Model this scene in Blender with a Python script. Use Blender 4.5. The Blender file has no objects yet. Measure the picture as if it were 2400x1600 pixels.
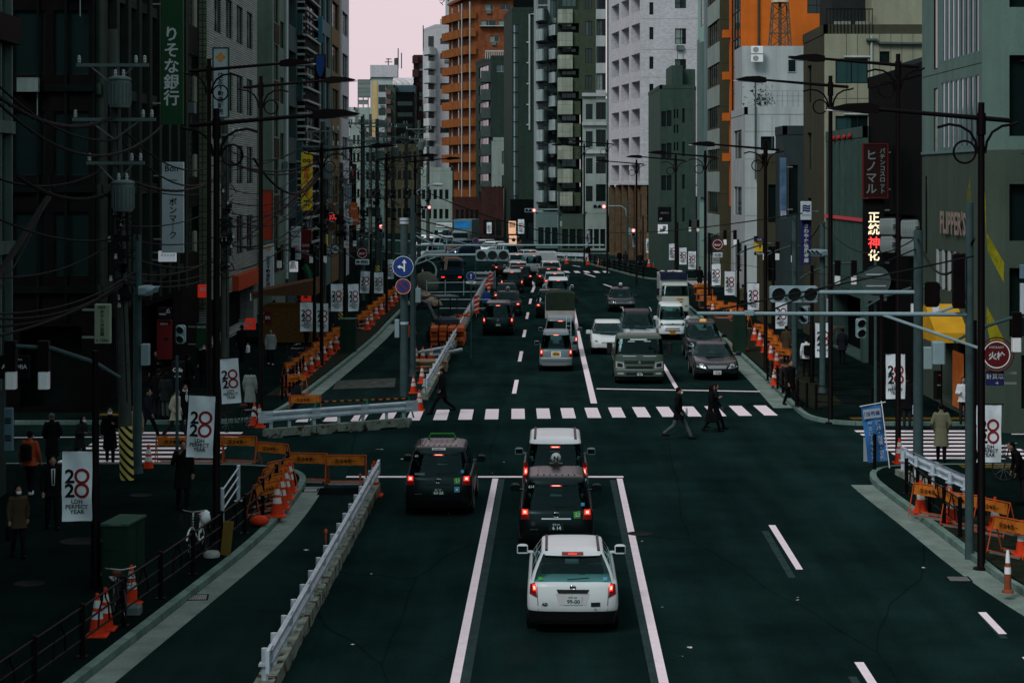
import bpy, math, random
from mathutils import Vector, Matrix
random.seed(7)
S = bpy.context.scene
C = S.collection
R = math.radians
F, EYE, HOR = 4796.0, 8.4, 424.5          # focal length in photo pixels, eye height, horizon row
cd = bpy.data.cameras.new("camera"); cam = bpy.data.objects.new("camera", cd); C.objects.link(cam)
cam.location = (0, 0, EYE); cam.rotation_euler = (R(90), 0, 0)
cd.sensor_width = 36; cd.lens = 36*F/2400; cd.shift_y = -(800-HOR)/2400
cd.clip_end = 6000; cd.clip_start = 0.5
S.camera = cam
W = bpy.data.worlds.new("World"); S.world = W; W.use_nodes = True
wn, wl = W.node_tree.nodes, W.node_tree.links
bg = wn["Background"]
sky = wn.new("ShaderNodeTexSky"); sky.sky_type = 'NISHITA'; sky.sun_disc = False
SUN_EL, SUN_ROT = R(44), R(215)
sky.sun_elevation = SUN_EL; sky.sun_rotation = SUN_ROT; sky.air_density = 1.0; sky.dust_density = 4.0
hs = wn.new("ShaderNodeHueSaturation"); hs.inputs['Saturation'].default_value = 0.15
tc = wn.new("ShaderNodeTexCoord"); sep = wn.new("ShaderNodeSeparateXYZ")
wl.new(tc.outputs['Generated'], sep.inputs[0])
mz = wn.new("ShaderNodeMath"); mz.operation = 'MULTIPLY_ADD'; mz.inputs[1].default_value = -0.35
wl.new(sep.outputs['Z'], mz.inputs[0]); wl.new(sep.outputs['Y'], mz.inputs[2])
cr = wn.new("ShaderNodeValToRGB")
cr.color_ramp.elements[0].position = 0.10; cr.color_ramp.elements[0].color = (5.2, 6.8, 7.0, 1)
cr.color_ramp.elements[1].position = 0.90; cr.color_ramp.elements[1].color = (8.6, 7.0, 7.6, 1)
ce = cr.color_ramp.elements.new(0.45); ce.color = (7.0, 7.5, 7.8, 1)
m2 = wn.new("ShaderNodeMath"); m2.operation = 'MULTIPLY_ADD'; m2.inputs[1].default_value = 0.5; m2.inputs[2].default_value = 0.5
wl.new(mz.outputs[0], m2.inputs[0]); wl.new(m2.outputs[0], cr.inputs[0])
cl = wn.new("ShaderNodeTexNoise"); cl.inputs['Scale'].default_value = 2.5; cl.inputs['Detail'].default_value = 4
wl.new(tc.outputs['Generated'], cl.inputs['Vector'])
mc = wn.new("ShaderNodeMapRange"); mc.inputs[3].default_value = 0.94; mc.inputs[4].default_value = 1.06
wl.new(cl.outputs['Fac'], mc.inputs[0])
vm = wn.new("ShaderNodeMix"); vm.data_type = 'RGBA'; vm.blend_type = 'MULTIPLY'; vm.inputs[0].default_value = 1
wl.new(cr.outputs[0], vm.inputs[6]); wl.new(mc.outputs[0], vm.inputs[7])
mx = wn.new("ShaderNodeMix"); mx.data_type = 'RGBA'; mx.inputs[0].default_value = 0.88
wl.new(sky.outputs[0], hs.inputs['Color']); wl.new(hs.outputs[0], mx.inputs[6]); wl.new(vm.outputs[2], mx.inputs[7])
wl.new(mx.outputs[2], bg.inputs[0]); bg.inputs[1].default_value = 0.1
sd = bpy.data.lights.new("sun", 'SUN'); sd.energy = 1.7; sd.angle = R(20); sd.color = (1, .96, .94)
so = bpy.data.objects.new("sun", sd); C.objects.link(so)
so.rotation_euler = (R(46), 0, R(-35)); so.location = (-40, -40, 80)
S.view_settings.view_transform = 'Standard'; S.view_settings.look = 'None'
S.view_settings.exposure = 0; S.view_settings.gamma = 1; S.view_settings.use_curve_mapping = False
S.cycles.max_bounces = 5; S.cycles.diffuse_bounces = 3; S.cycles.glossy_bounces = 3
S.cycles.use_denoising = True
MATS = {}
def mat(name, col, rough=.75, metal=0., spec=.02, var=.18, scale=1.5, bump=0., bs=30., brick=None, bcol=None,
  streak=0., emis=None, estr=0., coat=0., speck=0.):
 """brick=(width,height,mortar) tiles a vertical wall; streak = vertical grime; speck = fine light/dark grain"""
 if name in MATS: return MATS[name]
 m = bpy.data.materials.new(name); m.use_nodes = True; MATS[name] = m
 n, l = m.node_tree.nodes, m.node_tree.links
 p = n["Principled BSDF"]
 p.inputs['Roughness'].default_value = rough; p.inputs['Metallic'].default_value = metal
 p.inputs['Specular IOR Level'].default_value = spec
 if coat: p.inputs['Coat Weight'].default_value = coat; p.inputs['Coat Roughness'].default_value = .05
 if emis: p.inputs['Emission Color'].default_value = (*emis, 1); p.inputs['Emission Strength'].default_value = estr
 tcn = n.new("ShaderNodeTexCoord"); co = tcn.outputs['Object']
 def mul(a, fac, lo, hi, b=None):
  r = n.new("ShaderNodeMapRange"); r.inputs[1].default_value = .3; r.inputs[2].default_value = .7
  r.inputs[3].default_value = lo; r.inputs[4].default_value = hi; l.new(fac, r.inputs[0])
  x = n.new("ShaderNodeMix"); x.data_type = 'RGBA'; x.blend_type = 'MULTIPLY'; x.inputs[0].default_value = 1
  if hasattr(a, 'is_linked'): l.new(a, x.inputs[6])
  else: x.inputs[6].default_value = a
  l.new(r.outputs[0], x.inputs[7]); return x.outputs[2]
 c = (*col, 1)
 if brick:
  s = n.new("ShaderNodeSeparateXYZ"); l.new(co, s.inputs[0])
  a = n.new("ShaderNodeMath"); l.new(s.outputs[0], a.inputs[0]); l.new(s.outputs[1], a.inputs[1])
  cb = n.new("ShaderNodeCombineXYZ"); l.new(a.outputs[0], cb.inputs[0]); l.new(s.outputs[2], cb.inputs[1])
  bt = n.new("ShaderNodeTexBrick"); l.new(cb.outputs[0], bt.inputs['Vector'])
  bt.inputs['Scale'].default_value = 1; bt.inputs['Brick Width'].default_value = brick[0]
  bt.inputs['Row Height'].default_value = brick[1]; bt.inputs['Mortar Size'].default_value = brick[2]
  bt.inputs['Color1'].default_value = c
  bt.inputs['Color2'].default_value = (*[x*.78 for x in col], 1)
  bt.inputs['Mortar'].default_value = (*(bcol or [x*.4 for x in col]), 1)
  if len(brick) > 3: bt.offset = brick[3]
  c = bt.outputs['Color']
 if var:
  nz = n.new("ShaderNodeTexNoise"); nz.inputs['Scale'].default_value = scale; nz.inputs['Detail'].default_value = 6
  nz.inputs['Roughness'].default_value = .65; l.new(co, nz.inputs['Vector'])
  c = mul(c, nz.outputs['Fac'], 1-var, 1+var)
 if streak:
  mp = n.new("ShaderNodeMapping"); mp.inputs['Scale'].default_value = (1.6, 1.6, .12); l.new(co, mp.inputs[0])
  nz2 = n.new("ShaderNodeTexNoise"); nz2.inputs['Scale'].default_value = 1.2; nz2.inputs['Detail'].default_value = 5
  l.new(mp.outputs[0], nz2.inputs['Vector']); c = mul(c, nz2.outputs['Fac'], 1-streak, 1+streak*.4)
 if speck:
  nz3 = n.new("ShaderNodeTexNoise"); nz3.inputs['Scale'].default_value = 22; nz3.inputs['Detail'].default_value = 8
  nz3.inputs['Roughness'].default_value = .8; l.new(co, nz3.inputs['Vector']); c = mul(c, nz3.outputs['Fac'], 1-speck, 1+speck)
 if hasattr(c, 'is_linked'): l.new(c, p.inputs['Base Color'])
 else: p.inputs['Base Color'].default_value = c
 if bump:
  nb = n.new("ShaderNodeTexNoise"); nb.inputs['Scale'].default_value = bs; nb.inputs['Detail'].default_value = 5
  l.new(co, nb.inputs['Vector'])
  b = n.new("ShaderNodeBump"); b.inputs['Strength'].default_value = bump; b.inputs['Distance'].default_value = .02
  l.new(nb.outputs['Fac'], b.inputs['Height']); l.new(b.outputs[0], p.inputs['Normal'])
 return m
def m_asphalt(name, col, crack=.5):
 if name in MATS: return MATS[name]
 m = mat(name, col, rough=.95, spec=.0, var=.34, scale=.28, bump=.35, bs=70, speck=.5)
 n, l = m.node_tree.nodes, m.node_tree.links; p = n["Principled BSDF"]
 src = p.inputs['Base Color'].links[0].from_socket
 tcn = n.new("ShaderNodeTexCoord")
 mp = n.new("ShaderNodeMapping"); mp.inputs['Scale'].default_value = (1.0, .09, 1); l.new(tcn.outputs['Object'], mp.inputs[0])
 w = n.new("ShaderNodeTexNoise"); w.inputs['Scale'].default_value = 1.1; w.inputs['Detail'].default_value = 3; l.new(mp.outputs[0], w.inputs['Vector'])
 r = n.new("ShaderNodeMapRange"); r.inputs[1].default_value = .35; r.inputs[2].default_value = .65; r.inputs[3].default_value = .82; r.inputs[4].default_value = 1.2
 l.new(w.outputs['Fac'], r.inputs[0])
 mp2 = n.new("ShaderNodeMapping"); mp2.inputs['Scale'].default_value = (.16, .035, 1); l.new(tcn.outputs['Object'], mp2.inputs[0])
 nd = n.new("ShaderNodeTexNoise"); nd.inputs['Scale'].default_value = 3; l.new(mp2.outputs[0], nd.inputs['Vector'])
 av = n.new("ShaderNodeVectorMath"); l.new(mp2.outputs[0], av.inputs[0])
 sv = n.new("ShaderNodeVectorMath"); sv.operation = 'SCALE'; sv.inputs['Scale'].default_value = .12; l.new(nd.outputs['Color'], sv.inputs[0]); l.new(sv.outputs[0], av.inputs[1])
 v = n.new("ShaderNodeTexVoronoi"); v.feature = 'DISTANCE_TO_EDGE'; v.inputs['Scale'].default_value = 1.0; l.new(av.outputs[0], v.inputs['Vector'])
 r2 = n.new("ShaderNodeMapRange"); r2.inputs[1].default_value = 0; r2.inputs[2].default_value = .004; r2.inputs[3].default_value = 1-crack; r2.inputs[4].default_value = 1
 l.new(v.outputs['Distance'], r2.inputs[0])
 a = n.new("ShaderNodeMath"); a.operation = 'MULTIPLY'; l.new(r.outputs[0], a.inputs[0]); l.new(r2.outputs[0], a.inputs[1])
 x = n.new("ShaderNodeMix"); x.data_type = 'RGBA'; x.blend_type = 'MULTIPLY'; x.inputs[0].default_value = 1
 l.new(src, x.inputs[6]); l.new(a.outputs[0], x.inputs[7]); l.new(x.outputs[2], p.inputs['Base Color'])
 return m
ASPH = m_asphalt('road_asphalt', (.0064, .0178, .0168), .4)
ASPH2 = m_asphalt('closed_lane_asphalt', (.007, .0165, .0155), .2)
PAVE = m_asphalt('pavement_asphalt', (.0038, .0092, .0086), .3)
WPAINT = mat('white_road_paint', (.78, .67, .72), .7, var=.07, scale=3, speck=.1)
def m_worn():
 m = WPAINT; n, l = m.node_tree.nodes, m.node_tree.links; p = n["Principled BSDF"]; src = p.inputs['Base Color'].links[0].from_socket
 t = n.new("ShaderNodeTexCoord"); z = n.new("ShaderNodeTexNoise"); z.inputs['Scale'].default_value = 7; z.inputs['Detail'].default_value = 9; z.inputs['Roughness'].default_value = .75
 l.new(t.outputs['Object'], z.inputs[0]); r = n.new("ShaderNodeMapRange"); r.inputs[1].default_value = .60; r.inputs[2].default_value = .70; l.new(z.outputs[0], r.inputs[0])
 x = n.new("ShaderNodeMix"); x.data_type = 'RGBA'; l.new(r.outputs[0], x.inputs[0]); l.new(src, x.inputs[6]); x.inputs[7].default_value = (.12, .13, .13, 1); l.new(x.outputs[2], p.inputs['Base Color'])
m_worn()
GHOST = mat('erased_road_paint', (.022, .042, .044), .8, var=.3, scale=3, speck=.3)
KERB = mat('kerb_concrete', (.13, .20, .18), .85, brick=(.6, 5, .012, 0), var=.25, scale=2, speck=.25, bump=.2)
GUTT = mat('gutter_concrete', (.145, .19, .172), .85, var=.3, scale=1.2, speck=.3, bump=.2)
SOIL = mat('leafy_soil', (.012, .016, .010), .95, var=.5, scale=5, speck=.6, bump=1, bs=14)
CONC = mat('stained_concrete', (.21, .245, .21), .85, var=.3, scale=2.5, streak=.35, speck=.3)
POLE = mat('dark_brown_pole_paint', (.0035, .0018, .0021), .55, spec=.08, var=.15)
GPOLE = mat('grey_pole_paint', (.045, .075, .08), .5, var=.2, scale=3, streak=.2)
GALV = mat('galvanised_white_steel', (.45, .53, .60), .42, metal=.15, spec=.4, var=.16, scale=3, streak=.15)
WHT = mat('white_plastic', (.72, .74, .77), .5, var=.08)
BANNER = mat('white_banner_cloth', (.66, .74, .80), .8, var=.08, scale=4, bump=.1, bs=6)
INK = mat('black_ink', (.012, .012, .014), .6, var=0)
DRED = mat('dark_red_ink', (.22, .018, .02), .6, var=.1)
ORNG = mat('orange_cone_plastic', (.56, .045, .016), .55, var=.15, scale=4, speck=.12)
REFL = mat('silver_reflective_band', (.50, .52, .52), .4, var=.1)
BARR = mat('orange_barricade_paint', (.42, .075, .022), .55, var=.3, scale=4)
BARY = mat('orange_barricade_sheet', (.36, .105, .014), .6, var=.4, scale=4, speck=.2)
STEEL = mat('bare_steel', (.30, .33, .34), .4, metal=.6, var=.15)
BLK = mat('black_rubber', (.008, .008, .009), .7, spec=.2, var=.1)
CABLE = mat('cable_sheath', (.010, .011, .012), .6, var=.1)
CERAM = mat('white_ceramic', (.30, .33, .33), .4, var=.06)
UPOLE = mat('utility_pole_concrete', (.05, .062, .056), .85, var=.2, scale=2, streak=.3, speck=.2)
TRAFO = mat('transformer_grey', (.10, .135, .135), .5, var=.15, streak=.2)
GREEN = mat('dark_green_steel', (.012, .032, .022), .5, var=.2, streak=.2)
GRNB = mat('bright_green_steel', (.02, .14, .085), .5, var=.2)
YEL = mat('yellow_paint', (.55, .33, .03), .6, var=.15)
YTILE = mat('yellow_tactile_paving', (.24, .15, .02), .8, var=.3, brick=(.05, .05, .02, 0))
SKIN = mat('skin', (.24, .14, .105), .55, var=.08); HAIR = mat('black_hair', (.007, .006, .006), .5, var=.2)
DARKGL = mat('dark_glass', (.0045, .011, .011), .08, spec=.5, var=.1, scale=.6)
IRON = mat('cast_iron', (.010, .013, .013), .7, var=.3)
SIGNBACK = mat('sign_back_grey', (.06, .085, .08), .5, var=.12)
class MB:
 def __init__(s): s.v = []; s.f = []; s.m = []; s.s = []
 def add(s, vs, fs, m=0, sm=False):
  o = len(s.v); s.v += [tuple(v) for v in vs]
  for f in fs: s.f.append([o+i for i in f]); s.m.append(m); s.s.append(sm)
 def quad(s, a, b, c, d, m=0): s.add([a, b, c, d], [(0, 1, 2, 3)], m)
 def box(s, x0, x1, y0, y1, z0, z1, m=0, M=None):
  vs = [(x0,y0,z0),(x1,y0,z0),(x1,y1,z0),(x0,y1,z0),(x0,y0,z1),(x1,y0,z1),(x1,y1,z1),(x0,y1,z1)]
  if M is not None: vs = [M @ Vector(v) for v in vs]
  s.add(vs, [(3,2,1,0),(4,5,6,7),(0,1,5,4),(1,2,6,5),(2,3,7,6),(3,0,4,7)], m)
 def bbox(s, x0, x1, y0, y1, z0, z1, b=.03, m=0):
  """box with chamfered vertical and top edges"""
  def rg(i, z): return [(x0+i+c*0,y0+i+b,z),(x0+i+b,y0+i,z),(x1-i-b,y0+i,z),(x1-i,y0+i+b,z),(x1-i,y1-i-b,z),(x1-i-b,y1-i,z),(x0+i+b,y1-i,z),(x0+i,y1-i-b,z)] if False else \
   [(x0+i,y0+i+b,z),(x0+i+b,y0+i,z),(x1-i-b,y0+i,z),(x1-i,y0+i+b,z),(x1-i,y1-i-b,z),(x1-i-b,y1-i,z),(x0+i+b,y1-i,z),(x0+i,y1-i-b,z)]
  vs = rg(0, z0)+rg(0, z1-b)+rg(b, z1)
  fs = [tuple(range(7,-1,-1)), tuple(range(16,24))]
  for k in (0, 8):
   for i in range(8): j = (i+1) % 8; fs.append((k+i, k+j, k+8+j, k+8+i))
  s.add(vs, fs, m)
 def tube(s, pts, r, n=8, m=0, cap=True, sm=True):
  pts = [Vector(p) for p in pts]; N = len(pts)
  rs = r if isinstance(r, (list, tuple)) else [r]*N
  vs = []; fs = []; up = None
  for i, p in enumerate(pts):
   t = (pts[min(i+1, N-1)]-pts[max(i-1, 0)])
   if t.length < 1e-9: t = Vector((0,0,1))
   t.normalize()
   if up is None: up = Vector((0,0,1)) if abs(t.z) < .9 else Vector((1,0,0))
   a = t.cross(up)
   if a.length < 1e-6: a = t.cross(Vector((0,1,0)))
   a.normalize(); b = a.cross(t); up = b
   for k in range(n):
    q = 2*math.pi*(k+.5)/n; vs.append(p+a*(rs[i]*math.cos(q))+b*(rs[i]*math.sin(q)))
  for i in range(N-1):
   for k in range(n): j = (k+1) % n; fs.append((i*n+k, i*n+j, (i+1)*n+j, (i+1)*n+k))
  s.add(vs, fs, m, sm)
  if cap:
   o = len(s.v)-len(vs)
   s.f.append([o+k for k in range(n-1, -1, -1)]); s.m.append(m); s.s.append(False)
   s.f.append([o+(N-1)*n+k for k in range(n)]); s.m.append(m); s.s.append(False)
 def lathe(s, prof, n=16, c=(0,0,0), m=0, sm=True, axis='z'):
  vs = []; fs = []
  for r, z in prof:
   for k in range(n):
    q = 2*math.pi*k/n; x, y = r*math.cos(q), r*math.sin(q)
    v = (x, y, z) if axis == 'z' else ((x, z, y) if axis == 'y' else (z, x, y))
    vs.append((v[0]+c[0], v[1]+c[1], v[2]+c[2]))
  for i in range(len(prof)-1):
   for k in range(n): j = (k+1) % n; fs.append((i*n+k, i*n+j, (i+1)*n+j, (i+1)*n+k))
  fs2 = [tuple(range(n-1, -1, -1)), tuple((len(prof)-1)*n+k for k in range(n))]
  s.add(vs, fs, m, sm); o = len(s.v)-len(vs)
  for f in fs2: s.f.append([o+i for i in f]); s.m.append(m); s.s.append(False)
 def ell(s, c, rx, ry, rz, n=12, m=0, h=8):
  vs = []; fs = []
  for i in range(h+1):
   t = math.pi*i/h
   for k in range(n):
    q = 2*math.pi*k/n
    vs.append((c[0]+rx*math.sin(t)*math.cos(q), c[1]+ry*math.sin(t)*math.sin(q), c[2]-rz*math.cos(t)))
  for i in range(h):
   for k in range(n): j = (k+1) % n; fs.append((i*n+k, i*n+j, (i+1)*n+j, (i+1)*n+k))
  s.add(vs, fs, m, True)
 def prism(s, poly, z0, z1, m=0, axis='z', sm=False):
  """poly of 2d points extruded along axis (z: xy, y: xz, x: yz)"""
  n = len(poly)
  def P(p, t): return (p[0], p[1], t) if axis == 'z' else ((p[0], t, p[1]) if axis == 'y' else (t, p[0], p[1]))
  vs = [P(p, z0) for p in poly]+[P(p, z1) for p in poly]
  fs = [tuple(range(n-1, -1, -1)), tuple(range(n, 2*n))]+[(i, (i+1) % n, n+(i+1) % n, n+i) for i in range(n)]
  s.add(vs, fs, m, sm)
 def disc(s, x, y, z, r, n=20, m=0, r0=0, t=.004):
  """flat disc or ring in the xz plane facing -y"""
  if r0 <= 0: s.prism([(x+r*math.cos(2*math.pi*k/n), z+r*math.sin(2*math.pi*k/n)) for k in range(n)], y, y+t, m, 'y')
  else:
   vs = []
   for k in range(n):
    q = 2*math.pi*k/n
    vs += [(x+r*math.cos(q), y, z+r*math.sin(q)), (x+r0*math.cos(q), y, z+r0*math.sin(q))]
   s.add(vs, [(2*k, (2*k+2) % (2*n), (2*k+3) % (2*n), 2*k+1) for k in range(n)], m)
 def merge(s, o, M=None, m=None):
  off = len(s.v); s.v += [tuple(M @ Vector(v)) if M is not None else v for v in o.v]
  for f, k, q in zip(o.f, o.m, o.s): s.f.append([off+i for i in f]); s.m.append(k if m is None else m); s.s.append(q)
  return s
 def mesh(s, name, mats):
  me = bpy.data.meshes.new(name); me.from_pydata(s.v, [], s.f)
  for m in (mats if isinstance(mats, (list, tuple)) else [mats]): me.materials.append(m)
  if len(me.materials) > 1: me.polygons.foreach_set('material_index', s.m)
  if any(s.s):
   me.polygons.foreach_set('use_smooth', s.s)
   me.set_sharp_from_angle(angle=R(42))
  me.update(); return me
 def build(s, name, mats, parent=None, loc=(0,0,0), rz=0):
  return obj(name, s.mesh(name, mats), parent, loc, rz)
def obj(name, me, parent=None, loc=(0,0,0), rz=0):
 o = bpy.data.objects.new(name, me); C.objects.link(o); o.location = loc; o.rotation_euler = (0, 0, rz)
 if parent is not None: o.parent = parent
 return o
USED = {}
def tag(o, label, cat, group=None, kind=None):
 o['label'] = label; o['category'] = cat
 if group: o['group'] = group
 if kind: o['kind'] = kind
 return o
def thing(name, label, cat, loc=(0,0,0), rz=0, group=None):
 o = bpy.data.objects.new(name, None); C.objects.link(o); o.empty_display_size = .2
 o.location = loc; o.rotation_euler = (0, 0, rz)
 return tag(o, label, cat, group)
def struct(name, mb, mats):
 o = mb.build(name, mats); o['kind'] = 'structure'; return o
def dup(root, loc, rz=None, label=None, group=None):
 def cp(o, par):
  c = o.copy(); C.objects.link(c)
  if par is not None: c.parent = par
  for ch in KIDS.get(o.name, ()) or [x for x in o.children]: cp(ch, c)
  return c
 r = cp(root, None); r.location = loc
 if rz is not None: r.rotation_euler = (0, 0, rz)
 if label: r['label'] = label
 if group: r['group'] = group
 return r
KIDS = {}
def G(px, py, z=0.):
 Z = F*(EYE-z)/(py-HOR); return Vector(((px-1200)*Z/F, Z, z))
def P(px, py, Z): return Vector(((px-1200)*Z/F, Z, EYE-(py-HOR)*Z/F))
def XW(px, Z): return (px-1200)*Z/F
def HZ(py, Z): return EYE-(py-HOR)*Z/F
def lerp(a, b, t): return a+(b-a)*t
NTH = ['first','second','third','fourth','fifth','sixth','seventh','eighth','ninth','tenth','eleventh','twelfth','thirteenth','fourteenth','fifteenth','sixteenth','seventeenth','eighteenth','nineteenth','twentieth']
TXT = {}
def text_mesh(body, h, bold=.0, vert=False, mir=False, sx=1., align='CENTER', ls=1.0):
 """flat lettering in the xz plane, centred on the origin, line/character height h"""
 k = (body, round(h, 4), bold, vert, mir, sx, align, ls)
 if k in TXT: return TXT[k]
 b = '\n'.join(body.replace('ー', '｜')) if vert else body
 cu = bpy.data.curves.new('t', 'FONT'); cu.body = b; cu.size = h; cu.align_x = align; cu.space_line = ls
 cu.offset = bold*h; cu.resolution_u = 2
 o = bpy.data.objects.new('t', cu); me = o.to_mesh()
 vs = [v.co.copy() for v in me.vertices]; fs = [tuple(p.vertices) for p in me.polygons]
 o.to_mesh_clear(); bpy.data.objects.remove(o); bpy.data.curves.remove(cu)
 if vs:
  y0, y1 = min(v.y for v in vs), max(v.y for v in vs); x0, x1 = min(v.x for v in vs), max(v.x for v in vs)
  cx = (x0+x1)/2 if align == 'CENTER' else 0
  q = -1 if mir else 1
  vs = [((v.x-cx)*sx*q, 0, v.y-(y0+y1)/2) for v in vs]
  TXT[k] = (vs, fs, (x1-x0)*sx, y1-y0)
 else: TXT[k] = ([], [], 0, 0)
 return TXT[k]
def lettering(parent, body, h, m, at=(0,0,0), rz=0., fit=None, name='lettering', **kw):
 vs, fs, w, hh = text_mesh(body, h, **kw)
 mb = MB(); s = 1
 if fit: s = min(fit[0]/max(w, 1e-6), fit[1]/max(hh, 1e-6))
 mb.add([(v[0]*s, 0, v[2]*s) for v in vs], fs)
 return mb.build(name, m, parent, at, rz)
b = MB(); b.quad((-1500,-300,-.02),(1500,-300,-.02),(1500,3000,-.02),(-1500,3000,-.02)); struct('ground', b, ASPH2)
b = MB(); b.quad((-70,-30,0),(70,-30,0),(70,420,0),(-70,420,0)); struct('road', b, ASPH)
def offset(poly, d):
 out = []
 for i, p in enumerate(poly):
  a = Vector(poly[max(i-1,0)]); c = Vector(poly[min(i+1,len(poly)-1)]); t = (c-a).normalized()
  out.append((p[0]+t.y*d, p[1]-t.x*d))
 return out
def strip(name, a, c, z, m, thick=None):
 mb = MB()
 for i in range(len(a)-1):
  mb.quad((*a[i],z),(*c[i],z),(*c[i+1],z),(*a[i+1],z))
  if thick:
   mb.quad((*c[i],z-thick),(*c[i+1],z-thick),(*c[i+1],z),(*c[i],z)); mb.quad((*a[i],z),(*a[i+1],z),(*a[i+1],z-thick),(*a[i],z-thick))
 return struct(name, mb, m)
def dense(pl, step=1.5):
 out = []
 for i in range(len(pl)-1):
  a, c = Vector(pl[i]), Vector(pl[i+1]); n = max(1, int((c-a).length/step))
  out += [tuple(a.lerp(c, k/n)) for k in range(n)]
 return out+[tuple(pl[-1])]
def smooth2(pl, it=2):
 for _ in range(it):
  o = [pl[0]]
  for a, c in zip(pl, pl[1:]): o += [(a[0]*.75+c[0]*.25, a[1]*.75+c[1]*.25), (a[0]*.25+c[0]*.75, a[1]*.25+c[1]*.75)]
  pl = o+[pl[-1]]
 return pl
KH = .14
def pavement(kerb, back, side, name):
 """kerb polyline ordered near->far; side=+1 when the pavement lies right of it"""
 k = smooth2(kerb); inner = offset(k, .18*side); inner0 = offset(k, .176*side)
 strip('kerb', k, inner, KH, KERB, KH)
 mb = MB(); poly = inner0+back
 n = len(poly); mb.add([(x, y, KH-.006) for x, y in poly], [tuple(range(n)) if side < 0 else tuple(range(n))])
 struct(name, mb, PAVE); return k
KL = [(-9.6,4),(-8.4,22),(-7.24,33.7),(-6.5,41),(-5.95,46.5),(-5.72,50.5),(-5.66,55.5),(-5.75,57.6),(-6.4,59.2),(-8.2,60),(-14,60.1),(-60,60.1)]
kl = pavement(KL, [(-60,4)], -1, 'pavement')
g = [p for p in kl if p[1] < 56.5 and p[0] > -9.5]
strip('gutter', offset(g, .52), offset(g, .004), .004, GUTT)
KLF = [(-60,70.4),(-12,70.5),(-9.3,71),(-8.5,72.6),(-8.12,77.8),(-7.2,107.5),(-7.2,121),(-6.9,150),(-6.4,185),(-9,222),(-22,262),(-60,320)]
klf = pavement(KLF, [(-70,330),(-70,70.4)], -1, 'pavement')
g = [p for p in klf if 76 < p[1] < 124]
strip('gutter', offset(g, .55), offset(g, .004), .004, GUTT)
KR = [(14,4),(12.2,24),(10.75,37),(10.2,43),(10.12,50),(9.98,55),(10.0,57.6),(10.5,59.2),(11.4,59.8),(13,60),(60,60)]
kr = pavement(KR, [(60,4)], 1, 'pavement')
g = [p for p in kr if p[1] < 57.2 and p[1] > 12]
strip('gutter', offset(g, -.004), offset(g, -.62), .004, GUTT)
KRF = [(60,70.2),(13,70.2),(11.4,70.4),(10.5,71.6),(10.3,73.6),(10.7,86),(11.1,107),(11.6,129),(11.8,150),(12.2,157),(13.6,160),(17,160.4),(60,160.5)]
krf = pavement(KRF, [(61,100)], 1, 'pavement')
g = [p for p in krf if 74 < p[1] < 155 and p[0] < 12.6]
strip('gutter', offset(g, -.004), offset(g, -.7), .004, GUTT)
KR3 = [(60,174),(16,174),(12.6,174.2),(11.2,175.5),(8.9,197),(7.6,207),(8.2,212),(12,215),(60,216)]
kr3 = pavement(KR3, [(61,195)], 1, 'pavement')
KR4 = [(60,236),(10,236),(5,237),(2.4,240),(-2,258),(-14,286),(-46,330)]
pavement(KR4, [(-30,345),(60,345)], 1, 'pavement')
def sheet(name, pts, z, m, kind='structure'):
 mb = MB(); mb.add([(x,y,z) for x,y in pts], [tuple(range(len(pts)))]); o = mb.build(name, m); o['kind'] = kind; return o
sheet('soil_strip', offset([(10.9,74.5),(11.0,86),(11.3,107),(11.8,129)], .02)+[(13.6,129),(13.2,107),(12.8,86),(12.3,76)], KH, SOIL)
sheet('soil_strip', [(10.36,43),(10.34,48),(10.32,50.5),(12.2,50.5),(12.2,46),(12.4,42),(13.2,37),(10.9,37.2)], KH, SOIL)
sheet('soil_strip', [(-8.35,79),(-7.45,107),(-7.45,121),(-7.2,140),(-8.2,140),(-8.5,121),(-8.6,107),(-9.5,79)], KH, SOIL)
def mark(name, pts, m=WPAINT, z=.004): return sheet(name, pts, z, m)
def gq(*p): return [tuple(G(*q)[:2]) for q in p]
def line(name, pix, w, m=WPAINT, z=.004):
 pts = [tuple(G(*q)[:2]) for q in pix]; a = offset(pts, w/2); c = offset(pts, -w/2); strip(name, c, a, z, m)
def wline(name, pts, w, m=WPAINT, z=.004):
 a = offset(pts, w/2); c = offset(pts, -w/2); strip(name, c, a, z, m)
line('lane_line', [(1066,1600),(1161,1121)], .165)
line('lane_line', [(1556,1600),(1452,1121)], .165)
line('old_lane_line', [(1090,1600),(1176,1122)], .165, GHOST, .003)
line('old_lane_line', [(1537,1600),(1436,1124)], .165, GHOST, .003)
wline('stop_line', [(XW(812,58.2),58.15),(XW(1461,58.2),58.15)], .30, WPAINT, .008)
mark('lane_dash', gq((1801,1230),(1817,1230),(1882,1334),(1866,1334)))
mark('old_lane_dash', gq((1785,1244),(1801,1244),(1865,1353),(1848,1353)), GHOST)
mark('lane_dash', gq((2002,1551),(2024,1551),(2062,1610),(2040,1610)))
mark('old_lane_dash', gq((1987,1585),(2007,1585),(2022,1610),(2003,1610)), GHOST)
mark('lane_dash', gq((2292,1434),(2311,1434),(2360,1485),(2341,1485)))
mark('old_lane_dash', gq((2296,1442),(2298,1440),(2363,1495),(2345,1495)), GHOST, .003)
mark('lane_dash', gq((2395,1539),(2412,1539),(2440,1565),(2420,1565)))
RD = .0198
k = 0
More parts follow.
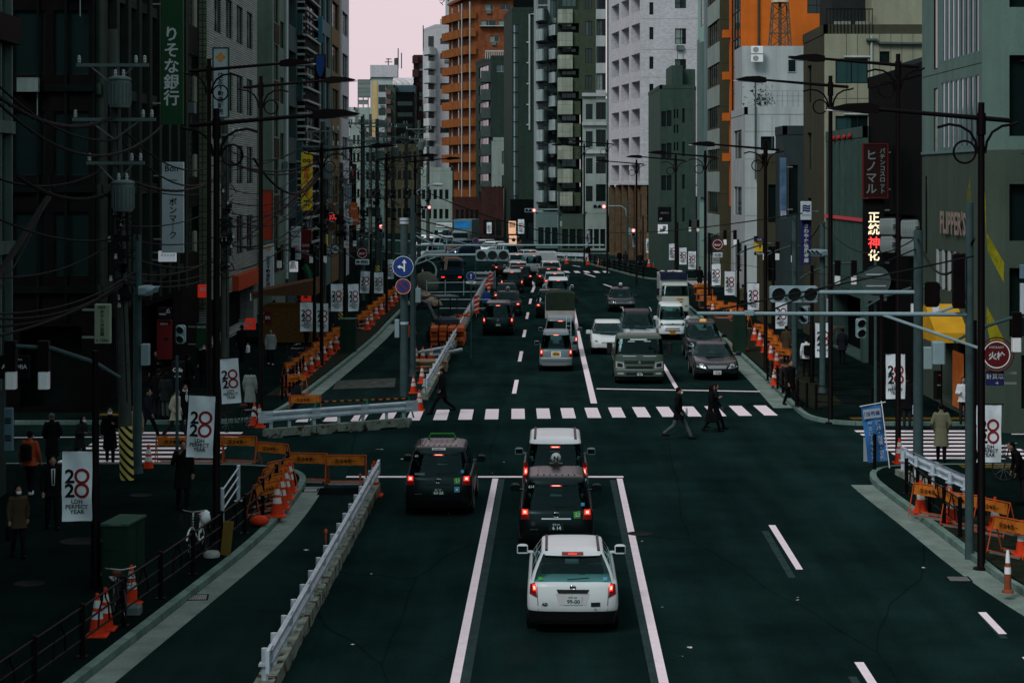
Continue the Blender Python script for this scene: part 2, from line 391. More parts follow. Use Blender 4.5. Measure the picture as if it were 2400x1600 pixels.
for px in [727, 788, 850, 913, 975, 1036, 1093, 1153, 1214, 1273, 1331, 1389, 1446, 1504, 1562, 1622, 1680, 1740, 1800]:
 xc = XW(px, 74.3); y0 = 72.25-(xc+3)*.0; w = .24
 yn = 72.2+max(0, (xc-2))*.11 - max(0, -xc-1)*.13*0
 yn = lerp(71.4, 73.5, (xc+7.5)/17.5); L = lerp(3.0, 3.5, .5)
 sk = lerp(.15, -.12, (px-700)/1100)
 if xc > -7.6: mark('crossing_bar', [(xc-w,yn),(xc+w,yn),(xc+w+sk*.2,yn+L),(xc-w+sk*.2,yn+L)])
cl = [G(1392,945),(G(1358,800)),(G(1342,716)),(G(1337,690)),(G(1328,666)),(G(1305,641))]
wline('centre_line', smooth2([tuple(p[:2]) for p in cl]), .24)
wline('stop_line', [tuple(G(1398,911)[:2]), tuple(G(1781,917.5)[:2])], .3, WPAINT, .008)
line('lane_line', [(1586,910),(1554,855),(1520,795)], .17)
for (a, c) in [((1415,666),(1438,674)),((1370,641),(1395,649)),((1342,622),(1360,625))]:
 line('lane_dash', [a, c], .2)
for y0, y1, x in [(890,922,1208),(823,847,1220),(773,790,1229),(732,747,1236),(700,712,1243)]:
 line('lane_dash', [(x-(y1-y0)*.1,y1),(x+(y1-y0)*.1,y0)], .17)
line('lane_line', [(1247,685),(1252,672),(1250,663),(1241,655)], .2)
for px in [1285, 1308, 1330, 1354, 1377, 1400, 1422]:
 xc = XW(px, 189); mark('crossing_bar', [(xc-.24,187.6),(xc+.24,187.6),(xc+.1,191.2),(xc-.34,191.2)])
for k in range(8):
 y = 61.2+k*.98; mark('crossing_bar', [(-13.6+.03*k,y),(-9.0,y),(-9.0,y+.48),(-13.6+.03*k,y+.48)])
for k in range(8):
 y = 61.9+k*.95; x0 = 11.75-.03*k; mark('crossing_bar', [(x0,y),(16.2-.12*k,y),(16.2-.12*k,y+.47),(x0,y+.47)])
mark('side_street_line', [(16.6,67.9),(24,67.9),(24,68.1),(16.6,68.1)])
for k in range(6):
 y = 164+k*1.5; mark('crossing_bar', [(14.6,y),(18.2,y),(18.2,y+.6),(14.6,y+.6)])
mark('side_street_line', [(-24,66.6),(-9.2,67.4),(-9.2,67.55),(-24,66.75)])
kk = [p for p in kl if p[1] < 56 and p[1] > 26]
sheet('closed_lane', offset(kk, .53)+[(-3.9,56),(-4.45,34),(-4.7,26)], .003, ASPH2)
sheet('closed_lane', [(-7.6,78),(-6.6,107),(-6.6,150),(-2.6,150),(-3.6,78)], .003, ASPH2)
sheet('road_patch', gq((750,1143),(872,1143),(855,1160),(742,1160)), .0065, m_asphalt('fresh_tar', (.004,.006,.006), 0))
sheet('dusty_patch', gq((790,892),(928,886),(925,907),(780,912)), .007, mat('dusty_asphalt', (.045,.055,.05), .9, var=.6, scale=2.5, speck=.4))
def drain(c, w, d, rz, label):
 t = thing('drain_grate', label, 'drain', c, rz); f = MB()
 f.box(-w/2,w/2,-d/2,-d/2+.03,0,.012); f.box(-w/2,w/2,d/2-.03,d/2,0,.012); f.box(-w/2,-w/2+.03,-d/2+.03,d/2-.03,0,.012); f.box(w/2-.03,w/2,-d/2+.03,d/2-.03,0,.012)
 f.build('frame', IRON, t); q = MB()
 for i in range(9): x = -w/2+.05+i*(w-.1)/8.5; q.box(x,x+.025,-d/2+.03,d/2-.03,.001,.009)
 q.build('grating', STEEL, t); h = MB(); h.quad((-w/2,-d/2,.0015),(w/2,-d/2,.0015),(w/2,d/2,.0015),(-w/2,d/2,.0015)); h.build('pit', BLK, t)
drain(Vector((*G(464,1400)[:2],.005)), .42, .55, .1, 'drain grate in the pale left gutter, nearer one beside litter')
drain(Vector((*G(728,1149)[:2],.005)), .42, .6, .02, 'drain grate at the far end of the near left gutter')
drain(Vector((*G(2247,1357)[:2],.005)), .5, .55, -.05, 'drain grate in the right gutter where the kerb bends')
def manhole(px, py, r, label, z=KH-.006):
 p = G(px, py, z); mb = MB(); mb.lathe([(r,0),(r,.008),(r-.03,.012),(r-.04,.007),(.01,.008)], 24)
 o = mb.build('manhole_cover', IRON, None, (p.x, p.y, z)); tag(o, label, 'manhole', 'manhole covers in the left pavement')
manhole(68,1367,.32,'dark manhole cover in the pavement near the bottom left corner'); manhole(190,1268,.5,'large dark manhole cover left of the nearest banner pole base')
manhole(240,1345,.22,'small dark manhole cover beside the banner pole base'); manhole(330,1160,.3,'dark manhole cover near the striped utility pole')
def tactile(name, x0, x1, y0, y1, label):
 mb = MB(); mb.box(x0,x1,y0,y1,KH-.004,KH+.004); n = 6
 o = mb.build(name, YTILE); tag(o, label, 'tactile paving', 'yellow tactile paving at the crossings')
tactile('tactile_paving',13.0,14.9,59.0,59.6,'yellow tactile paving on the near side of the right side-street crossing, left piece')
tactile('tactile_paving',16.6,18.2,59.0,59.6,'yellow tactile paving on the near side of the right crossing behind the banner')
tactile('tactile_paving',11.8,16.8,71.0,71.6,'long yellow tactile paving on the far side of the right side-street crossing')
tactile('tactile_paving',-14.6,-13.6,72.2,72.8,'orange-yellow tactile paving on the far left corner pavement')
LIT = mat('pale_litter', (.5,.47,.46), .8, var=.2); LITR = mat('red_litter', (.4,.04,.06), .7, var=.2)
def scrap(px, py, s, m, label, z=.004, group='paper scraps on the asphalt'):
 p = G(px, py, z); mb = MB(); n = 7
 mb.add([(0,0,.03*s/.2)]+[(s*random.uniform(.5,1)*math.cos(6.283*i/n), s*random.uniform(.4,.8)*math.sin(6.283*i/n), random.uniform(0,.02)) for i in range(n)], [(0,i+1,(i+1)%n+1) for i in range(n)])
 tag(mb.build('litter', m, None, (p.x,p.y,z)), label, 'litter', group)
for px, py, s in [(886,1053,.12),(895,1053,.1),(943,1076,.09),(1052,1204,.06),(718,1289,.1),(1617,1517,.07),(1597,1537,.05),(1553,1422,.04),(1869,1406,.05),(827,1510,.06),(2165,1330,.05),(1490,1258,.03),(1505,1268,.03),(1870,1400,.03),(870,1345,.04),(1181,1083,.04),(1153,1109,.04)]:
 scrap(px, py, s, LIT, 'small pale paper scrap lying on the dark road')
for px, py in [(470,1371),(455,1383),(395,1430),(385,1440)]: scrap(px, py, .12, LITR, 'crumpled red and white wrapper in the left gutter', .006, 'red wrappers in the left gutter')
for px, py in [(430,1402),(440,1395)]: scrap(px, py, .14, LIT, 'crumpled pale paper in the left gutter by the drain', .006, 'pale papers by the drain')
FRAME_D = mat('dark_window_frame', (.008,.012,.012), .5, var=.1)
FRAME_L = mat('pale_window_frame', (.32,.36,.36), .45, var=.1)
FRAME_B = mat('blue_grey_frame', (.10,.16,.17), .45, var=.1)
GL = [DARKGL, mat('curtained_glass', (.05,.075,.07), .2, var=.35, scale=2.5), mat('bright_curtain_glass', (.16,.21,.20), .25, var=.3, scale=3), mat('teal_glass', (.02,.055,.058), .06, spec=.6, var=.2, scale=.5)]
SKYGL = mat('sky_mirror_glass', (.22,.27,.29), .05, spec=.9, metal=.75, var=.25, scale=.35)
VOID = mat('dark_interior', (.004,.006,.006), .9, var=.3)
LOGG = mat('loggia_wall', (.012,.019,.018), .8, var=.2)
WINM = {}
def window_mesh(w, h, style, gi):
 k = (round(w,2), round(h,2), style, gi)
 if k in WINM: return WINM[k]
 mb = MB(); f = .045; fr = FRAME_L if 'l' in style else (FRAME_B if 'b' in style else FRAME_D)
 d = -.04
 mb.box(0,w,d,0,0,f); mb.box(0,w,d,0,h-f,h); mb.box(0,f,d,0,f,h-f); mb.box(w-f,w,d,0,f,h-f)
 gl = GL[gi % len(GL)] if gi >= 0 else SKYGL
 nx = 3 if '3' in style else (4 if '4' in style else (1 if '1' in style else 2))
 for i in range(1, nx):
  x = w*i/nx; mb.box(x-.022,x+.022,d,0,f,h-f)
 if 'h' in style: mb.box(f,w-f,d+.003,-.003,h*.38-.02,h*.38+.02)
 if 'g' in style:   # bars across the lower part
  for i in range(5): mb.box(f,w-f,-.10,-.085,h*.08+i*h*.09,h*.08+i*h*.09+.02)
 o = -.012
 if gi in (1, 2) or random.random() < .3:   # a pane with a half drawn curtain
  xm = w*random.choice((.35,.5,.5,.65)); mb.quad((f,o,f),(xm,o,f),(xm,o,h-f),(f,o,h-f),1); mb.quad((xm,o,f),(w-f,o,f),(w-f,o,h-f),(xm,o,h-f),2)
 else: mb.quad((f,o,f),(w-f,o,f),(w-f,o,h-f),(f,o,h-f),1)
 WINM[k] = mb.mesh('window', [fr, gl, GL[0]]); return WINM[k]
def building(name, label, pts, h, wall, faces=None, z0=0., roofm=None, parapet=.5, group=None, base=None, cat='building'):
 """footprint pts counter-clockwise; faces {edge: [(w0,w1,z0,z1,style[,depth])]} with w the world X (or Y) along that edge"""
 t = thing(name, label, cat, (pts[0][0], pts[0][1], 0), 0, group); ox, oy = pts[0]
 mb = MB(); n = len(pts); wins = []; shop = MB()
 L = lambda p: (p[0]-ox, p[1]-oy, p[2])
 for e in range(n):
  a, c = Vector((*pts[e],0)), Vector((*pts[(e+1)%n],0)); d = (c-a); ln = d.length; d.normalize(); nn = Vector((d.y,-d.x,0))
  ops = []
  ax = 0 if abs(d.x) > abs(d.y) else 1
  for o in (faces or {}).get(e, []):
   u0, u1 = sorted(((o[0]-a[ax])/d[ax], (o[1]-a[ax])/d[ax])); u0 = max(u0, .02); u1 = min(u1, ln-.02)
   q0 = max(o[2], z0+.02); q1 = min(o[3], h-.05)
   if u1-u0 > .05 and q1-q0 > .05: ops.append((u0,u1,q0,q1,o[4],o[5] if len(o) > 5 else .16))
  def wp(u, z, k=0.): p = a+d*u-nn*k; return L((p.x,p.y,z))
  us = sorted({0., ln, *[round(o[0],4) for o in ops], *[round(o[1],4) for o in ops]})
  zs = sorted({z0, h, *[round(o[2],4) for o in ops], *[round(o[3],4) for o in ops]})
  for i in range(len(us)-1):
   run = None
   for j in range(len(zs)-1):
    uc, zc = (us[i]+us[i+1])/2, (zs[j]+zs[j+1])/2
    hole = any(o[0] < uc < o[1] and o[2] < zc < o[3] for o in ops)
    if not hole:
     if run is None: run = zs[j]
    if (hole or j == len(zs)-2) and run is not None:
     top = zs[j] if hole else zs[j+1]
     mb.quad(wp(us[i],run),wp(us[i+1],run),wp(us[i+1],top),wp(us[i],top)); run = None
  for (u0,u1,q0,q1,st,dp) in ops:
   mb.quad(wp(u0,q0),wp(u1,q0),wp(u1,q0,dp),wp(u0,q0,dp)); mb.quad(wp(u0,q1,dp),wp(u1,q1,dp),wp(u1,q1),wp(u0,q1))
   mb.quad(wp(u0,q0),wp(u0,q0,dp),wp(u0,q1,dp),wp(u0,q1)); mb.quad(wp(u1,q0,dp),wp(u1,q0),wp(u1,q1),wp(u1,q1,dp))
   wins.append((wp(u0,q0,dp), math.atan2(d.y,d.x), u1-u0, q1-q0, st))
 mb.add([L((x,y,h)) for x,y in pts], [tuple(range(n))], 1)
 mb.build('wall', [wall, roofm or LOGG], t)
 if parapet:
  pb = MB()
  for e in range(n):
   a, c = pts[e], pts[(e+1)%n]; d = Vector((c[0]-a[0], c[1]-a[1], 0)); ln = d.length; M = Matrix.Translation(L((*a,0))) @ Matrix.Rotation(math.atan2(d.y,d.x),4,'Z')
   pb.box(-.03,ln+.03,-.03,.2,h+.004,h+parapet,0,M)
  pb.build('parapet', wall, t)
 cnt = 0; ra = random.Random(int(abs(pts[0][0]*7+pts[0][1]*13))); acm = None
 for (p, rz, w, hh, st) in [q for q in wins if q[3] < 2.4 and q[2] > .9 and q[0][2] > 3.5][:60]:
  if acm is None: b_ = MB(); b_.box(-.38,.38,-.30,-.0,0,.5); b_.box(-.2,.2,-.305,-.301,.08,.42); b_.tube([(.3,-.05,0),(.3,-.05,-.9)],.025,4); acm = b_.mesh('air_conditioner', TRAFO)
  if ra.random() < .16: k_ = .2; q_ = Vector(p)+Vector((math.cos(rz)*w*ra.uniform(.3,.7)+math.sin(rz)*k_, math.sin(rz)*w*.5-math.cos(rz)*k_, -.62)); obj('air_conditioner', acm, t, q_, rz)
 for (p, rz, w, hh, st) in wins:
  if cnt >= 98: break
  cnt += 1
  nm = 'window'
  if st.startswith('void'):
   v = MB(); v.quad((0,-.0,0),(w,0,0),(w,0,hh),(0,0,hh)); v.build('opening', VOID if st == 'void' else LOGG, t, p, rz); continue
  gi = -1 if 's' in st else (0 if 'd' in st else random.choice((0,0,0,3,3,1,2)) if 'c' not in st else random.choice((1,1,2,0)))
  obj('window', window_mesh(w, hh, st, gi), t, p, rz)
 return t
def part_box(t, name, m, x0,x1,y0,y1,z0,z1, lab=None):
 o = t.location; mb = MB(); mb.box(x0-o.x,x1-o.x,y0-o.y,y1-o.y,z0,z1); q = mb.build(name, m, t)
 return q
def rows(w0, w1, n, fill, zs, hh, st, dep=.16):
 out = []; step = (w1-w0)/n
 for z in zs:
  for i in range(n):
   c = w0+step*(i+.5); out.append((c-abs(step)*fill/2, c+abs(step)*fill/2, z, z+hh, st, dep))
 return out
def lines_on(t, name, m, x0,x1,y, zs, th=.03, axis='S', X=None):
 """thin joint lines raised 3 mm on a wall"""
 o = t.location; mb = MB()
 for z in zs:
  if axis == 'S': mb.box(x0-o.x,x1-o.x,y-.003-o.y,y+.02-o.y,z,z+th)
  else: mb.box(X-.003-o.x,X+.02-o.x,x0-o.y,x1-o.y,z,z+th)
 return mb.build(name, m, t)
B_WHITE = mat('white_tile_wall', (.47,.475,.51), .7, brick=(.30,.15,.010,.5), bcol=(.38,.38,.41), var=.05, streak=.07, scale=.4, speck=.05)
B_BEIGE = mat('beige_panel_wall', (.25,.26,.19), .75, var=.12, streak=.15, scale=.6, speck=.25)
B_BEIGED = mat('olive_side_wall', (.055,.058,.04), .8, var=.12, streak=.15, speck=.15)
B_GREEN = mat('green_grey_wall', (.055,.082,.068), .75, var=.1, streak=.16, scale=.5, speck=.2)
B_TEAL = mat('teal_grey_wall', (.10,.16,.155), .7, var=.1, streak=.14, scale=.5, speck=.15)
B_DKGREEN = mat('dark_green_tile', (.028,.048,.038), .65, brick=(.25,.09,.012,.5), bcol=(.018,.03,.024), var=.15, streak=.15)
B_ORANGE = mat('orange_wall', (.52,.125,.020), .65, var=.1, streak=.12, scale=.6, speck=.15)
B_ORTILE = mat('orange_brown_tile', (.24,.072,.03), .7, brick=(.5,.2,.03,.5), bcol=(.13,.05,.028), var=.35, scale=1.2, speck=.3, streak=.15)
B_PALE = mat('pale_grey_wall', (.36,.40,.41), .7, var=.1, streak=.2, scale=.5)
B_PALE2 = mat('pale_green_grey_wall', (.24,.30,.28), .75, var=.12, streak=.2, scale=.6)
B_BROWN = mat('dark_brown_wall', (.045,.022,.020), .7, var=.15, streak=.2)
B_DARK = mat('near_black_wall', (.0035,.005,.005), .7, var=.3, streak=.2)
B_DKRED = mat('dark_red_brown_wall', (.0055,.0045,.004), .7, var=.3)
B_TILE = mat('pale_ribbed_tile', (.25,.29,.27), .75, brick=(2.0,.12,.022,.5), bcol=(.06,.075,.07), var=.12, streak=.15)
B_GRID = mat('green_grid_tile', (.10,.125,.085), .7, brick=(.3,.3,.03,0), bcol=(.03,.04,.03), var=.12, streak=.15)
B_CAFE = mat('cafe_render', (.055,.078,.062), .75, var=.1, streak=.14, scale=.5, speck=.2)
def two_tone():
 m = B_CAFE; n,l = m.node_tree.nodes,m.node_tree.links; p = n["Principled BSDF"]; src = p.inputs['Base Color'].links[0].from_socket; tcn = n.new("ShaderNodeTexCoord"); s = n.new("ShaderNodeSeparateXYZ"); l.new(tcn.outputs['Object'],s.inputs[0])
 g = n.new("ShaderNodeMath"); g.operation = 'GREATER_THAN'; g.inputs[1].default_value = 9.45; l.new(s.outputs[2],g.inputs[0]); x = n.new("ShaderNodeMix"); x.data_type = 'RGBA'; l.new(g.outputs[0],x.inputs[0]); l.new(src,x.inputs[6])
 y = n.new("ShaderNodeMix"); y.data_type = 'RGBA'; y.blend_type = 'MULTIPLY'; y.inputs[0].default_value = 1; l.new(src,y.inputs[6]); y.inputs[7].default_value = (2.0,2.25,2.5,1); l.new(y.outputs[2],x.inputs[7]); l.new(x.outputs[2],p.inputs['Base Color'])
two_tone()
B_OLIVE = mat('dark_olive_wall', (.055,.055,.034), .75, var=.1, streak=.15)
B_CREAM = mat('cream_wall', (.50,.37,.17), .75, var=.1, streak=.15)
CORR = mat('green_corrugated', (.045,.085,.075), .5, var=.15, streak=.2)
JOINT = mat('joint_line', (.02,.025,.024), .9, var=0)
LOUV = mat('louvre_grey', (.24,.27,.265), .5, var=.15)
ZF = lambda px, X: X*F/(px-1200)
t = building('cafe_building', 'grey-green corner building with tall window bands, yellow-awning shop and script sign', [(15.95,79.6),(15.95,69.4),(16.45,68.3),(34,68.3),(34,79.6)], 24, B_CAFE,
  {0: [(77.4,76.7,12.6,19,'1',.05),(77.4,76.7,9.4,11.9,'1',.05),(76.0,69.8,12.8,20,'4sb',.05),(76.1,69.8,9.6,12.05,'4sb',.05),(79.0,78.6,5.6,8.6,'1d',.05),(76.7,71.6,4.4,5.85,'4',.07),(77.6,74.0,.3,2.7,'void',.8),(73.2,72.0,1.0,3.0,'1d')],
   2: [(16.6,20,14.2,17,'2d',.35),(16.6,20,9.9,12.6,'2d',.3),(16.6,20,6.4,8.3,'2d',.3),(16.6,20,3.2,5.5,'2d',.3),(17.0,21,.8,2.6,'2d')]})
o = t.location
mb = MB(); mb.box(15.9-o.x,15.946-o.x,69.4-o.y,79.6-o.y,9.42,9.52); mb.build('sill_band', FRAME_B, t)
for (y0,y1,z0,z1,name) in [(69.8,76.0,12.8,20,'mullions'),(69.8,76.1,9.6,12.05,'mullions')]:
 mb = MB()
 for i in range(9): y = lerp(y0,y1,i/8); mb.box(15.935-o.x,16.0-o.x,y-.07-o.y,y+.07-o.y,z0,z1)
 mb.build(name, FRAME_B, t)
mb = MB()
for i in range(6): y = lerp(71.6,76.7,i/5); mb.box(15.92-o.x,16.0-o.x,y-.09-o.y,y+.09-o.y,4.4,5.85)
mb.build('mullions', FRAME_L, t)
lines_on(t,'panel_joints',JOINT,69.5,79.5,0,[12.4],.03,'W',15.95)
lines_on(t,'panel_joints',JOINT,17.0,30,68.3,[12.4,9.3],.03,'S')
mb = MB()
for x in (18.2,20.4,22.6): mb.box(x-o.x,x+.025-o.x,68.297-o.y,68.31-o.y,3,23)
mb.build('panel_joints', JOINT, t)
YST = mat('yellow_mural_paint', (.20,.19,.012), .8, var=.4, scale=3, speck=.3)
mb = MB()
def chm(px,py):
 k = (px-1200)/F; u = (k*69.4-15.95)/(.5+1.1*k); y = 69.4-1.1*u; return (15.95+.5*u-.012-o.x, y-.006-o.y, HZ(py,y))
for q in ([(2308,440),(2311,470),(2313,545),(2354,615),(2354,664),(2316,590),(2310,520)],[(2313,716),(2354,795),(2354,850),(2322,800),(2313,757)]): mb.add([chm(*p) for p in q],[tuple(range(len(q)))[::-1]])
mb.build('painted_streak', YST, t)
mb = MB()
for i in range(5): y = 71.2+i*.12; mb.add([(15.944-o.x,y-o.y,8.6-i*.15),(15.944-o.x,y+.05-o.y,8.6-i*.15),(15.944-o.x,y-.5-o.y+.03,4.5),(15.944-o.x,y-.5-o.y,4.5)],[(0,1,2,3)])
mb.build('painted_streak', YST, t)
aw = thing('shop_awning','yellow gabled canopy over the lit shop doorway','awning',(15.95,73.4,0)); mb = MB()
mb.prism([(-1.9,2.75),(-1.9,3.1),(0,4.0),(1.9,3.3),(1.9,2.75)],-1.15,0,0,'x'); mb.build('canopy', mat('yellow_canopy_cloth',(.50,.27,.02),.7,var=.15,scale=2), aw)
mb = MB(); mb.box(-.95,-.9,-1.85,-1.8,.14,2.75); mb.box(-.95,-.9,1.8,1.85,.14,2.75); mb.build('post', POLE, aw)
mb = MB(); mb.box(-.02,-.012,-1.2,.6,.3,2.3)
mb.build('lit_doorway', mat('warm_lit_shop', (.3,.1,.03), .6, emis=(1,.25,.05), estr=.10, var=.5), aw)
sg = thing('wall_sign','slanted script wall sign with raised letters on the grey-green cafe wall','sign',(15.9,73.6,0))
q = lettering(sg, "FLIPPER'S", 1.0, mat('sign_cream',(.25,.195,.165),.5,var=.1), (-.06,0,6.9), R(-90), fit=(4.3,1.15), bold=.03)
mb = MB(); mb.box(-.04,0,-1.45,1.45,6.6,7.4);
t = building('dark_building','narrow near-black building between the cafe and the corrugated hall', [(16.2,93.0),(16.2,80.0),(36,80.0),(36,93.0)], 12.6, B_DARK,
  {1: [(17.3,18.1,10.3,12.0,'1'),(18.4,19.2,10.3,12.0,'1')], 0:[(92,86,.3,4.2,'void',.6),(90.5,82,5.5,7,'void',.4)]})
t = building('slate_building','dark slate-blue building with paired tall windows above the black facade', [(17.9,94),(17.9,88.3),(32,88.3),(32,94)], 13.3, mat('slate_wall',(.025,.04,.042),.6,brick=(.4,.15,.01,.5),bcol=(.015,.022,.024),var=.1), {1:[(18.2,19.0,10.4,12.6,'1d'),(19.3,20.1,10.4,12.6,'1d')]}, z0=12.7-.09)
t = building('amusement_hall','low hall clad in green corrugated metal with vertical ribs', [(16.0,104.2),(16.0,93.2),(36,93.2),(36,104.2)], 10.4, CORR, {0:[(103.5,94,.2,3.0,'void',1.)]})
o = t.location; mb = MB()
for i in range(22): y = 93.4+i*.49; mb.box(15.94-o.x,15.999-o.x,y-o.y,y+.12-o.y,3.3,10.3)
mb.build('ribs', CORR, t); mb = MB(); mb.box(15.9-o.x,15.99-o.x,93.2-o.y,104.2-o.y,6.55,6.7); mb.build('band', mat('pink_neon_band',(.25,.04,.05),.5,emis=(1,.08,.1),estr=.15),t)
mb = MB()
for i in range(4): mb.ell((-.1,i*1.6+1.2-9,10.5),.1,.25,.12,8)
mb.build('rooftop_flowers', mat('red_flowers',(.35,.02,.02),.7,var=.3), t)
zs = 104.6
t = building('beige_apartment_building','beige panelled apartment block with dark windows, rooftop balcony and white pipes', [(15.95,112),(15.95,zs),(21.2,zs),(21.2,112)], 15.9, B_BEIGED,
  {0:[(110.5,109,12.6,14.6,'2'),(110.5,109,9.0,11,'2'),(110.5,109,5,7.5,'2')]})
o = t.location
t2 = t
mb = MB()
def facewall(mb, x0,x1,y,z0,z1,ops,dep=.15):
 us = sorted({x0,x1,*[p for q in ops for p in q[:2]]}); zz = sorted({z0,z1,*[p for q in ops for p in q[2:4]]})
 for i in range(len(us)-1):
  for j in range(len(zz)-1):
   uc,zc = (us[i]+us[i+1])/2,(zz[j]+zz[j+1])/2
   if not any(q[0]<uc<q[1] and q[2]<zc<q[3] for q in ops): mb.box(us[i]-o.x,us[i+1]-o.x,y-dep-o.y,y-o.y,zz[j],zz[j+1])
def s_open(Z, l, r, tp, bt, st, dep=.16): return (XW(l,Z), XW(r,Z), HZ(bt,Z), HZ(tp,Z), st, dep)
ops = [s_open(zs,1957,2033,138,196,'2'),s_open(zs,1957,2033,272,330,'2g'),s_open(zs,2060,2084,121,151,'1d'),s_open(zs,2060,2084,258,289,'1d')]
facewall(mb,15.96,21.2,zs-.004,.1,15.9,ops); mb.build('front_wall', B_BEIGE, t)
for q in ops: obj('window', window_mesh(q[1]-q[0],q[3]-q[2],q[4],0 if 'd' in q[4] else 3), t, (q[0]-o.x,zs-.02-o.y,q[2]))
mb = MB()
for px in (1982,2008,2036,2060,2086,2112,2138): mb.box(XW(px,zs)-o.x,XW(px,zs)+.02-o.x,zs-.160-o.y,zs-.155-o.y,2,15.9)
for z in (HZ(232,zs),HZ(345,zs)): mb.box(16-o.x,21.2-o.x,zs-.160-o.y,zs-.155-o.y,z,z+.02)
mb.build('panel_joints', JOINT, t)
mb = MB(); mb.tube([(XW(2041,zs)-o.x,zs-.22-o.y,HZ(85,zs)),(XW(2041,zs)-o.x,zs-.22-o.y,HZ(338,zs))],.06,8)
for y in (134,268): mb.tube([(XW(1977,zs)-o.x,zs-.2-o.y,HZ(y,zs)),(XW(2040,zs)-o.x,zs-.2-o.y,HZ(y,zs))],.05,6)
mb.build('pipe', B_PALE, t); mb = MB(); mb.tube([(XW(2028,zs)-o.x,zs-.3-o.y,HZ(95,zs)),(XW(2052,zs)-o.x,zs-.3-o.y,HZ(95,zs)),(XW(2060,zs)-o.x,zs-.3-o.y,HZ(103,zs)),(XW(2168,zs)-o.x,zs-.3-o.y,HZ(104,zs))],.09,8); mb.build('duct', SIGNBACK, t)
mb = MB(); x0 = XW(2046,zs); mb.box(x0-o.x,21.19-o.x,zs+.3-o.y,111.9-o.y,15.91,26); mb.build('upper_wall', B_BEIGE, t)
mb = MB(); mb.box(XW(1965,zs)-o.x,x0-.01-o.x,zs+2.2-o.y,111-o.y,15.91,26); mb.build('upper_wall', mat('dark_rendered_wall',(.02,.024,.024),.7,var=.2), t)  # set-back upper wall in a much darker colour than the beige front
mb = MB()
for i in range(14): x = lerp(16.05,x0-.05,i/13); mb.box(x-o.x,x+.03-o.x,zs-.1-o.y,zs-.07-o.y,15.95,17.15)
mb.box(16.05-o.x,x0-o.x,zs-.1-o.y,zs-.06-o.y,17.15,17.2)
mb.build('balcony_railing', POLE, t)
mb = MB(); mb.box(16.6-o.x,17.4-o.x,zs+.5-o.y,zs+.9-o.y,15.95,16.6); mb.box(17.7-o.x,18.4-o.x,zs+.5-o.y,zs+.9-o.y,15.95,16.6); mb.build('air_conditioner', LOUV, t)
t = building('annex_building','small dark slate annex with a sloped roof beside the pale rooftop block', [(15.2,118),(15.2,114.5),(17.3,114.5),(17.3,118)], 11.0, mat('slate2',(.03,.045,.047),.6,var=.15), {1:[(15.5,16,6.5,9.3,'1d'),(16.2,17.1,4.5,6.6,'2d')]})
t = building('annex_building','low grey annex with blue strip sign at its corner', [(14.6,122),(14.6,119),(16.4,119),(16.4,122)], 9.5, B_OLIVE, {1:[(14.9,16,6.0,8.2,'2d'),(14.9,16,2.6,4.6,'2d')]})
zs = 141.0
t = building('pale_building','pale grey tiled block with rooftop terrace, planted railing and small windows', [(16.05,150),(16.05,zs),(20.9,zs),(20.9,150)], 13.0, B_PALE,
  {1:[s_open(zs,1783,1815,225,252,'2c'),s_open(zs,1783,1815,320,352,'2'),s_open(zs,1783,1815,420,450,'2'),s_open(zs,1835,1860,224,250,'1')],0:[(148,143,10,12,'2'),(148,143,6,8,'2'),(148,143,2,4,'2')]})
o = t.location
mb = MB(); mb.box(16.2-o.x,20.9-o.x,zs+3-o.y,149-o.y,13.02,17.9); mb.build('upper_wall', B_PALE, t)
for l,r,tp,bt in [(1846,1866,130,170),(1884,1905,128,175)]:
 q = s_open(zs+3,l,r,tp,bt,'1d'); obj('window', window_mesh(q[1]-q[0],q[3]-q[2],'1l',0), t, (q[0]-o.x,zs+2.98-o.y,q[2]))
mb = MB()
for i in range(12): x = lerp(16.8,20.8,i/11); mb.box(x-o.x,x+.04-o.x,zs-o.y,zs+.04-o.y,13.5,14.6)
for z in (13.9,14.25,14.6): mb.box(16.8-o.x,20.8-o.x,zs-o.y,zs+.04-o.y,z,z+.03)
mb.build('terrace_railing', STEEL, t)
mb = MB()
for z in (11.8,9.9,7.9,6,4): mb.box(16.06-o.x,20.9-o.x,zs-.004-o.y,zs+.01-o.y,z,z+.03)
for x in (17,17.9,19.1): mb.box(x-o.x,x+.03-o.x,zs-.0045-o.y,zs+.01-o.y,2,12.9)
mb.build('panel_joints', mat('grey_joint',(.13,.15,.15),.9,var=0), t)
mb = MB(); mb.tube([(XW(1770,zs)-o.x,zs-.15-o.y,HZ(190,zs)),(XW(1770,zs)-o.x,zs-.15-o.y,HZ(420,zs))],.06,6); mb.tube([(XW(1770,zs)-o.x,zs-.15-o.y,HZ(190,zs)),(XW(1792,zs)-o.x,zs-.15-o.y,HZ(189,zs))],.09,6); mb.build('pipe', SIGNBACK, t)
pl = MB()
for i in range(160):
 c = Vector((random.gauss(17.3,.45),zs+.5+random.uniform(-.3,.3),13.6+abs(random.gauss(0,.6)))); s = random.uniform(.08,.2)
 pl.add([(c.x+random.uniform(-s,s),c.y+random.uniform(-s,s),c.z+random.uniform(-s,s)) for _ in range(3)],[(0,1,2)])
tag(pl.build('potted_shrub', mat('dark_leaves',(.02,.045,.025),.7,var=.4)), 'dark green shrubs growing on the pale block terrace','shrub')
acb = thing('air_conditioner','two stacked white air conditioner units on the pale block wall','air conditioner',(XW(1784,zs),zs+2.6,0))
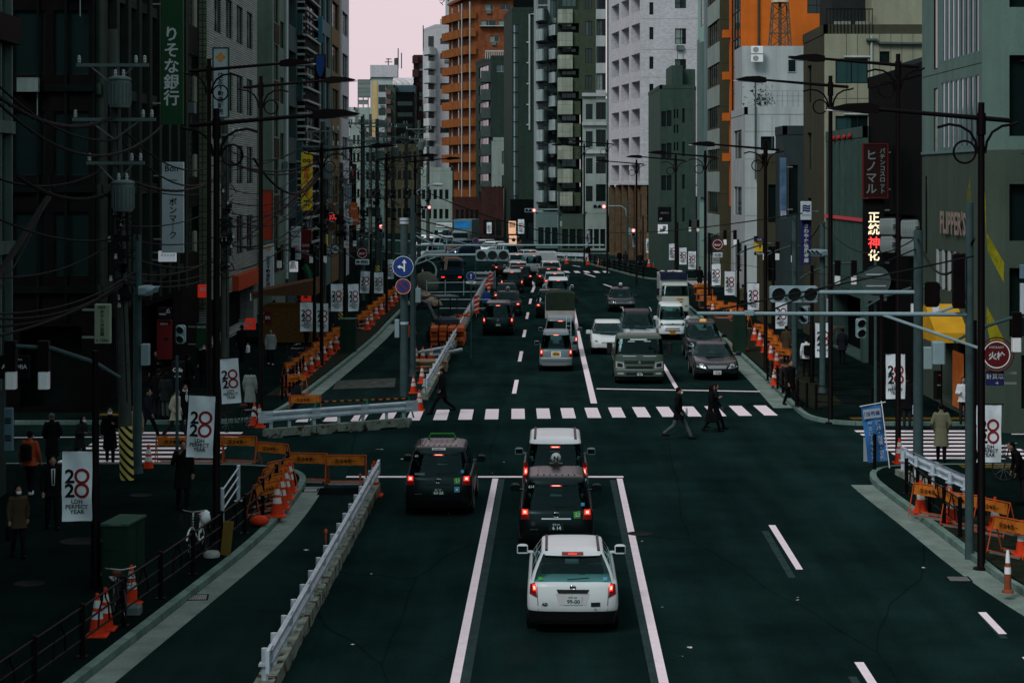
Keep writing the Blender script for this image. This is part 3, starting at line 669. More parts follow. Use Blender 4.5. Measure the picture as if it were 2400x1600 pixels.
for z in (HZ(126,zs+2.6),HZ(146,zs+2.6)):
 mb = MB(); mb.bbox(-.42,.42,-.35,0,z,z+.5,.03); q = mb.build('casing', WHT, acb); mb = MB(); mb.lathe([(.2,-.36),(.2,-.355)],16,(-.1,0,z+.25),0,False,'y'); mb.build('fan_grille', LOUV, q)
tw = thing('water_tower','cream water tank on a rusty lattice tower above the pale rooftop','water tower',(XW(1828,146),146,17.9))
mb = MB(); hT = 3.2; Wd = .72
for sx in (-1,1):
 for sy in (-1,1): mb.tube([(sx*Wd,sy*Wd,0),(sx*Wd*.72,sy*Wd*.72,hT)],.05,6)
for z0,z1 in ((0,1.05),(1.05,2.1),(2.1,3.2)):
 a0,a1 = Wd*(1-.28*z0/hT),Wd*(1-.28*z1/hT)
 for s in (-1,1):
  mb.tube([(-a0,s*a0,z0),(a1,s*a1,z1)],.03,5); mb.tube([(a0,s*a0,z0),(-a1,s*a1,z1)],.03,5); mb.tube([(s*a0,-a0,z0),(s*a1,a1,z1)],.03,5)
  mb.tube([(-a1,s*a1,z1),(a1,s*a1,z1)],.03,5)
mb.tube([(0,0,0),(0,0,hT)],.12,8)
mb.build('lattice_frame', mat('weathered_steel',(.10,.075,.05),.7,var=.3), tw)
mb = MB(); mb.lathe([(.01,hT),(.62,hT+.02),(.62,hT+2.2),(.5,hT+2.4),(.01,hT+2.5)],20); mb.build('tank', mat('cream_tank',(.55,.45,.33),.6,var=.15,streak=.25), tw)
zs = 150
t = building('orange_building','tall orange building with a glazed stair strip framed in orange', [(16.95,157.2),(16.95,zs),(26,zs),(26,157.2)], 30, B_ORANGE,
  {1:[s_open(zs,1892,1940,-20,32,'2hd',.3)],0:[(156.6,150.6,.3,29.9,'void',.1)]})
o = t.location
gl = MB(); gl.box(16.86-o.x,16.94-o.x,150.7-o.y,156.5-o.y,3,29.8); gl.build('glass_strip', GL[3], t)
mb = MB()
for i in range(14): z = 3+i*2; mb.box(16.82-o.x,16.859-o.x,150.7-o.y,156.5-o.y,z,z+.1)
for i in range(4): y = 150.7+i*1.9; mb.box(16.81-o.x,16.858-o.x,y-o.y,y+.1-o.y,3,29.8)
mb.build('mullions', FRAME_D, t)
mb = MB(); mb.box(16.7-o.x,16.949-o.x,156.55-o.y,157.3-o.y,6.5,30)
for py in (82,180,276,370): z = HZ(py,157); mb.box(16.15-o.x,16.69-o.x,156.55-o.y,157.3-o.y,z-.25,z+.35)
mb.box(16.8-o.x,16.949-o.x,150.05-o.y,150.4-o.y,6.5,30)
mb.build('orange_frame', B_ORANGE, t)
mb = MB(); mb.tube([(XW(1778,zs)-o.x,zs-.1-o.y,13),(XW(1778,zs)-o.x,zs-.1-o.y,30)],.09,6); mb.build('pipe', B_OLIVE, t)
zs = 160.2
t = building('olive_building','slim building with ribbed grey window bays and a dark olive end wall', [(16.3,170.2),(16.3,zs),(18.6,zs),(18.6,170.2)], 30, B_OLIVE,
  {0: [(168.8,162.2,z,z+2.0,'4d',.08) for z in (2.5,5.9,9.3,12.7,16.1,19.5,22.9,26.3)]})
o = t.location
for k in range(9): z = .75+3.4*k; mb = MB(); mb.box(16.22-o.x,16.29-o.x,160.6-o.y,170-o.y,z,z+1.6); mb.build('ribbed_panel', B_PALE2, t)
lines_on(t,'panel_joints',JOINT,16.35,18.6,zs,[4,7.4,10.8,14.2,17.6,21,24.4],.04)
zs = 173.5
t = building('teal_building','narrow teal building with pale mint glazed top and a tall strip sign', [(16.7,184),(16.7,zs),(20.3,zs),(20.3,184)], 36, mat('mint_panel',(.22,.36,.31),.6,var=.1,streak=.1), {0:[(181,175,22,28,'2s',.05)]})
part_box(t,'corner_column',FRAME_B,16.5,16.69,zs+.2,zs+2.2,0,35.9)
part_box(t,'strip_panel',B_TEAL,16.45,16.69,177.5,181.5,7,20.5); part_box(t,'strip_panel',FRAME_B,16.6,16.69,182.2,183.6,0,21)
zs = 188
t = building('dark_green_building','dark green tiled block with slit windows and a stepped roof', [(13.6,204),(13.6,zs),(16.6,zs),(17.25,zs+4),(17.25,204)], HZ(208,zs), mat('deep_green_tile',(.040,.070,.058),.65,var=.12,streak=.15,speck=.15),
  {1:[s_open(zs,1550,1561,261,297,'1d'),s_open(zs,1563,1574,259,296,'1d'),s_open(zs,1579,1583,256,278,'1d'),s_open(zs,1586,1590,256,277,'1d'),s_open(zs,1599,1605,254,288,'1d'),s_open(zs,1579,1583,293,312,'1d'),s_open(zs,1586,1590,292,312,'1d'),s_open(zs,1550,1561,337,372,'1d'),s_open(zs,1563,1574,335,371,'1d'),s_open(zs,1579,1583,334,353,'1d'),s_open(zs,1586,1590,333,353,'1d'),s_open(zs,1599,1605,332,366,'1d'),s_open(zs,1550,1561,411,446,'1d'),s_open(zs,1563,1574,411,446,'1d'),s_open(zs,1599,1605,409,443,'1d'),s_open(zs,1599,1605,487,520,'1d')]}, parapet=.35)
o = t.location; hz = HZ(208,zs)
mb = MB(); mb.box(XW(1576,zs)-o.x,XW(1602,zs)-o.x,zs+1-o.y,zs+8-o.y,hz+.01,hz+2.2); mb.box(XW(1602,zs)+.01-o.x,XW(1634,zs)-o.x,zs+2-o.y,zs+8-o.y,hz+.01,hz+1.9); mb.build('roof_structure', MATS['deep_green_tile'], t)
zs = 213
xw0 = 13.45
fl = [HZ(y, 216) for y in (105,178,243,308,374,438)]
lz = []
for zt_ in (28,24.95,21.8,18.9,16,13.05,10.15):
 for a_,b_ in ((.04,.29),(.36,.60),(.67,.92)): lz.append((213+19*b_,213+19*a_,zt_-1.85,zt_,'voidl',1.1))
sw = []
for py in (20,78,147,211,276,344): sw.append(s_open(zs,1522,1531.5,py-14,py+15,'1d',.2))
sw += [s_open(zs,1582,1608,67,104,'2hc'),s_open(zs,1582,1608,139,176,'2hc'),s_open(zs,1582,1608,-12,20,'2hc'),s_open(zs,1551,1575,410,452,'2')]
t = building('white_tower','tall white tiled corner tower with rows of deep square loggias above a brown brick base', [(11.0,232),(xw0,zs),(20.2,zs),(20.2,260),(13,260)], 36, B_WHITE, {0: lz, 1: sw}, z0=8.2)
o = t.location
lines_on(t,'joint_lines',mat('grey_seam',(.18,.18,.19),.9,var=0),xw0,20.2,zs,[HZ(y,zs) for y in (45,117,182,247,313,380)],.035)
mb = MB(); mb.prism([(11.0-.1-o.x,232.1-o.y),(xw0-.08-o.x,zs-.12-o.y),(20.25-o.x,zs-.12-o.y),(20.25-o.x,259-o.y),(13-o.x,259-o.y)],8.0,8.19); mb.build('white_cornice', B_PALE, t)
BRK = mat('brown_brick',(.14,.095,.055),.8,brick=(.22,.075,.012,.5),bcol=(.05,.04,.03),var=.25)
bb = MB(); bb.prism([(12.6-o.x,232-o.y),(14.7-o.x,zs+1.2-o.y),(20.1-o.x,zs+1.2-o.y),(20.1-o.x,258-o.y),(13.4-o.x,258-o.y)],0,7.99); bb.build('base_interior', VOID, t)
for i,x in enumerate((13.5,14.9,16.3,17.9)): mb = MB(); mb.box(x-o.x,x+.55-o.x,zs+.0-o.y,zs+.6-o.y,0,7.98); mb.build('brick_pier', BRK, t)
for k in range(1,6): f = k/5; x = lerp(xw0,11.0,f); y = lerp(zs,232,f); mb = MB(); mb.box(x-o.x+.02,x+.6-o.x,y-.9-o.y,y-.1-o.y,0,7.98); mb.build('brick_pier', BRK, t)
mb = MB(); mb.box(xw0-o.x,20.1-o.x,zs+.61-o.y,zs+1.1-o.y,3.3,4.4); mb.box(xw0-o.x,20.1-o.x,zs+.61-o.y,zs+1.1-o.y,7.0,7.98); mb.build('brick_band', BRK, t)
mb = MB(); mb.box(14.1-o.x,17-o.x,zs+1.12-o.y,zs+1.19-o.y,.2,3); mb.build('shop_window', mat('dim_lit_shop',(.1,.08,.05),.3,emis=(1,.6,.3),estr=.10,var=.4), t)
def far_x(px, Z): return XW(px, Z)
zs = 246
fz = [HZ(y, zs) for y in (20,82,146,209,278,342,405,470)]
t = building('grey_building','light grey apartment building with paired dark windows beside a downpipe', [(XW(1366,zs),zs+9),(XW(1366,zs),zs),(XW(1422,zs),zs),(XW(1426,zs),zs+9)], HZ(232,zs), B_PALE2,
  {1: [(XW(1373,zs),XW(1389,zs),z-.1,z+1.75,'2d',.25) for z in fz[4:]]+[(XW(1397,zs),XW(1420,zs),z-.1,z+1.95,'3d',.25) for z in fz[4:]]}, parapet=0)
o = t.location
up = building('grey_building','light grey upper bay with tall windows above the paler lower storeys', [(XW(1397,zs),zs+9),(XW(1397,zs),zs),(XW(1420,zs),zs),(XW(1424,zs),zs+9)], 36, B_PALE,
  {1: [(XW(1397.4,zs),XW(1419.5,zs),z-.1,z+1.9,'3',.25) for z in fz[:4]]}, z0=HZ(232,zs)+.01)
mb = MB(); mb.box(XW(1422,zs)-o.x,XW(1427,zs)-o.x,zs-.3-o.y,zs-.01-o.y,0,35); mb.build('corner_column', mat('grey_green_column',(.12,.17,.15),.6,var=.1), t)
mb = MB()
for y in (222,290,356): mb.box(XW(1366,zs)-.1-o.x,XW(1422,zs)-o.x,zs-.35-o.y,zs-.02-o.y,HZ(y+4,zs),HZ(y-2,zs)+.1)
mb.build('ledge', B_PALE, t)
t = building('green_tile_building','dark green tiled bay with one column of windows', [(XW(1362,zs)-.2,zs+12),(XW(1362,zs)-.2,zs+.6),(XW(1396.5,zs),zs+.6),(XW(1396.5,zs),zs+12)], 36, mat('mid_green_tile',(.055,.075,.05),.7,brick=(.3,.12,.012,.5),var=.12), {1: [(XW(1372,zs),XW(1388,zs),z-.05,z+1.7,'2',.25) for z in fz[:4]]}, z0=HZ(232,zs)+.02)
def balconies(t, name, m, x0, x1, y0, y1, zs_, hh, curved=False, slab=None):
 o = t.location
 for z in zs_:
  mb = MB()
  if curved:
   n = 8; pts = [(lerp(x0,x1,i/n)-o.x, y0-o.y-math.sin(math.pi*i/n)*(y1-y0)*.9) for i in range(n+1)]
   for i in range(n):
    a, c = pts[i], pts[i+1]; mb.quad((*a,z),(*c,z),(*c,z+hh),(*a,z+hh)); mb.quad((a[0],a[1]+.1,z+hh),(*a,z+hh),(*c,z+hh),(c[0],c[1]+.1,z+hh)); mb.quad((*c,z),(*a,z),(a[0],y1-o.y,z),(c[0],y1-o.y,z))
   mb.quad((pts[0][0],y1-o.y,z),(*pts[0],z),(*pts[0],z+hh),(pts[0][0],y1-o.y,z+hh)); mb.quad((*pts[-1],z),(pts[-1][0],y1-o.y,z),(pts[-1][0],y1-o.y,z+hh),(*pts[-1],z+hh))
  else:
   mb.box(x0-o.x,x1-o.x,y0-o.y,y1-o.y,z-.12,z); mb.box(x0-o.x,x1-o.x,y0-o.y,y0+.12-o.y,z+.004,z+hh)
   mb.box(x0-o.x,x0+.12-o.x,y0+.121-o.y,y1-o.y,z+.004,z+hh); mb.box(x1-.12-o.x,x1-o.x,y0+.121-o.y,y1-o.y,z+.004,z+hh)
  mb.build('balcony', m, t)
zs = 247
t = building('balcony_building','apartment block with stacked pale green tiled balconies at the far corner', [(XW(1309,zs),zs+14),(XW(1309,zs),zs+3),(XW(1361,zs),zs+3),(XW(1361,zs),zs+14)], 36, B_DKGREEN,
  {1: [(XW(1318,zs),XW(1352,zs),HZ(y,zs)-.3,HZ(y,zs)+2.1,'3',.2) for y in (5,60,113,167,222,276,331,385,437,490,545)]})
balconies(t,'balcony',mat('pale_green_balcony_tile',(.30,.34,.28),.75,brick=(.9,1.1,.02,0),var=.15,streak=.25),XW(1308,zs),XW(1342,zs),zs,zs+3,[HZ(y,zs) for y in (52,106,159,212,266,319,371,426,480,535)],1.55)
o = t.location; mb = MB()
for y in (52,106,159,212,266,319,371,426,480,535): mb.box(XW(1342.5,zs)-o.x,XW(1361,zs)-o.x,zs+.4-o.y,zs+3-o.y,HZ(y,zs)-.1,HZ(y,zs)+1.5)
mb.build('tiled_balcony_end', mat('green_mosaic',(.075,.10,.065),.75,brick=(.2,.2,.03,.5),bcol=(.03,.045,.03),var=.1), t)
zs = 258
t = building('curved_balcony_building','blue-grey apartment block with stacked rounded balconies', [(XW(1254,zs),zs+14),(XW(1256,zs),zs+2),(XW(1309,zs),zs+2),(XW(1309,zs),zs+14)], 40, mat('blue_grey_wall',(.21,.26,.27),.7,var=.12,streak=.2),
  {1: [(XW(1262,zs),XW(1284,zs),HZ(y,zs)-.3,HZ(y,zs)+2.0,'2d',.2) for y in range(2,560,47)]+[(XW(1290,zs),XW(1307,zs),HZ(y,zs)-.3,HZ(y,zs)+2.0,'2',.2) for y in range(34,560,55)]})
BGB = mat('blue_grey_balcony',(.25,.31,.32),.7,var=.15,streak=.25)
balconies(t,'balcony',BGB,XW(1256,zs),XW(1285,zs),zs,zs+2,[HZ(y,zs) for y in range(50,560,47)],1.45,True)
balconies(t,'balcony',BGB,XW(1285.5,zs),XW(1314,zs),zs-.6,zs+2,[HZ(y,zs) for y in range(86,560,55)],1.3,True)
zs = 300
t = building('white_slab_building','thin slice of a white building seen between the dark tower and the rounded balconies', [(XW(1250,zs),zs+10),(XW(1250,zs),zs),(XW(1276,zs),zs),(XW(1276,zs),zs+10)], HZ(-20,zs), B_WHITE)
zs = 290
t = building('dark_glass_tower','dark green tower with a tall glazed stair strip and white downpipe', [(XW(1180,zs),zs+14),(XW(1200,zs),zs),(XW(1252,zs),zs),(XW(1252,zs),zs+14)], HZ(26,zs), B_DKGREEN, {1:[(XW(1203,zs),XW(1215,zs),.5,HZ(58,zs),'2s',.2)]})
o = t.location; mb = MB()
for i in range(14): z = 2+i*2.1; mb.box(XW(1203,zs)-o.x,XW(1215,zs)-o.x,zs-.05-o.y,zs-.01-o.y,z,z+.14)
mb.build('transoms', FRAME_D, t); mb = MB(); mb.tube([(XW(1252,zs)-o.x,zs-.2-o.y,HZ(34,zs)),(XW(1241,zs)-o.x,zs-.2-o.y,HZ(34,zs)),(XW(1241,zs)-o.x,zs-.2-o.y,HZ(305,zs))],.12,6)
for y in (100,148,197,246,293): mb.tube([(XW(1234,zs)-o.x,zs-.2-o.y,HZ(y,zs)),(XW(1241,zs)-o.x,zs-.2-o.y,HZ(y,zs))],.1,6)
mb.build('downpipe', B_PALE, t)
mb = MB(); mb.box(XW(1203,zs)-o.x,XW(1252,zs)-o.x,zs+2-o.y,zs+12-o.y,HZ(26,zs)+.01,HZ(-30,zs)); mb.build('roof_structure', VOID, t)
zs = 318
t = building('green_tile_block','dark green tiled block with white railing on its roof, in front of the orange-brown tower', [(XW(1126,zs)-1,zs+16),(XW(1152,zs),zs),(XW(1202,zs),zs),(XW(1202,zs),zs+16)], HZ(138,zs), B_DKGREEN, {1:[(XW(1164,zs),XW(1197,zs),HZ(y+7,zs),HZ(y-10,zs),'3l') for y in (162,)],0:[(zs+13,zs+3,HZ(y,zs),HZ(y,zs)+1.7,'3d') for y in range(175,520,43)]})
o = t.location; mb = MB()
for i in range(14): x = lerp(XW(1137,zs),XW(1202,zs),i/13); mb.box(x-o.x,x+.12-o.x,zs+.3-o.y,zs+.5-o.y,HZ(138,zs),HZ(120,zs))
mb.box(XW(1137,zs)-o.x,XW(1202,zs)-o.x,zs+.3-o.y,zs+.5-o.y,HZ(122,zs),HZ(118,zs)); mb.build('roof_railing', B_PALE, t)
balconies(t,'balcony',mat('dark_green_balcony',(.05,.075,.07),.7,var=.15),XW(1127,zs),XW(1150,zs),zs+.5,zs+4,[HZ(y,zs) for y in range(190,520,43)],1.6)
zs = 305
t = building('low_pale_building','low pale grey building with satellite dish at the foot of the green block', [(XW(1152,zs),zs+10),(XW(1152,zs),zs),(XW(1202,zs),zs),(XW(1202,zs),zs+10)], HZ(330,zs), B_PALE2, {1:[(XW(1176,zs),XW(1200,zs),HZ(y+16,zs),HZ(y-14,zs),'2') for y in (368,425)]+[(XW(1158,zs),XW(1163,zs),HZ(460,zs),HZ(436,zs),'1d'),(XW(1168,zs),XW(1173,zs),HZ(460,zs),HZ(436,zs),'1d')]})
zs = 345
BY = [53,102,140,181,222,263,305,349,394]
t = building('orange_brown_tower','tall orange-brown tiled tower with long stacked balconies on its left side', [(XW(1052,zs+14),zs+14),(XW(1106,zs),zs),(XW(1204,zs),zs),(XW(1204,zs),zs+14)], HZ(-2,zs), B_ORTILE,
  {1:[(XW(l,zs),XW(r,zs),HZ(bt,zs),HZ(tp,zs),'2lc',.2) for l,r,tp,bt in [(1136,1157,10,24),(1172,1198,10,24),(1127,1163,48,62),(1168,1200,48,62),(1147,1170,84,98),(1184,1204,84,98)]]})
o = t.location
mb = MB(); mb.box(XW(1124,zs)-o.x,XW(1204,zs)-o.x,zs-1.0-o.y,zs-.01-o.y,HZ(63,zs),HZ(61,zs)); mb.build('white_balcony_slab', B_PALE, t)
mb = MB(); mb.prism([(XW(1048,zs)-.3-o.x,.3),(XW(1100,zs)-.8-o.x,-15),(XW(1204,zs)-o.x,-15),(XW(1204,zs)-o.x,0)],HZ(-2,zs)+.01,HZ(-2,zs)+.5); mb.build('roof_edge', B_ORTILE, t)
BO = mat('orange_balcony',(.22,.075,.022),.7,var=.22,streak=.25,scale=.8)
for y in range(30,570,42):
 zb = HZ(y+12,zs); mb = MB(); n = 6
 a0, a1 = (XW(1053,zs+14)-o.x, -.2), (XW(1112,zs)-o.x, -14.6)
 q0, q1 = Vector((*a0,0)), Vector((*a1,0)); d = (q1-q0); ln = d.length; M = Matrix.Translation((a0[0],a0[1],zb)) @ Matrix.Rotation(math.atan2(d.y,d.x),4,'Z')
 mb.box(0,ln,-1.4,.3,-.15,0,0,M); mb.box(0,ln,-1.4,-1.25,.004,1.25,0,M); mb.box(ln-.15,ln,-1.249,.3,.004,1.25,0,M)
 for k in range(1,n): mb.box(ln*k/n-.06,ln*k/n+.06,-1.43,-1.402,.1,1.2,0,M)
 mb.build('balcony', BO, t)
mb = MB();
for px,dy in ((1056,-4),(1074,-10),(1082,-13),(1102,-17)): mb.tube([(XW(px,zs)-o.x,dy,0),(XW(px,zs)-o.x,dy,HZ(8,zs))],.1,6)
mb.build('downpipe', B_PALE, t)
zs = 372
t = building('white_balcony_block','white apartment block with stacked rounded balconies left of the orange-brown tower', [(XW(990,zs+10),zs+12),(XW(1020,zs),zs),(XW(1062,zs),zs),(XW(1062,zs),zs+12)], HZ(64,zs), B_WHITE,
  {1:[(XW(1032,zs),XW(1054,zs),HZ(y+7,zs),HZ(y-7,zs),'2d',.25) for y in (97,132,166,202,240,305)]})
balconies(t,'balcony',mat('white_balcony',(.42,.45,.46),.7,var=.12,streak=.2),XW(993,zs),XW(1022,zs),zs-.6,zs+2.5,[HZ(y,zs) for y in (130,163,196,229,262,296,330,363,396,430,465,500)],1.35,True)
o = t.location; mb = MB(); mb.box(XW(1003,zs)-o.x,XW(1020,zs)-o.x,zs+1.3-o.y,zs+1.5-o.y,3,HZ(84,zs)); mb.build('balcony_recess', GL[0], t)
mb = MB(); mb.box(XW(1030,zs)-o.x,XW(1055,zs)-o.x,zs+3-o.y,zs+9-o.y,HZ(64,zs)+.51,HZ(42,zs)); mb.build('roof_structure', mat('cream_grey',(.42,.40,.33),.7,var=.1), t)
ant = MB(); ant.tube([(XW(992,zs),zs,HZ(120,zs)),(XW(992,zs),zs,HZ(60,zs))],.1,5); tag(ant.build('antenna_mast', SIGNBACK),'thin antenna mast rising beside the white balcony block','antenna')
zs = 420
t = building('grey_tower','pale grey tower with roof lettering far behind the orange-brown tower', [(XW(1044,zs),zs+10),(XW(1044,zs),zs),(XW(1110,zs),zs),(XW(1110,zs),zs+10)], HZ(-12,zs), B_PALE)
lettering(t,'マンション',1.6,INK,(XW(1072,zs)-t.location.x,-10.06,HZ(6,zs)),0)
zs = 400
t = building('red_brown_block','slim dark red-brown block with stacked balconies left of the white balcony block', [(XW(969,zs),zs+10),(XW(969,zs),zs),(XW(1000,zs),zs),(XW(1000,zs),zs+10)], HZ(135,zs), B_BROWN, {1:[(XW(982,zs),XW(994,zs),HZ(y+7,zs),HZ(y-5,zs),'2c',.2) for y in range(152,420,34)]})
balconies(t,'balcony',B_BROWN,XW(967,zs),XW(981,zs),zs-1.2,zs,[HZ(y,zs) for y in (148,180,212,243,275,306,340,372)],1.3)
zs = 392
t = building('arched_roof_building','teal-grey building with an arched pale metal roof', [(XW(920,zs),zs+14),(XW(920,zs),zs),(XW(972,zs),zs),(XW(972,zs),zs+14)], HZ(200,zs), mat('blue_teal_wall',(.045,.08,.095),.6,var=.12), {1:[(XW(928,zs),XW(966,zs),HZ(y+7,zs),HZ(y-5,zs),'3d',.2) for y in (250,285,320)]}, parapet=0)
o = t.location; mb = MB(); n = 8
for i in range(n):
 q0, q1 = math.pi*.5*i/n, math.pi*.5*(i+1)/n; x0, x1 = XW(920,zs)-o.x, XW(968,zs)-o.x; hh = HZ(180,zs)-HZ(200,zs)
 f = lambda q: (-o.y+zs+4*(1-math.cos(q)), HZ(200,zs)+hh*math.sin(q))
 a, c = f(q0), f(q1); mb.quad((x0,a[0],a[1]),(x1,a[0],a[1]),(x1,c[0],c[1]),(x0,c[0],c[1]))
mb.quad((x0,4-o.y+zs,HZ(180,zs)),(x1,4-o.y+zs,HZ(180,zs)),(x1,13-o.y+zs,HZ(180,zs)),(x0,13-o.y+zs,HZ(180,zs)))
mb.build('arched_roof', mat('pale_ribbed_roof',(.50,.48,.50),.5,brick=(1.2,40,.08,0),var=.1), t)
for l, r, tp, m_, lab, Z in [(905,925,205,B_BROWN,'narrow grey building with red-brown balconies before the arched roof',386),(928,970,222,B_DARK,'dark stepped building in front of the arched roof',378)]:
 t = building('far_building',lab,[(XW(l,Z),Z+8),(XW(l,Z),Z),(XW(r,Z),Z),(XW(r,Z),Z+8)],HZ(tp,Z),m_ if m_ is B_DARK else B_GREEN,{1:[(XW(l+3,Z),XW(r-3,Z),HZ(y+6,Z),HZ(y-5,Z),'2d',.2) for y in range(tp+20,440,26)]})
 if m_ is B_BROWN: balconies(t,'balcony',mat('pinkish_balcony',(.13,.08,.07),.7,var=.2),XW(l,Z),XW(r-8,Z),Z-1,Z,[HZ(y,Z) for y in range(tp+16,430,22)],.8)
zs = 420
t = building('white_yellow_building','white and grey building with a yellow vertical stripe and blank roof sign', [(XW(868,zs),zs+12),(XW(868,zs),zs),(XW(932,zs),zs),(XW(932,zs),zs+12)], HZ(188,zs), B_PALE, {1:[(XW(887,zs),XW(904,zs),HZ(y+9,zs),HZ(y-8,zs),'2d',.2) for y in (207,236,262,290,318,345)]})
o = t.location; mb = MB(); mb.box(XW(872,zs)-o.x,XW(885,zs)-o.x,zs-.1-o.y,zs-.01-o.y,5,HZ(191,zs)); mb.build('yellow_stripe', B_CREAM, t)
mb = MB(); mb.box(XW(868,zs)-o.x,XW(932,zs)-o.x,zs-.5-o.y,zs+3-o.y,HZ(187,zs)+.5,HZ(153,zs)); mb.build('roof_sign_box', B_WHITE, t)
mb = MB()
for px, a in ((901,128),(918,128),(925,104),(933,115)): mb.tube([(XW(px,zs)-o.x,1,HZ(153,zs)),(XW(px,zs)-o.x,1,HZ(a,zs))],.12,5)
mb.tube([(XW(893,zs)-o.x,1,HZ(137,zs)),(XW(911,zs)-o.x,1,HZ(137,zs))],.1,5); mb.tube([(XW(895,zs)-o.x,1,HZ(130,zs)),(XW(909,zs)-o.x,1,HZ(130,zs))],.1,5)
mb.box(XW(915,zs)-o.x,XW(925,zs)-o.x,.5,1.5,HZ(153,zs),HZ(145,zs)); mb.tube([(XW(918,zs)-o.x,1,HZ(150,zs)),(XW(918,zs)-o.x,1,HZ(128,zs))],.25,6); mb.tube([(XW(922,zs)-o.x,1,HZ(150,zs)),(XW(922,zs)-o.x,1,HZ(127,zs))],.25,6)
mb.build('roof_antennas', SIGNBACK, t)
zs = 440
t = building('billboard_building','grey building carrying a bare billboard frame open to the sky', [(XW(829,zs),zs+10),(XW(829,zs),zs),(XW(870,zs),zs),(XW(870,zs),zs+10)], HZ(252,zs), B_PALE2, {1:[(XW(833,zs),XW(864,zs),HZ(y+8,zs),HZ(y-5,zs),'3',.2) for y in (285,315,345)]}, parapet=0)
o = t.location
mb = MB(); mb.box(XW(830,zs)-o.x,XW(868,zs)-o.x,-.1,.2,HZ(225,zs),HZ(181,zs)); mb.box(XW(830,zs)-o.x,XW(855,zs)-o.x,-.1,.2,HZ(241,zs),HZ(230,zs)); mb.build('billboard_panel', mat('billboard_grey',(.17,.21,.20),.7,brick=(4,.9,.06,0),var=.15), t)
mb = MB()
for px in (831,843,855,867): mb.box(XW(px,zs)-.1-o.x,XW(px,zs)+.1-o.x,.21,.45,HZ(253,zs),HZ(181,zs))
mb.build('billboard_frame', SIGNBACK, t)
for i,(l,r,tp,m_,lab) in enumerate([(812,832,258,B_PALE,'pale low building at the left edge of the sky gap'),(820,850,300,B_PALE2,'grey low house under the billboard building'),(850,900,330,B_TEAL,'teal low block behind the utility poles'),(900,985,345,B_OLIVE,'low olive block behind the tangle of poles'),(980,1060,400,B_PALE2,'low pale block with flat roof at the end of the street'),(1060,1130,470,B_BROWN,'low brown shophouse at the end of the street')]):
 Z = 352-i*9
 building('far_building',lab,[(XW(l,Z),Z+8),(XW(l,Z),Z),(XW(r,Z),Z),(XW(r,Z),Z+8)],HZ(tp,Z),m_,{1:rows(XW(l,Z)+.4,XW(r,Z)-.4,max(2,int((r-l)/14)),.6,[z for z in (2.6,5.6,8.6,11.6,14.6,17.6) if z+1.6 < HZ(tp,Z)],1.5,'2d')})
for i,(l,r,tp,Z,m_,lab) in enumerate([(1128,1180,440,300,B_BROWN,'brown-faced shop at the foot of the pale block'),(1196,1256,470,284,B_DARK,'dark shopfront beneath the glass tower'),(1256,1312,500,252,B_TEAL,'grey shopfront under the rounded balconies'),(1312,1372,505,243.5,B_GREEN,'green-grey shopfront under the tiled balconies'),(1372,1424,500,243.5,B_PALE2,'pale shopfront under the paired windows')]):
 building('shophouse',lab,[(XW(l,Z),Z+1.9),(XW(l,Z),Z),(XW(r,Z),Z),(XW(r,Z),Z+1.9)],HZ(tp,Z),m_,{1:rows(XW(l,Z)+.2,XW(r,Z)-.2,3,.8,[.4],2.3,'2d')},parapet=.15)
XL = -14.9
def e_open(pl, pr, tp, bt, st, X=XL, dep=.16):
 y0, y1 = X*F/(pl-1200), X*F/(pr-1200); return (y0, y1, HZ(bt,y0), HZ(tp,y0), st, dep)
t = building('corner_building_left','pale grey building with tall mullioned windows at the left edge of the street', [(-13.4,20),(-13.4,54.2),(-30,54.2),(-30,20)], 26, mat('blue_green_stone',(.03,.05,.047),.7,var=.15,streak=.2),
  {0: [(46+i*2.05,47.75+i*2.05,z0,z1,'2b',.2) for i in range(4) for z0,z1 in ((3.8,6.4),(7.0,9.6),(10.2,12.2),(13.0,15.5))]})
o = t.location; mb = MB()
for i in range(8): y = 46+i*1.15; mb.box(-13.39-o.x,-13.2-o.x,y-.07-o.y,y+.07-o.y,3,20)
mb.build('pilasters', mat('pale_stone',(.07,.105,.098),.7,var=.15,streak=.25), t)
mb = MB()
for z in (6.5,9.65,12.25): mb.box(-13.39-o.x,-13.15-o.x,44-o.y,54.2-o.y,z,z+.32)
mb.build('ledge', MATS['pale_stone'], t)
mb = MB(); mb.box(-13.39-o.x,-13.0-o.x,51-o.y,54.25-o.y,12.0,12.7); mb.build('brown_fascia', B_DKRED, t)
fz = [1.2,5.0,8.6,12.2,15.8,19.4]
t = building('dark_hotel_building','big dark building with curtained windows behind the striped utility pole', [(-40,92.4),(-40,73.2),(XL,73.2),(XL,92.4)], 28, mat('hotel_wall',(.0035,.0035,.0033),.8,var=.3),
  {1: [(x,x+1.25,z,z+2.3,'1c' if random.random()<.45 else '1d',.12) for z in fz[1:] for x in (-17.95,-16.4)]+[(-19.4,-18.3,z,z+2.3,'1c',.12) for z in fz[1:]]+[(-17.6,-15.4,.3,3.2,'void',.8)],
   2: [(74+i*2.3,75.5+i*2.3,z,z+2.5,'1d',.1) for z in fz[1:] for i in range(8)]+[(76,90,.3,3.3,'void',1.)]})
o = t.location; GCOL = mat('green_column',(.016,.025,.021),.7,var=.2,streak=.25); mb = MB()
for i in range(9): y = 73.3+i*2.3; mb.box(XL+.002-o.x,XL+.3-o.x,y-o.y,y+.6-o.y,3.6,27)
for z in fz[1:]: mb.box(XL+.001-o.x,XL+.2-o.x,73.2-o.y,92.4-o.y,z-.7,z-.3)
mb.build('green_columns', GCOL, t)
mb = MB()
for i in range(8): x = -22+i*1.0; mb.box(x-o.x,x+.1-o.x,-.1+73.2-o.y,73.19-o.y,3.4,27)
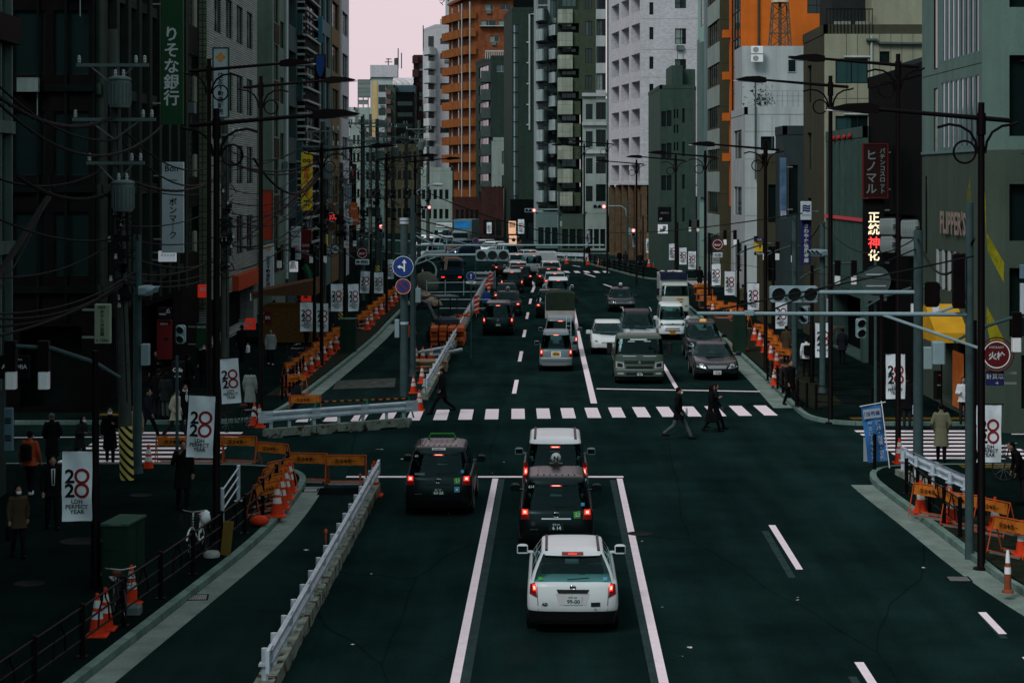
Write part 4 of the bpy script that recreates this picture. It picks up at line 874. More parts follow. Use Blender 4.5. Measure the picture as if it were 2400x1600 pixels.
for z in fz[1:]: mb.box(-30-o.x,XL-o.x,73.05-o.y,73.19-o.y,z-.6,z-.35)
mb.build('dark_mullions', B_DARK, t)
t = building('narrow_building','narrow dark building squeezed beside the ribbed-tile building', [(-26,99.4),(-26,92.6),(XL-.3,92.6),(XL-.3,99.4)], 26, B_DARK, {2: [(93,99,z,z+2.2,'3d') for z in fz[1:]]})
t = building('ribbed_tile_building','pale ribbed-tile office building with dark tall windows and a red shop fascia', [(-28,119.6),(-28,100),(XL,100),(XL,119.6)], 30, B_TILE,
  {2: [(102.3+i*4.2,104.9+i*4.2,z,z+2.05,'2d',.12) for z in (4.45,8.3,12.1,15.9,19.7,23.5) for i in range(4)]+[(101.5,118,.3,2.5,'void',.8)]}, z0=0)
o = t.location
mb = MB(); mb.box(XW(460,99.9)-o.x,XL-.02-o.x,99.8-o.y,99.99-o.y,2.2,29.5); mb.build('grid_tile_end_wall', B_GRID, t)
for zz in (4.2,7.9,11.7,15.5,19.3): mb = MB(); mb.bbox(XW(440,99)-o.x,XW(462,99)-o.x,98.8-o.y,99.78-o.y,zz,zz+1.9,.15); mb.build('beige_balcony', mat('beige_balcony_panel',(.20,.21,.17),.75,var=.15,streak=.2), t)
mb = MB(); mb.box(XL+.002-o.x,XL+.35-o.x,109-o.y,119.5-o.y,2.55,3.35); mb.build('red_fascia', mat('red_orange_fascia',(.32,.05,.02),.5,var=.15), t)
yb = 127.2
t = building('concrete_building','green-grey concrete building with dark louvred panels below its windows', [(-28,134.6),(-28,yb),(XL,yb),(XL,134.6)], 32, mat('green_grey_concrete',(.10,.14,.115),.75,var=.12,streak=.2),
  {2: [(128.2,130.6,z,z+2.2,'2',.12) for z in (4,7.6,11.2,14.8,18.4,22,25.6)]+[(131.6,133.8,z-1.4,z+.3,'2d',.12) for z in (4,7.6,11.2,14.8,18.4,22,25.6)]})
o = t.location
for z in (4,7.6,11.2,14.8,18.4,22): mb = MB(); mb.box(XL+.003-o.x,XL+.06-o.x,128.2-o.y,130.6-o.y,z-1.3,z-.1); mb.build('louvre_panel', mat('brown_louvre',(.05,.03,.022),.7,brick=(9,.12,.03,0),bcol=(.012,.008,.007),var=.1), t)
mb = MB(); mb.tube([(XL+.1-o.x,134.3-o.y,2),(XL+.1-o.x,134.3-o.y,31)],.12,6); mb.build('downpipe', B_PALE, t)
t = building('grey_panel_building','dark blue-grey building with one recessed window column per storey', [(-28,140.6),(-28,134.7),(XL+.15,134.7),(XL+.15,140.6)], 32, mat('blue_grey_panel',(.035,.055,.058),.6,var=.12), {2: [(135.4,139.8,z,z+2.1,'2d',.5) for z in (3.8,7.5,11.3,15,18.8,22.5,26)]})
yb = 141
t = building('louvre_building','building wrapped in horizontal grey louvres with glass balconies', [(-26,152),(-26,yb),(XL+.6,yb),(XL+.6,152)], 34, B_DARK, {2: [(142,151,z,z+2.2,'4d',.2) for z in (3.8,7.5,11.3,15,18.8,22.5,26)]})
o = t.location; mb = MB()
for i in range(62):
 z = 4+i*.45; mb.box(XW(693,yb)-o.x,XL+.62-o.x,yb-.25-o.y,yb-.02-o.y,z,z+.14)
 if i % 2 == 0: mb.box(XL+.62-o.x,XL+.8-o.x,yb-o.y,151-o.y,z,z+.14)
mb.build('louvres', LOUV, t)
for z in (5.2,9.6,14,18.4,22.8): mb = MB(); mb.box(XW(693,yb)-o.x-.3,XW(712,yb)-o.x,yb-.9-o.y,yb-.3-o.y,z,z+1.5); mb.build('glass_balcony', GL[3], t)
t = building('blue_green_building','blue-green glazed building with pale spandrels beyond the louvred one', [(-26,166),(-26,152.2),(XL+.2,152.2),(XL+.2,166)], 36, mat('blue_green_wall',(.09,.14,.145),.6,var=.12,streak=.15), {2: [(153+i*4.4,156.4+i*4.4,z,z+2.5,'2',.2) for z in (3,6.6,10.2,13.8,17.4,21,24.6,28.2) for i in range(3)]})
t = building('brown_building','thin ochre-brown building slice beside the sky', [(-26,174),(-26,166.2),(XL+.25,166.2),(XL+.25,174)], 35, mat('ochre_wall',(.16,.11,.06),.7,var=.15,streak=.2), {2: [(167,173,z,z+2.2,'2d',.2) for z in (3,6.6,10.2,13.8,17.4,21,24.6)]})
t = building('white_end_building','thin white building slice at the edge of the sky', [(-26,182),(-26,174.2),(XL+.4,174.2),(XL+.4,182)], 33, B_WHITE, {2: [(175,181,z,z+2,'2d',.2) for z in (3,6.6,10.2,13.8,17.4,21)]})
for i,(y0,y1,h,m_,lab) in enumerate([(182.3,192,9.5,B_DARK,'low dark shop building past the white slice'),(192.2,203,12,B_PALE2,'low pale shop building past the dark low one'),(203.2,214,9,B_BROWN,'low brown shop building at the far left crossing')]):
 building('low_shop_building',lab,[(-28,y1),(-28,y0),(XL+.3-i*1.2,y0),(XL+.3-i*1.2,y1)],h,m_,{2:rows(y0+.5,y1-.5,3,.7,[3.6,6.6],1.6,'2d')})
for i,(x,y,h,m_,lab) in enumerate([(-26,250,15,B_DARK,'dark building on the far left corner'),(-36,285,18,B_PALE2,'pale building behind the far left corner'),(-44,330,20,B_GREEN,'green-grey building deep on the far left')]):
 building('far_left_building',lab,[(x-14,y+18),(x-14,y),(x,y),(x,y+18)],h,m_,{1:rows(x-13,x-.5,5,.6,[3,6,9,12],1.6,'2d'),2:rows(y+1,y+17,5,.6,[3,6,9,12],1.6,'2d')})
building('near_right_building','dark grey building at the near right side of the street',[(19,58.2),(19,8),(40,8),(40,58.2)],18,B_GREEN,{0:rows(56,10,12,.6,[3.6,7.2,10.8,14.4],1.8,'2d')})
LAMP = {}
def lamp_parts(top):
 if top in LAMP: return LAMP[top]
 d = {}
 b = MB(); b.tube([(0,0,0),(0,0,.05),(0,0,top+.35)],[.115,.09,.07],10); b.lathe([(.18,0),(.18,.04),(.12,.06)],12); d['pole'] = b.mesh('pole', POLE)
 b = MB(); b.tube([(-2.45,0,top+.22),(-.1,0,top+.02),(.62,0,top-.04)],[.04,.058,.055],8)
 b.lathe([(.10,top-.35),(.10,top+.12)],12); d['arm'] = b.mesh('arm', POLE)
 b = MB()
 for s in (-1,1): b.tube([(s*.08,0,top-.75),(s*.12,0,top-.5),(s*.24,0,top-.29),(s*.45,0,top-.16),(s*.7,0,top-.12),(s*(.95 if s<0 else .8),0,top-.19 if s<0 else top-.08)],[.03]*6,6)
 d['bracket'] = b.mesh('bracket', POLE)
 b = MB(); n = 20; b.tube([(-.36+.24*math.cos(2*math.pi*i/n),0,top-.72+.24*math.sin(2*math.pi*i/n)) for i in range(n+1)],.025,6,0,False); d['ring'] = b.mesh('ring', POLE)
 b = MB(); M = Matrix.Translation((-2.35,0,top+.2)) @ Matrix.Rotation(R(4),4,'Y')
 q = MB(); q.prism([(-.95,-.03),(-.6,.08),(-.15,.13),(.1,.09),(.12,-.07),(-.1,-.1),(-.85,-.07)],-.17,.17,0,'y'); b.merge(q,M); d['lamp_head'] = b.mesh('lamp_head', POLE)
 b = MB(); b.box(-1.0,-.4,-.13,.13,-.095,-.075,0,M); d['lens'] = b.mesh('lens', WHT)
 LAMP[top] = d; return d
def lamp(x, y, top, side, label):
 t = thing('street_lamp', label, 'street lamp', (x,y,0), 0 if side > 0 else math.pi, 'dark street lamps along both kerbs')
 d = lamp_parts(top)
 for k in ('pole','arm','bracket','ring'): obj(k, d[k], t)
 h = obj('lamp_head', d['lamp_head'], t); obj('lens', d['lens'], h); return t
ll = [(10.16,44.3,9.75,1,'nearest street lamp on the right kerb, its arm across the cafe windows'),(11.7,62,11.9,1,'tall street lamp at the right corner rising beside the lit kanji sign'),(11.05,71,11.7,1,'tall street lamp on the far side of the right side street'),
 (11.1,89.6,9.8,1,'street lamp on the right just past the parked dark sedan'),(11.05,117,9.8,1,'street lamp on the right beside the light cab-over truck'),(10.85,135.6,9.8,1,'street lamp on the right in front of the dark green block'),(10.1,166,9.8,1,'street lamp at the right far crossing, before the white tower base'),
 (8.7,187,11.8,1,'tall street lamp in front of the grey window bay'),(7.2,204,11.8,1,'farthest tall street lamp, left of the far red signal'),
 (-6.8,47.1,9.72,-1,'nearest street lamp on the left, thick dark pole carrying a white banner'),(-9.55,64.5,11.9,-1,'tall street lamp standing just left behind the nearest left lamp pole'),(-8.75,71.3,11.7,-1,'tall street lamp at the far left corner beside orange cones'),
 (-8.5,91.4,9.75,-1,'street lamp on the left among the orange barricades, crossing the yellow sign'),(-7.9,128.9,9.8,-1,'street lamp on the left behind the blue arrow sign'),(-6.9,146,9.8,-1,'farthest left street lamp near the tangle of poles')]
for x,y,tp,s,l in ll: lamp(x,y,tp,s,l)
BANS = [{},{},{}]; BV = 0
def wav(x, z, v): return .022*math.sin(x*(9+2*v)+z*(3.5-v)+v)+.02*math.sin(z*(5+v)+x*3+2*v)*(.4-z)+(.05*x*max(0,-z-.9) if v == 1 else 0)
def banner_parts():
 global BV
 BV += 1; BV %= 3; BAN = BANS[BV]
 if BAN: return BAN
 n, q = 10, 22; b = MB(); w, h = .61, 1.42
 vs = []; fs = []
 for i in range(q+1):
  for j in range(n+1): vs.append((w*j/n, wav(w*j/n,-h*i/q,BV), -h*i/q))
 for i in range(q):
  for j in range(n): a = i*(n+1)+j; fs.append((a,a+1,a+n+2,a+n+1))
 b.add(vs, fs, 0, True); b.add([(v[0],v[1]+.006,v[2]) for v in vs], [f[::-1] for f in fs], 0, True); BAN['cloth'] = b.mesh('cloth', BANNER)
 b = MB(); vs_,fs_,w0,h0 = text_mesh('2', .62, bold=.028)
 for z in (-.50,-.79): s = .285/h0; b.add([(x_,wav(x_,z_,BV)-.016,z_) for x_,z_ in [(v[0]*s*1.05+.158,v[2]*s+z) for v in vs_]], fs_)
 for i,(tx,hh) in enumerate((('LDH',.088),('PERFECT',.088),('YEAR',.088))):
  vs_,fs_,w0,h0 = text_mesh(tx, .12, bold=.02); s = hh/h0
  if tx == 'PERFECT': s = min(s, .47/w0)
  b.add([(x_,wav(x_,z_,BV)-.014,z_) for x_,z_ in [(v[0]*s+.30,v[2]*s-1.02-i*.105) for v in vs_]], fs_)
 BAN['lettering'] = b.mesh('lettering', INK)
 b = MB(); b.disc(.405,-.045,-.50,.158,24,0,.10); b.disc(.405,-.045,-.79,.158,24,0,.10); b.v = [(x_,wav(x_,z_,BV)-.012,z_) for x_,y_,z_ in b.v]; BAN['red_rings'] = b.mesh('red_rings', DRED)
 b = MB(); b.tube([(-.1,0,.02),(.68,0,.02)],.014,6); BAN['crossbar'] = b.mesh('crossbar', POLE)
 return BAN
def banner(x, y, ztop, label, side=1, rz=0., tilt=0., s=1.):
 t = thing('banner', label, 'banner', (x,y,ztop), rz, 'white 2020 banners hung on poles'); t.rotation_euler = (0, tilt, rz); t.scale = (s,s,s)
 d = banner_parts()
 for k in ('crossbar',): q = obj(k, d[k], t); q.location = (0 if side > 0 else -.02,0,0)
 c = obj('cloth', d['cloth'], t); obj('lettering', d['lettering'], c); obj('red_rings', d['red_rings'], c); return t
def lantern_pole(x, y, side, label, top=4.95):
 t = thing('lantern_pole', label, 'street lamp', (x,y,.0), 0, 'short dark poles with paired lanterns over the pavement')
 k = ('lp', side, top)
 if k not in LAMP:
  d = {}; b = MB(); b.tube([(0,0,0),(0,0,2.35),(0,0,2.4),(0,0,top)],[.095,.095,.075,.07],10); b.lathe([(.14,0),(.14,.05),(.1,.07)],10); d['pole'] = b.mesh('pole', POLE)
  b = MB(); s = side; b.tube([(-s*.5,0,top-.55),(0,0,top-.25),(s*.9,0,top+.05),(s*1.75,0,top+.1)],[.03,.045,.045,.04],8); d['arm'] = b.mesh('arm', GPOLE)
  for nm, dx in (('a',1.05),('b',1.72)):
   b = MB(); b.box(s*dx-.11,s*dx+.11,-.11,.11,top-.42,top+.2); d['lantern'+nm] = b.mesh('lantern', POLE)
   b = MB(); b.bbox(s*dx-.105,s*dx+.105,-.105,.105,top-.78,top-.421,.02); d['diffuser'+nm] = b.mesh('diffuser', WHT)
  LAMP[k] = d
 d = LAMP[k]; obj('pole', d['pole'], t); obj('arm', d['arm'], t)
 for nm in 'ab': q = obj('lantern', d['lantern'+nm], t); obj('diffuser', d['diffuser'+nm], q)
 return t
def lp(px, Z, side, plab, bl=None, bt=None, blab=None, **k):
 lantern_pole(XW(px,Z), Z, side, plab)
 if bl is not None: banner(XW(bl,Z), Z-.1, HZ(bt,Z), blab, **k)
lp(224,41.7,-1,'lantern pole at the left front, arm over the dark shop doors',148,1056,'nearest white 2020 banner at the lower left')
banner(XW(443,47),47,HZ(926,47),'white 2020 banner half hidden by the thick near left lamp pole',tilt=R(3))
banner(XW(513,65),65,HZ(842,65),'tilted white 2020 banner right behind the near left lamp pole',tilt=R(-4))
lp(737,100,-1,'lantern pole before the red tall sign on the left',704,708,'white 2020 banner under the red capsule sign')
banner(XW(741,103),103,HZ(711,103),'white 2020 banner mostly hidden behind a lamp pole, left pavement')
lp(808,106,-1,'lantern pole right of the round hydrant sign on the left',776,665,'white 2020 banner near the left hydrant sign, left of its pole')
banner(XW(816,107),107,HZ(666,107),'crumpled white 2020 banner with folded lower corner',rz=R(30))
lp(869,133,-1,'lantern pole beside the curling banner on the left',846,635,'white 2020 banner with a curling lower left corner',tilt=R(3))
banner(XW(877,139),139,HZ(638,139),'white 2020 banner left of the blue arrow sign, upright')
banner(XW(903,150),150,HZ(608,150),'white 2020 banner partly behind the blue arrow sign')
banner(XW(1074,300),300,HZ(517,300),'small far 2020 banner above the blue-fronted truck',s=1.1); banner(XW(1141,290),290,HZ(521,290),'small far 2020 banner right of the blue-fronted truck',s=1.1)
lp(2066,65,1,'lantern pole at the right corner bearing a clean white banner',2075,829,'white 2020 banner before the dark right facade, fully readable')
lp(2283,50.8,1,'lantern pole hard beside the nearest right lamp',2287,948,'white 2020 banner at the right edge cut by a dark lamp pole')
lp(1903,84,1,'lantern pole before the grey utility pole on the right',1910,756,'white 2020 banner split by a grey pole, right pavement')
lp(1812,107,1,'lantern pole under the big right traffic signal',1817,706,'white 2020 banner right under the big right traffic signal')
lp(1747,110,1,'lantern pole near the backpack walker',1752,664,'white 2020 banner left of the big right signal')
lp(1730,121,1,'thin lantern pole before the scaffolded kerb',1698,635,'white 2020 banner with a thin pole across its rings')
lp(1662,136,1,'lantern pole right of the light cab-over truck',1667,618,'white 2020 banner right above the cab-over truck')
banner(XW(1613,162),162,HZ(589,162),'small white 2020 banner, right of a pair by the dark green block')
lp(1588,172,1,'lantern pole at the dark green block',1592,580,'small white 2020 banner, left of a pair by the dark green block')
banner(XW(1568,178),178,HZ(571,178),'small white 2020 banner close to the dark cafe sign')
lp(1507,206,1,'lantern pole at the brick base of the white tower',1514,559,'small white 2020 banner before the brick tower base')
banner(XW(1483,200),200,HZ(545,200),'narrow white 2020 banner under the far red pedestrian lamp',rz=R(50))
banner(XW(1374,235),235,HZ(540,235),'narrow white 2020 banner by the far shopfront column',rz=R(40)); banner(XW(1214,243),243,HZ(514,243),'small far white 2020 banner beside the orange-lit far shop',s=1.2)
STRIPE = mat('yellow_black_wrap', (.50,.42,.12), .7, var=.2)
def wrap_mat():
 m = STRIPE; n,l = m.node_tree.nodes,m.node_tree.links; p = n["Principled BSDF"]; src = p.inputs['Base Color'].links[0].from_socket
 t = n.new("ShaderNodeTexCoord"); s = n.new("ShaderNodeSeparateXYZ"); l.new(t.outputs['Object'],s.inputs[0])
 a = n.new("ShaderNodeMath"); a.operation='MULTIPLY_ADD'; a.inputs[1].default_value=1.1; l.new(s.outputs[0],a.inputs[0]); l.new(s.outputs[2],a.inputs[2])
 b = n.new("ShaderNodeMath"); b.operation='FRACT'; q = n.new("ShaderNodeMath"); q.operation='MULTIPLY'; q.inputs[1].default_value=4.2; l.new(a.outputs[0],q.inputs[0]); l.new(q.outputs[0],b.inputs[0])
 g = n.new("ShaderNodeMath"); g.operation='GREATER_THAN'; g.inputs[1].default_value=.55; l.new(b.outputs[0],g.inputs[0])
 x = n.new("ShaderNodeMix"); x.data_type='RGBA'; l.new(g.outputs[0],x.inputs[0]); l.new(src,x.inputs[6]); x.inputs[7].default_value=(.012,.012,.012,1); l.new(x.outputs[2],p.inputs['Base Color'])
wrap_mat()
def insulators(mb, x, y, z, n=3, dx=.3, s=1.):
 for i in range(n): mb.lathe([(.03*s,0),(.07*s,.05*s),(.05*s,.1*s),(.075*s,.14*s),(.05*s,.2*s),(.06*s,.26*s),(.02*s,.3*s)],8,(x+i*dx,y,z))
def utility_pole(px, Z, top, label, r=.16, wrap=None, lean=0., trafo=(), arms=(), mat_=UPOLE, mess=.6):
 x = XW(px,Z); t = thing('utility_pole', label, 'utility pole', (x,Z,0), 0, 'concrete utility poles on the left pavement')
 b = MB(); b.tube([(0,0,0),(-lean*.5,0,top*.5),(-lean,0,top)],[r*1.1,r,r*.8],12); b.build('pole', mat_, t)
 if wrap: b = MB(); b.tube([(0,0,.06),(-lean*wrap/top,0,wrap)],[r*1.16,r*1.12],14,0,False); b.build('striped_wrap', STRIPE, t)
 lx = lambda z: -lean*z/top
 for z in trafo:
  b = MB(); b.lathe([(.02,z-.5),(.27,z-.48),(.29,z-.42),(.29,z+.26),(.32,z+.28),(.32,z+.33),(.16,z+.39)],18,(lx(z)+.22,-.4,0))
  for i in range(18): q = 2*math.pi*i/18; c, s_ = math.cos(q), math.sin(q); b.tube([(lx(z)+.22+.305*c,-.4+.305*s_,z-.40),(lx(z)+.22+.305*c,-.4+.305*s_,z+.2)],.018,4)
  q = b.build('transformer', TRAFO, t); c = MB(); insulators(c, lx(z)+.1, -.4, z+.36, 2, .22, .7); c.build('insulator', CERAM, q)
 for z, w in arms:
  b = MB(); b.box(lx(z)-w,lx(z)+w,-.25,-.16,z-.045,z+.045); b.tube([(lx(z)-w*.6,-.2,z-.04),(lx(z),-.16,z-.55)],.025,5); b.tube([(lx(z)+w*.6,-.2,z-.04),(lx(z),-.16,z-.55)],.025,5)
  q = b.build('crossarm', TRAFO, t); c = MB(); insulators(c, lx(z)-w+.08, -.2, z+.045, 1, .22, .75); insulators(c, lx(z)+w-.35, -.2, z+.045, 2, .24, .75); c.build('insulator', CERAM, q)
 rnd = random.Random(int(px)); b = MB()
 for i in range(int(10*mess)):
  z = rnd.uniform(5.0,7.4); b.box(lx(z)+rnd.uniform(-.35,.15),lx(z)+rnd.uniform(.16,.35),-.3,-.2,z,z+rnd.uniform(.06,.25))
 for i in range(int(14*mess)):
  z0 = rnd.uniform(4.8,8.2); c0 = Vector((lx(z0)+rnd.uniform(-.1,.1),-.22,z0)); rr = rnd.uniform(.12,.32)
  b.tube([c0+Vector((rr*math.cos(q)+rr*.6,rnd.uniform(-.12,.05),rr*1.1*math.sin(q))) for q in [k*.7 for k in range(9)]],.014,4,0,False)
 for i in range(4): b.tube([(lx(2)+r*1.05*math.cos(i*1.4-2.4),r*1.05*math.sin(i*1.4-2.4),2.3),(lx(top)+r*.9*math.cos(i*1.4-2.4),r*.9*math.sin(i*1.4-2.4),top*.92)],.018,4)
 b.build('cable_bundle', CABLE, t)
 b = MB()
 for i in range(int(7*mess)): z = rnd.uniform(4.5,8.5); b.lathe([(.045,-.1),(.05,-.04),(.03,.0),(.05,.05)],7,(lx(z)+rnd.uniform(-.4,.4),-.26,z))
 b.build('small_insulator', CERAM, t)
 return t
utility_pole(298,56.7,12.6,'concrete utility pole wrapped in yellow and black at its foot, big transformer',.17,1.62,.40,(8.05,10.9),((11.6,1.0),(10.1,1.15),(8.9,.8)),mess=1.2)
utility_pole(527,80,10.6,'concrete utility pole right of the near left lamp pole',.16,None,0,(),((10.2,.7),),mess=1.0)
utility_pole(757,107,11.5,'utility pole with a transformer left of the yellow shop sign',.16,None,0,(9.0,),((11.0,.9),(10.2,.9)),mess=.8)
utility_pole(800,122,9.5,'utility pole wrapped in yellow and black beside the crumpled banner',.15,2.2,0,(),((9.0,.7),))
utility_pole(850,142,13,'tall utility pole left of the thick group of poles',.17,None,0,(),((12.4,1.0),(11.2,1.0)))
utility_pole(884,158,13.2,'utility pole in the pole cluster, second from its left',.17,1.9,0,(10.4,),((12.6,1.2),(11.4,1.0)))
utility_pole(921,176,14,'utility pole in the pole cluster with a big transformer',.18,None,0,(11,),((13.3,1.3),(12.2,1.1)))
utility_pole(952,190,13,'utility pole in the pole cluster just right of the big arrow sign',.18,None,0,(),((12.4,1.2),))
utility_pole(982,205,14.5,'utility pole with a round grey transformer by the far red signal',.19,None,0,(12,),((13.6,1.3),(12.6,1.0)))
utility_pole(1003,232,13,'distant utility pole at the far left corner',.2,None,0,(),((12.3,1.3),))
utility_pole(868,232,16,'distant utility pole before the yellow-striped building',.2,None,0,(13,),((15.3,1.4),))
utility_pole(905,250,16,'distant utility pole before the arched roof building',.2,None,0,(),((15,1.4),(13.6,1.2)))
def cable(a, c, sag, r, label='black overhead cable in the tangle over the left pavement', group='overhead cables on the left', n=14, twist=False, name='cable'):
 a, c = Vector(a), Vector(c); pts = [a.lerp(c,i/n)-Vector((0,0,4*sag*(i/n)*(1-i/n))) for i in range(n+1)]
 b = MB(); b.tube(pts, r, 6)
 if twist:
  m = 90; b.tube([a.lerp(c,i/m)-Vector((0,0,4*sag*(i/m)*(1-i/m)))+Vector((0,.9*r*math.cos(i*1.3),.9*r*math.sin(i*1.3))) for i in range(m+1)], r*.6, 4)
 return tag(b.build(name, CABLE), label, 'cable', group)
def pc(p, q, sag, r, twist=False, **k):
 cable(P(*p), P(*q), sag, r, twist=twist, **k)
pc((-30,205,44),(272,270,56.5),.55,.05,True,label='thick twisted cable sagging from the left edge to the wrapped pole, upper one')
pc((-30,215,43),(380,295,60),1.1,.035,True,label='twisted cable swooping below the upper thick one to the wire tangle')
pc((-30,175,44),(285,325,57),.5,.03); pc((40,412,50),(258,452,56.5),.35,.05,True,label='bundled cables reaching the big transformer from the left')
pc((0,420,50),(240,398,56),.3,.03); pc((-20,505,46),(265,560,56.7),.25,.03); pc((-20,650,44),(250,578,56.5),.25,.022)
pc((-20,745,44),(300,655,57),.35,.03); pc((-20,765,44),(300,660,57),.3,.03); pc((-20,735,40),(310,640,57),.3,.02); pc((-20,790,40),(290,660,57),.2,.03)
b = MB(); b.tube([P(125,400,55),P(118,455,55),P(-10,655,47)],.09,6); tag(b.build('cable_duct',CABLE),'thick black cable sleeve slanting down at the left edge','cable')
pc((-10,690,44),(120,440,55),.2,.02)
for (p,q,sg_,r) in [((286,300,57),(527,370,80),.8,.03),((286,330,57),(527,400,80),.9,.03),((300,420,57),(527,405,80),.5,.04),((300,432,57),(527,440,80),.3,.02),((300,530,57),(527,475,80),.3,.02),((300,560,57),(527,545,80),.3,.02),((300,600,57),(527,600,80),.4,.03),((305,640,57),(527,585,80),.4,.03),((305,655,57),(527,620,80),.3,.025),((305,665,57),(527,635,80),.3,.03)]: pc(p,q,sg_,r,twist=r>.035)
for i in range(16):
 y0 = random.uniform(330,640); pc((527,y0,80),(757,lerp(430,330,random.random())+(y0-480)*.55,107),random.uniform(.3,1.3),random.choice((.02,.025,.035)))
pc((595,372,82),(757,400,107),1.3,.05,True,label='thick twisted cable drooping across the red banner sign')
pl_ = [(757,107),(800,122),(850,142),(884,158),(921,176),(952,190),(982,205),(1003,232)]
for (a,za),(c,zc) in zip(pl_,pl_[1:]):
 for i in range(5): z = random.uniform(4.8,8.2)+(i%2)*2.5; pc((a,HOR+(EYE-z)*F/za,za),(c,HOR+(EYE-z-random.uniform(-.4,.4))*F/zc,zc),random.uniform(.2,.7),random.choice((.025,.035)))
for i in range(14):
 x0,x1 = random.uniform(780,900),random.uniform(930,1010); pc((x0,random.uniform(290,420),190),(x1,random.uniform(290,400),215),random.uniform(.5,2.0),.035)
for i in range(10):
 x0 = random.uniform(640,760); pc((x0,random.uniform(420,600),104),(random.uniform(850,980),random.uniform(480,600),150),random.uniform(.3,.9),.022)
for i in range(7):   # service drops to facades
 pc((random.choice((860,890,925,955)),random.uniform(300,420),165),(random.uniform(700,800),random.uniform(340,520),140),random.uniform(.3,.8),.022)
for (p,q,sg_,r) in [((968,530,88),(1190,605,120),.05,.03),((968,512,88),(1320,560,215),.5,.03),((1000,450,205),(1395,560,215),.8,.05)]: pc(p,q,sg_,r,label='thin stay wire running from the left signal pole over the queue',group='stay wires over the road')
for (p,q,sg_,r) in [((1640,735,46),(2283,600,45),.0,.02),((1800,730,46),(2150,582,57),.0,.02),((1850,560,88),(1925,520,80),.5,.02),((1925,520,80),(2150,556,57),.8,.02),((2150,556,57),(2283,560,45),.9,.03),((1420,545,200),(1880,500,85),.3,.03),((1600,590,170),(2150,660,57),.3,.012)]: pc(p,q,sg_,r,label='thin black wire between the poles on the right',group='overhead cables on the right')
LENS = mat('dark_signal_lens',(.006,.008,.008),.2,spec=.4,var=.1); RED_ON = mat('lit_red_lamp',(.5,.05,.04),.4,emis=(1,.16,.13),estr=3.2,var=0); REDHOT = mat('lit_lamp_core',(.8,.5,.5),.4,emis=(1,.62,.58),estr=1.6,var=0)
SIGH = mat('signal_housing',(.22,.31,.34),.5,var=.12,streak=.1)
def signal_head(t, cx, cy, cz, w, rz=0., lit=None, m=SIGH, n=3, vert=False):
 """box with n visored lenses facing -y"""
 h = w/n; b = MB(); M = Matrix.Translation((cx,cy,cz)) @ Matrix.Rotation(rz,4,'Z'); q = MB()
 W_, H_ = (h, w) if vert else (w, h*1.02)
 q.prism([(-W_/2+.05,-H_/2),(W_/2-.05,-H_/2),(W_/2,-H_/2+.05),(W_/2,H_/2-.05),(W_/2-.05,H_/2),(-W_/2+.05,H_/2),(-W_/2,H_/2-.05),(-W_/2,-H_/2+.05)],-.06,.16,0,'y')
 for i in range(n):
  ox, oz = (0, (n/2-.5-i)*h) if vert else ((i-n/2+.5)*h, 0)
  r = h*.42; N = 16; vs = []; fs = []
  for k in range(N+1):
   a = R(-35)+R(250)*k/N; vs += [(ox+r*math.cos(a),-.06,oz+r*math.sin(a)),(ox+r*1.02*math.cos(a),-.30+.08*(1-math.sin(max(a,0) if a<math.pi else math.pi)),oz+r*1.02*math.sin(a))]
  for k in range(N): fs.append((2*k,2*k+1,2*k+3,2*k+2))
  q.add(vs, fs)
 b.merge(q, M); hd = b.build('signal_head', m, t)
 for i in range(n):
  ox, oz = (0, (n/2-.5-i)*h) if vert else ((i-n/2+.5)*h, 0)
  b = MB(); q = MB(); q.disc(ox,-.075,oz,h*.40,18); b.merge(q,M); b.build('lens', RED_ON if lit == i else LENS, hd)
  if lit == i: b = MB(); q = MB(); q.disc(ox,-.085,oz,h*.26,14); b.merge(q,M); b.build('lamp_core', REDHOT, hd)
 return hd
def signal(px, Z, htop, label, arm=None, heads=(), peds=(), r=.12, boxes=True):
 x = XW(px,Z); t = thing('traffic_signal', label, 'traffic signal', (x,Z,0)); b = MB(); b.tube([(0,0,0),(0,0,htop)],[r,r*.85],12); b.lathe([(r*1.5,0),(r*1.5,.05),(r*1.1,.3)],12); b.build('pole', GPOLE, t)
 for a in (arm or []):
  b = MB(); b.tube([Vector(p) for p in a[0]], a[1], 8); b.build('arm', SIGH, t)
 for hd in heads: signal_head(t, *hd[:4], **(hd[4] if len(hd) > 4 else {}))
 for p in peds: signal_head(t, *p[:4], n=2, vert=True, **(p[4] if len(p) > 4 else {}))
 if boxes: b = MB(); b.bbox(.13,.36,-.2,.06,3.2,3.8,.02); b.build('control_box', SIGH, t)
 return t
Z = 88; x0 = XW(967,Z); hx = lambda px: XW(px,Z)-x0
signal(967,Z,HZ(460,Z),'left traffic signal with three dark hooded lenses on a curved arm over the queue',
  arm=[([(.05,0,HZ(625,Z)),(.25,0,HZ(606,Z)),(.62,0,HZ(598,Z)),(hx(1118),0,HZ(597,Z))],.055),([(.05,0,HZ(622,Z)),(hx(1022),0,HZ(602,Z))],.025)],
  heads=[(hx(1154),-.05,HZ(598,Z),1.42)], boxes=True)
t = thing('sign_gantry','long thin horizontal bar above the queue, carried by the left signal pole','gantry',(x0,Z+1.2,0)); b = MB(); b.tube([(0,0,HZ(575,89)),(hx(1414)*1.012,0,HZ(575,89))],.042,8); b.build('bar', SIGH, t)
b = MB(); b.tube([(.05,0,HZ(552,89)),(hx(1018),0,HZ(575,89))],.035,6); b.tube([(.05,0,HZ(545,89)),(hx(1110),0,HZ(575,89))],.012,5); b.tube([(hx(1040),0,HZ(597,89)),(hx(1082),0,HZ(576,89))],.02,5); b.build('brace', SIGH, t); b = MB(); b.tube([(0,0,0),(0,0,HZ(500,89))],.09,8); b.build('post', GPOLE, t)
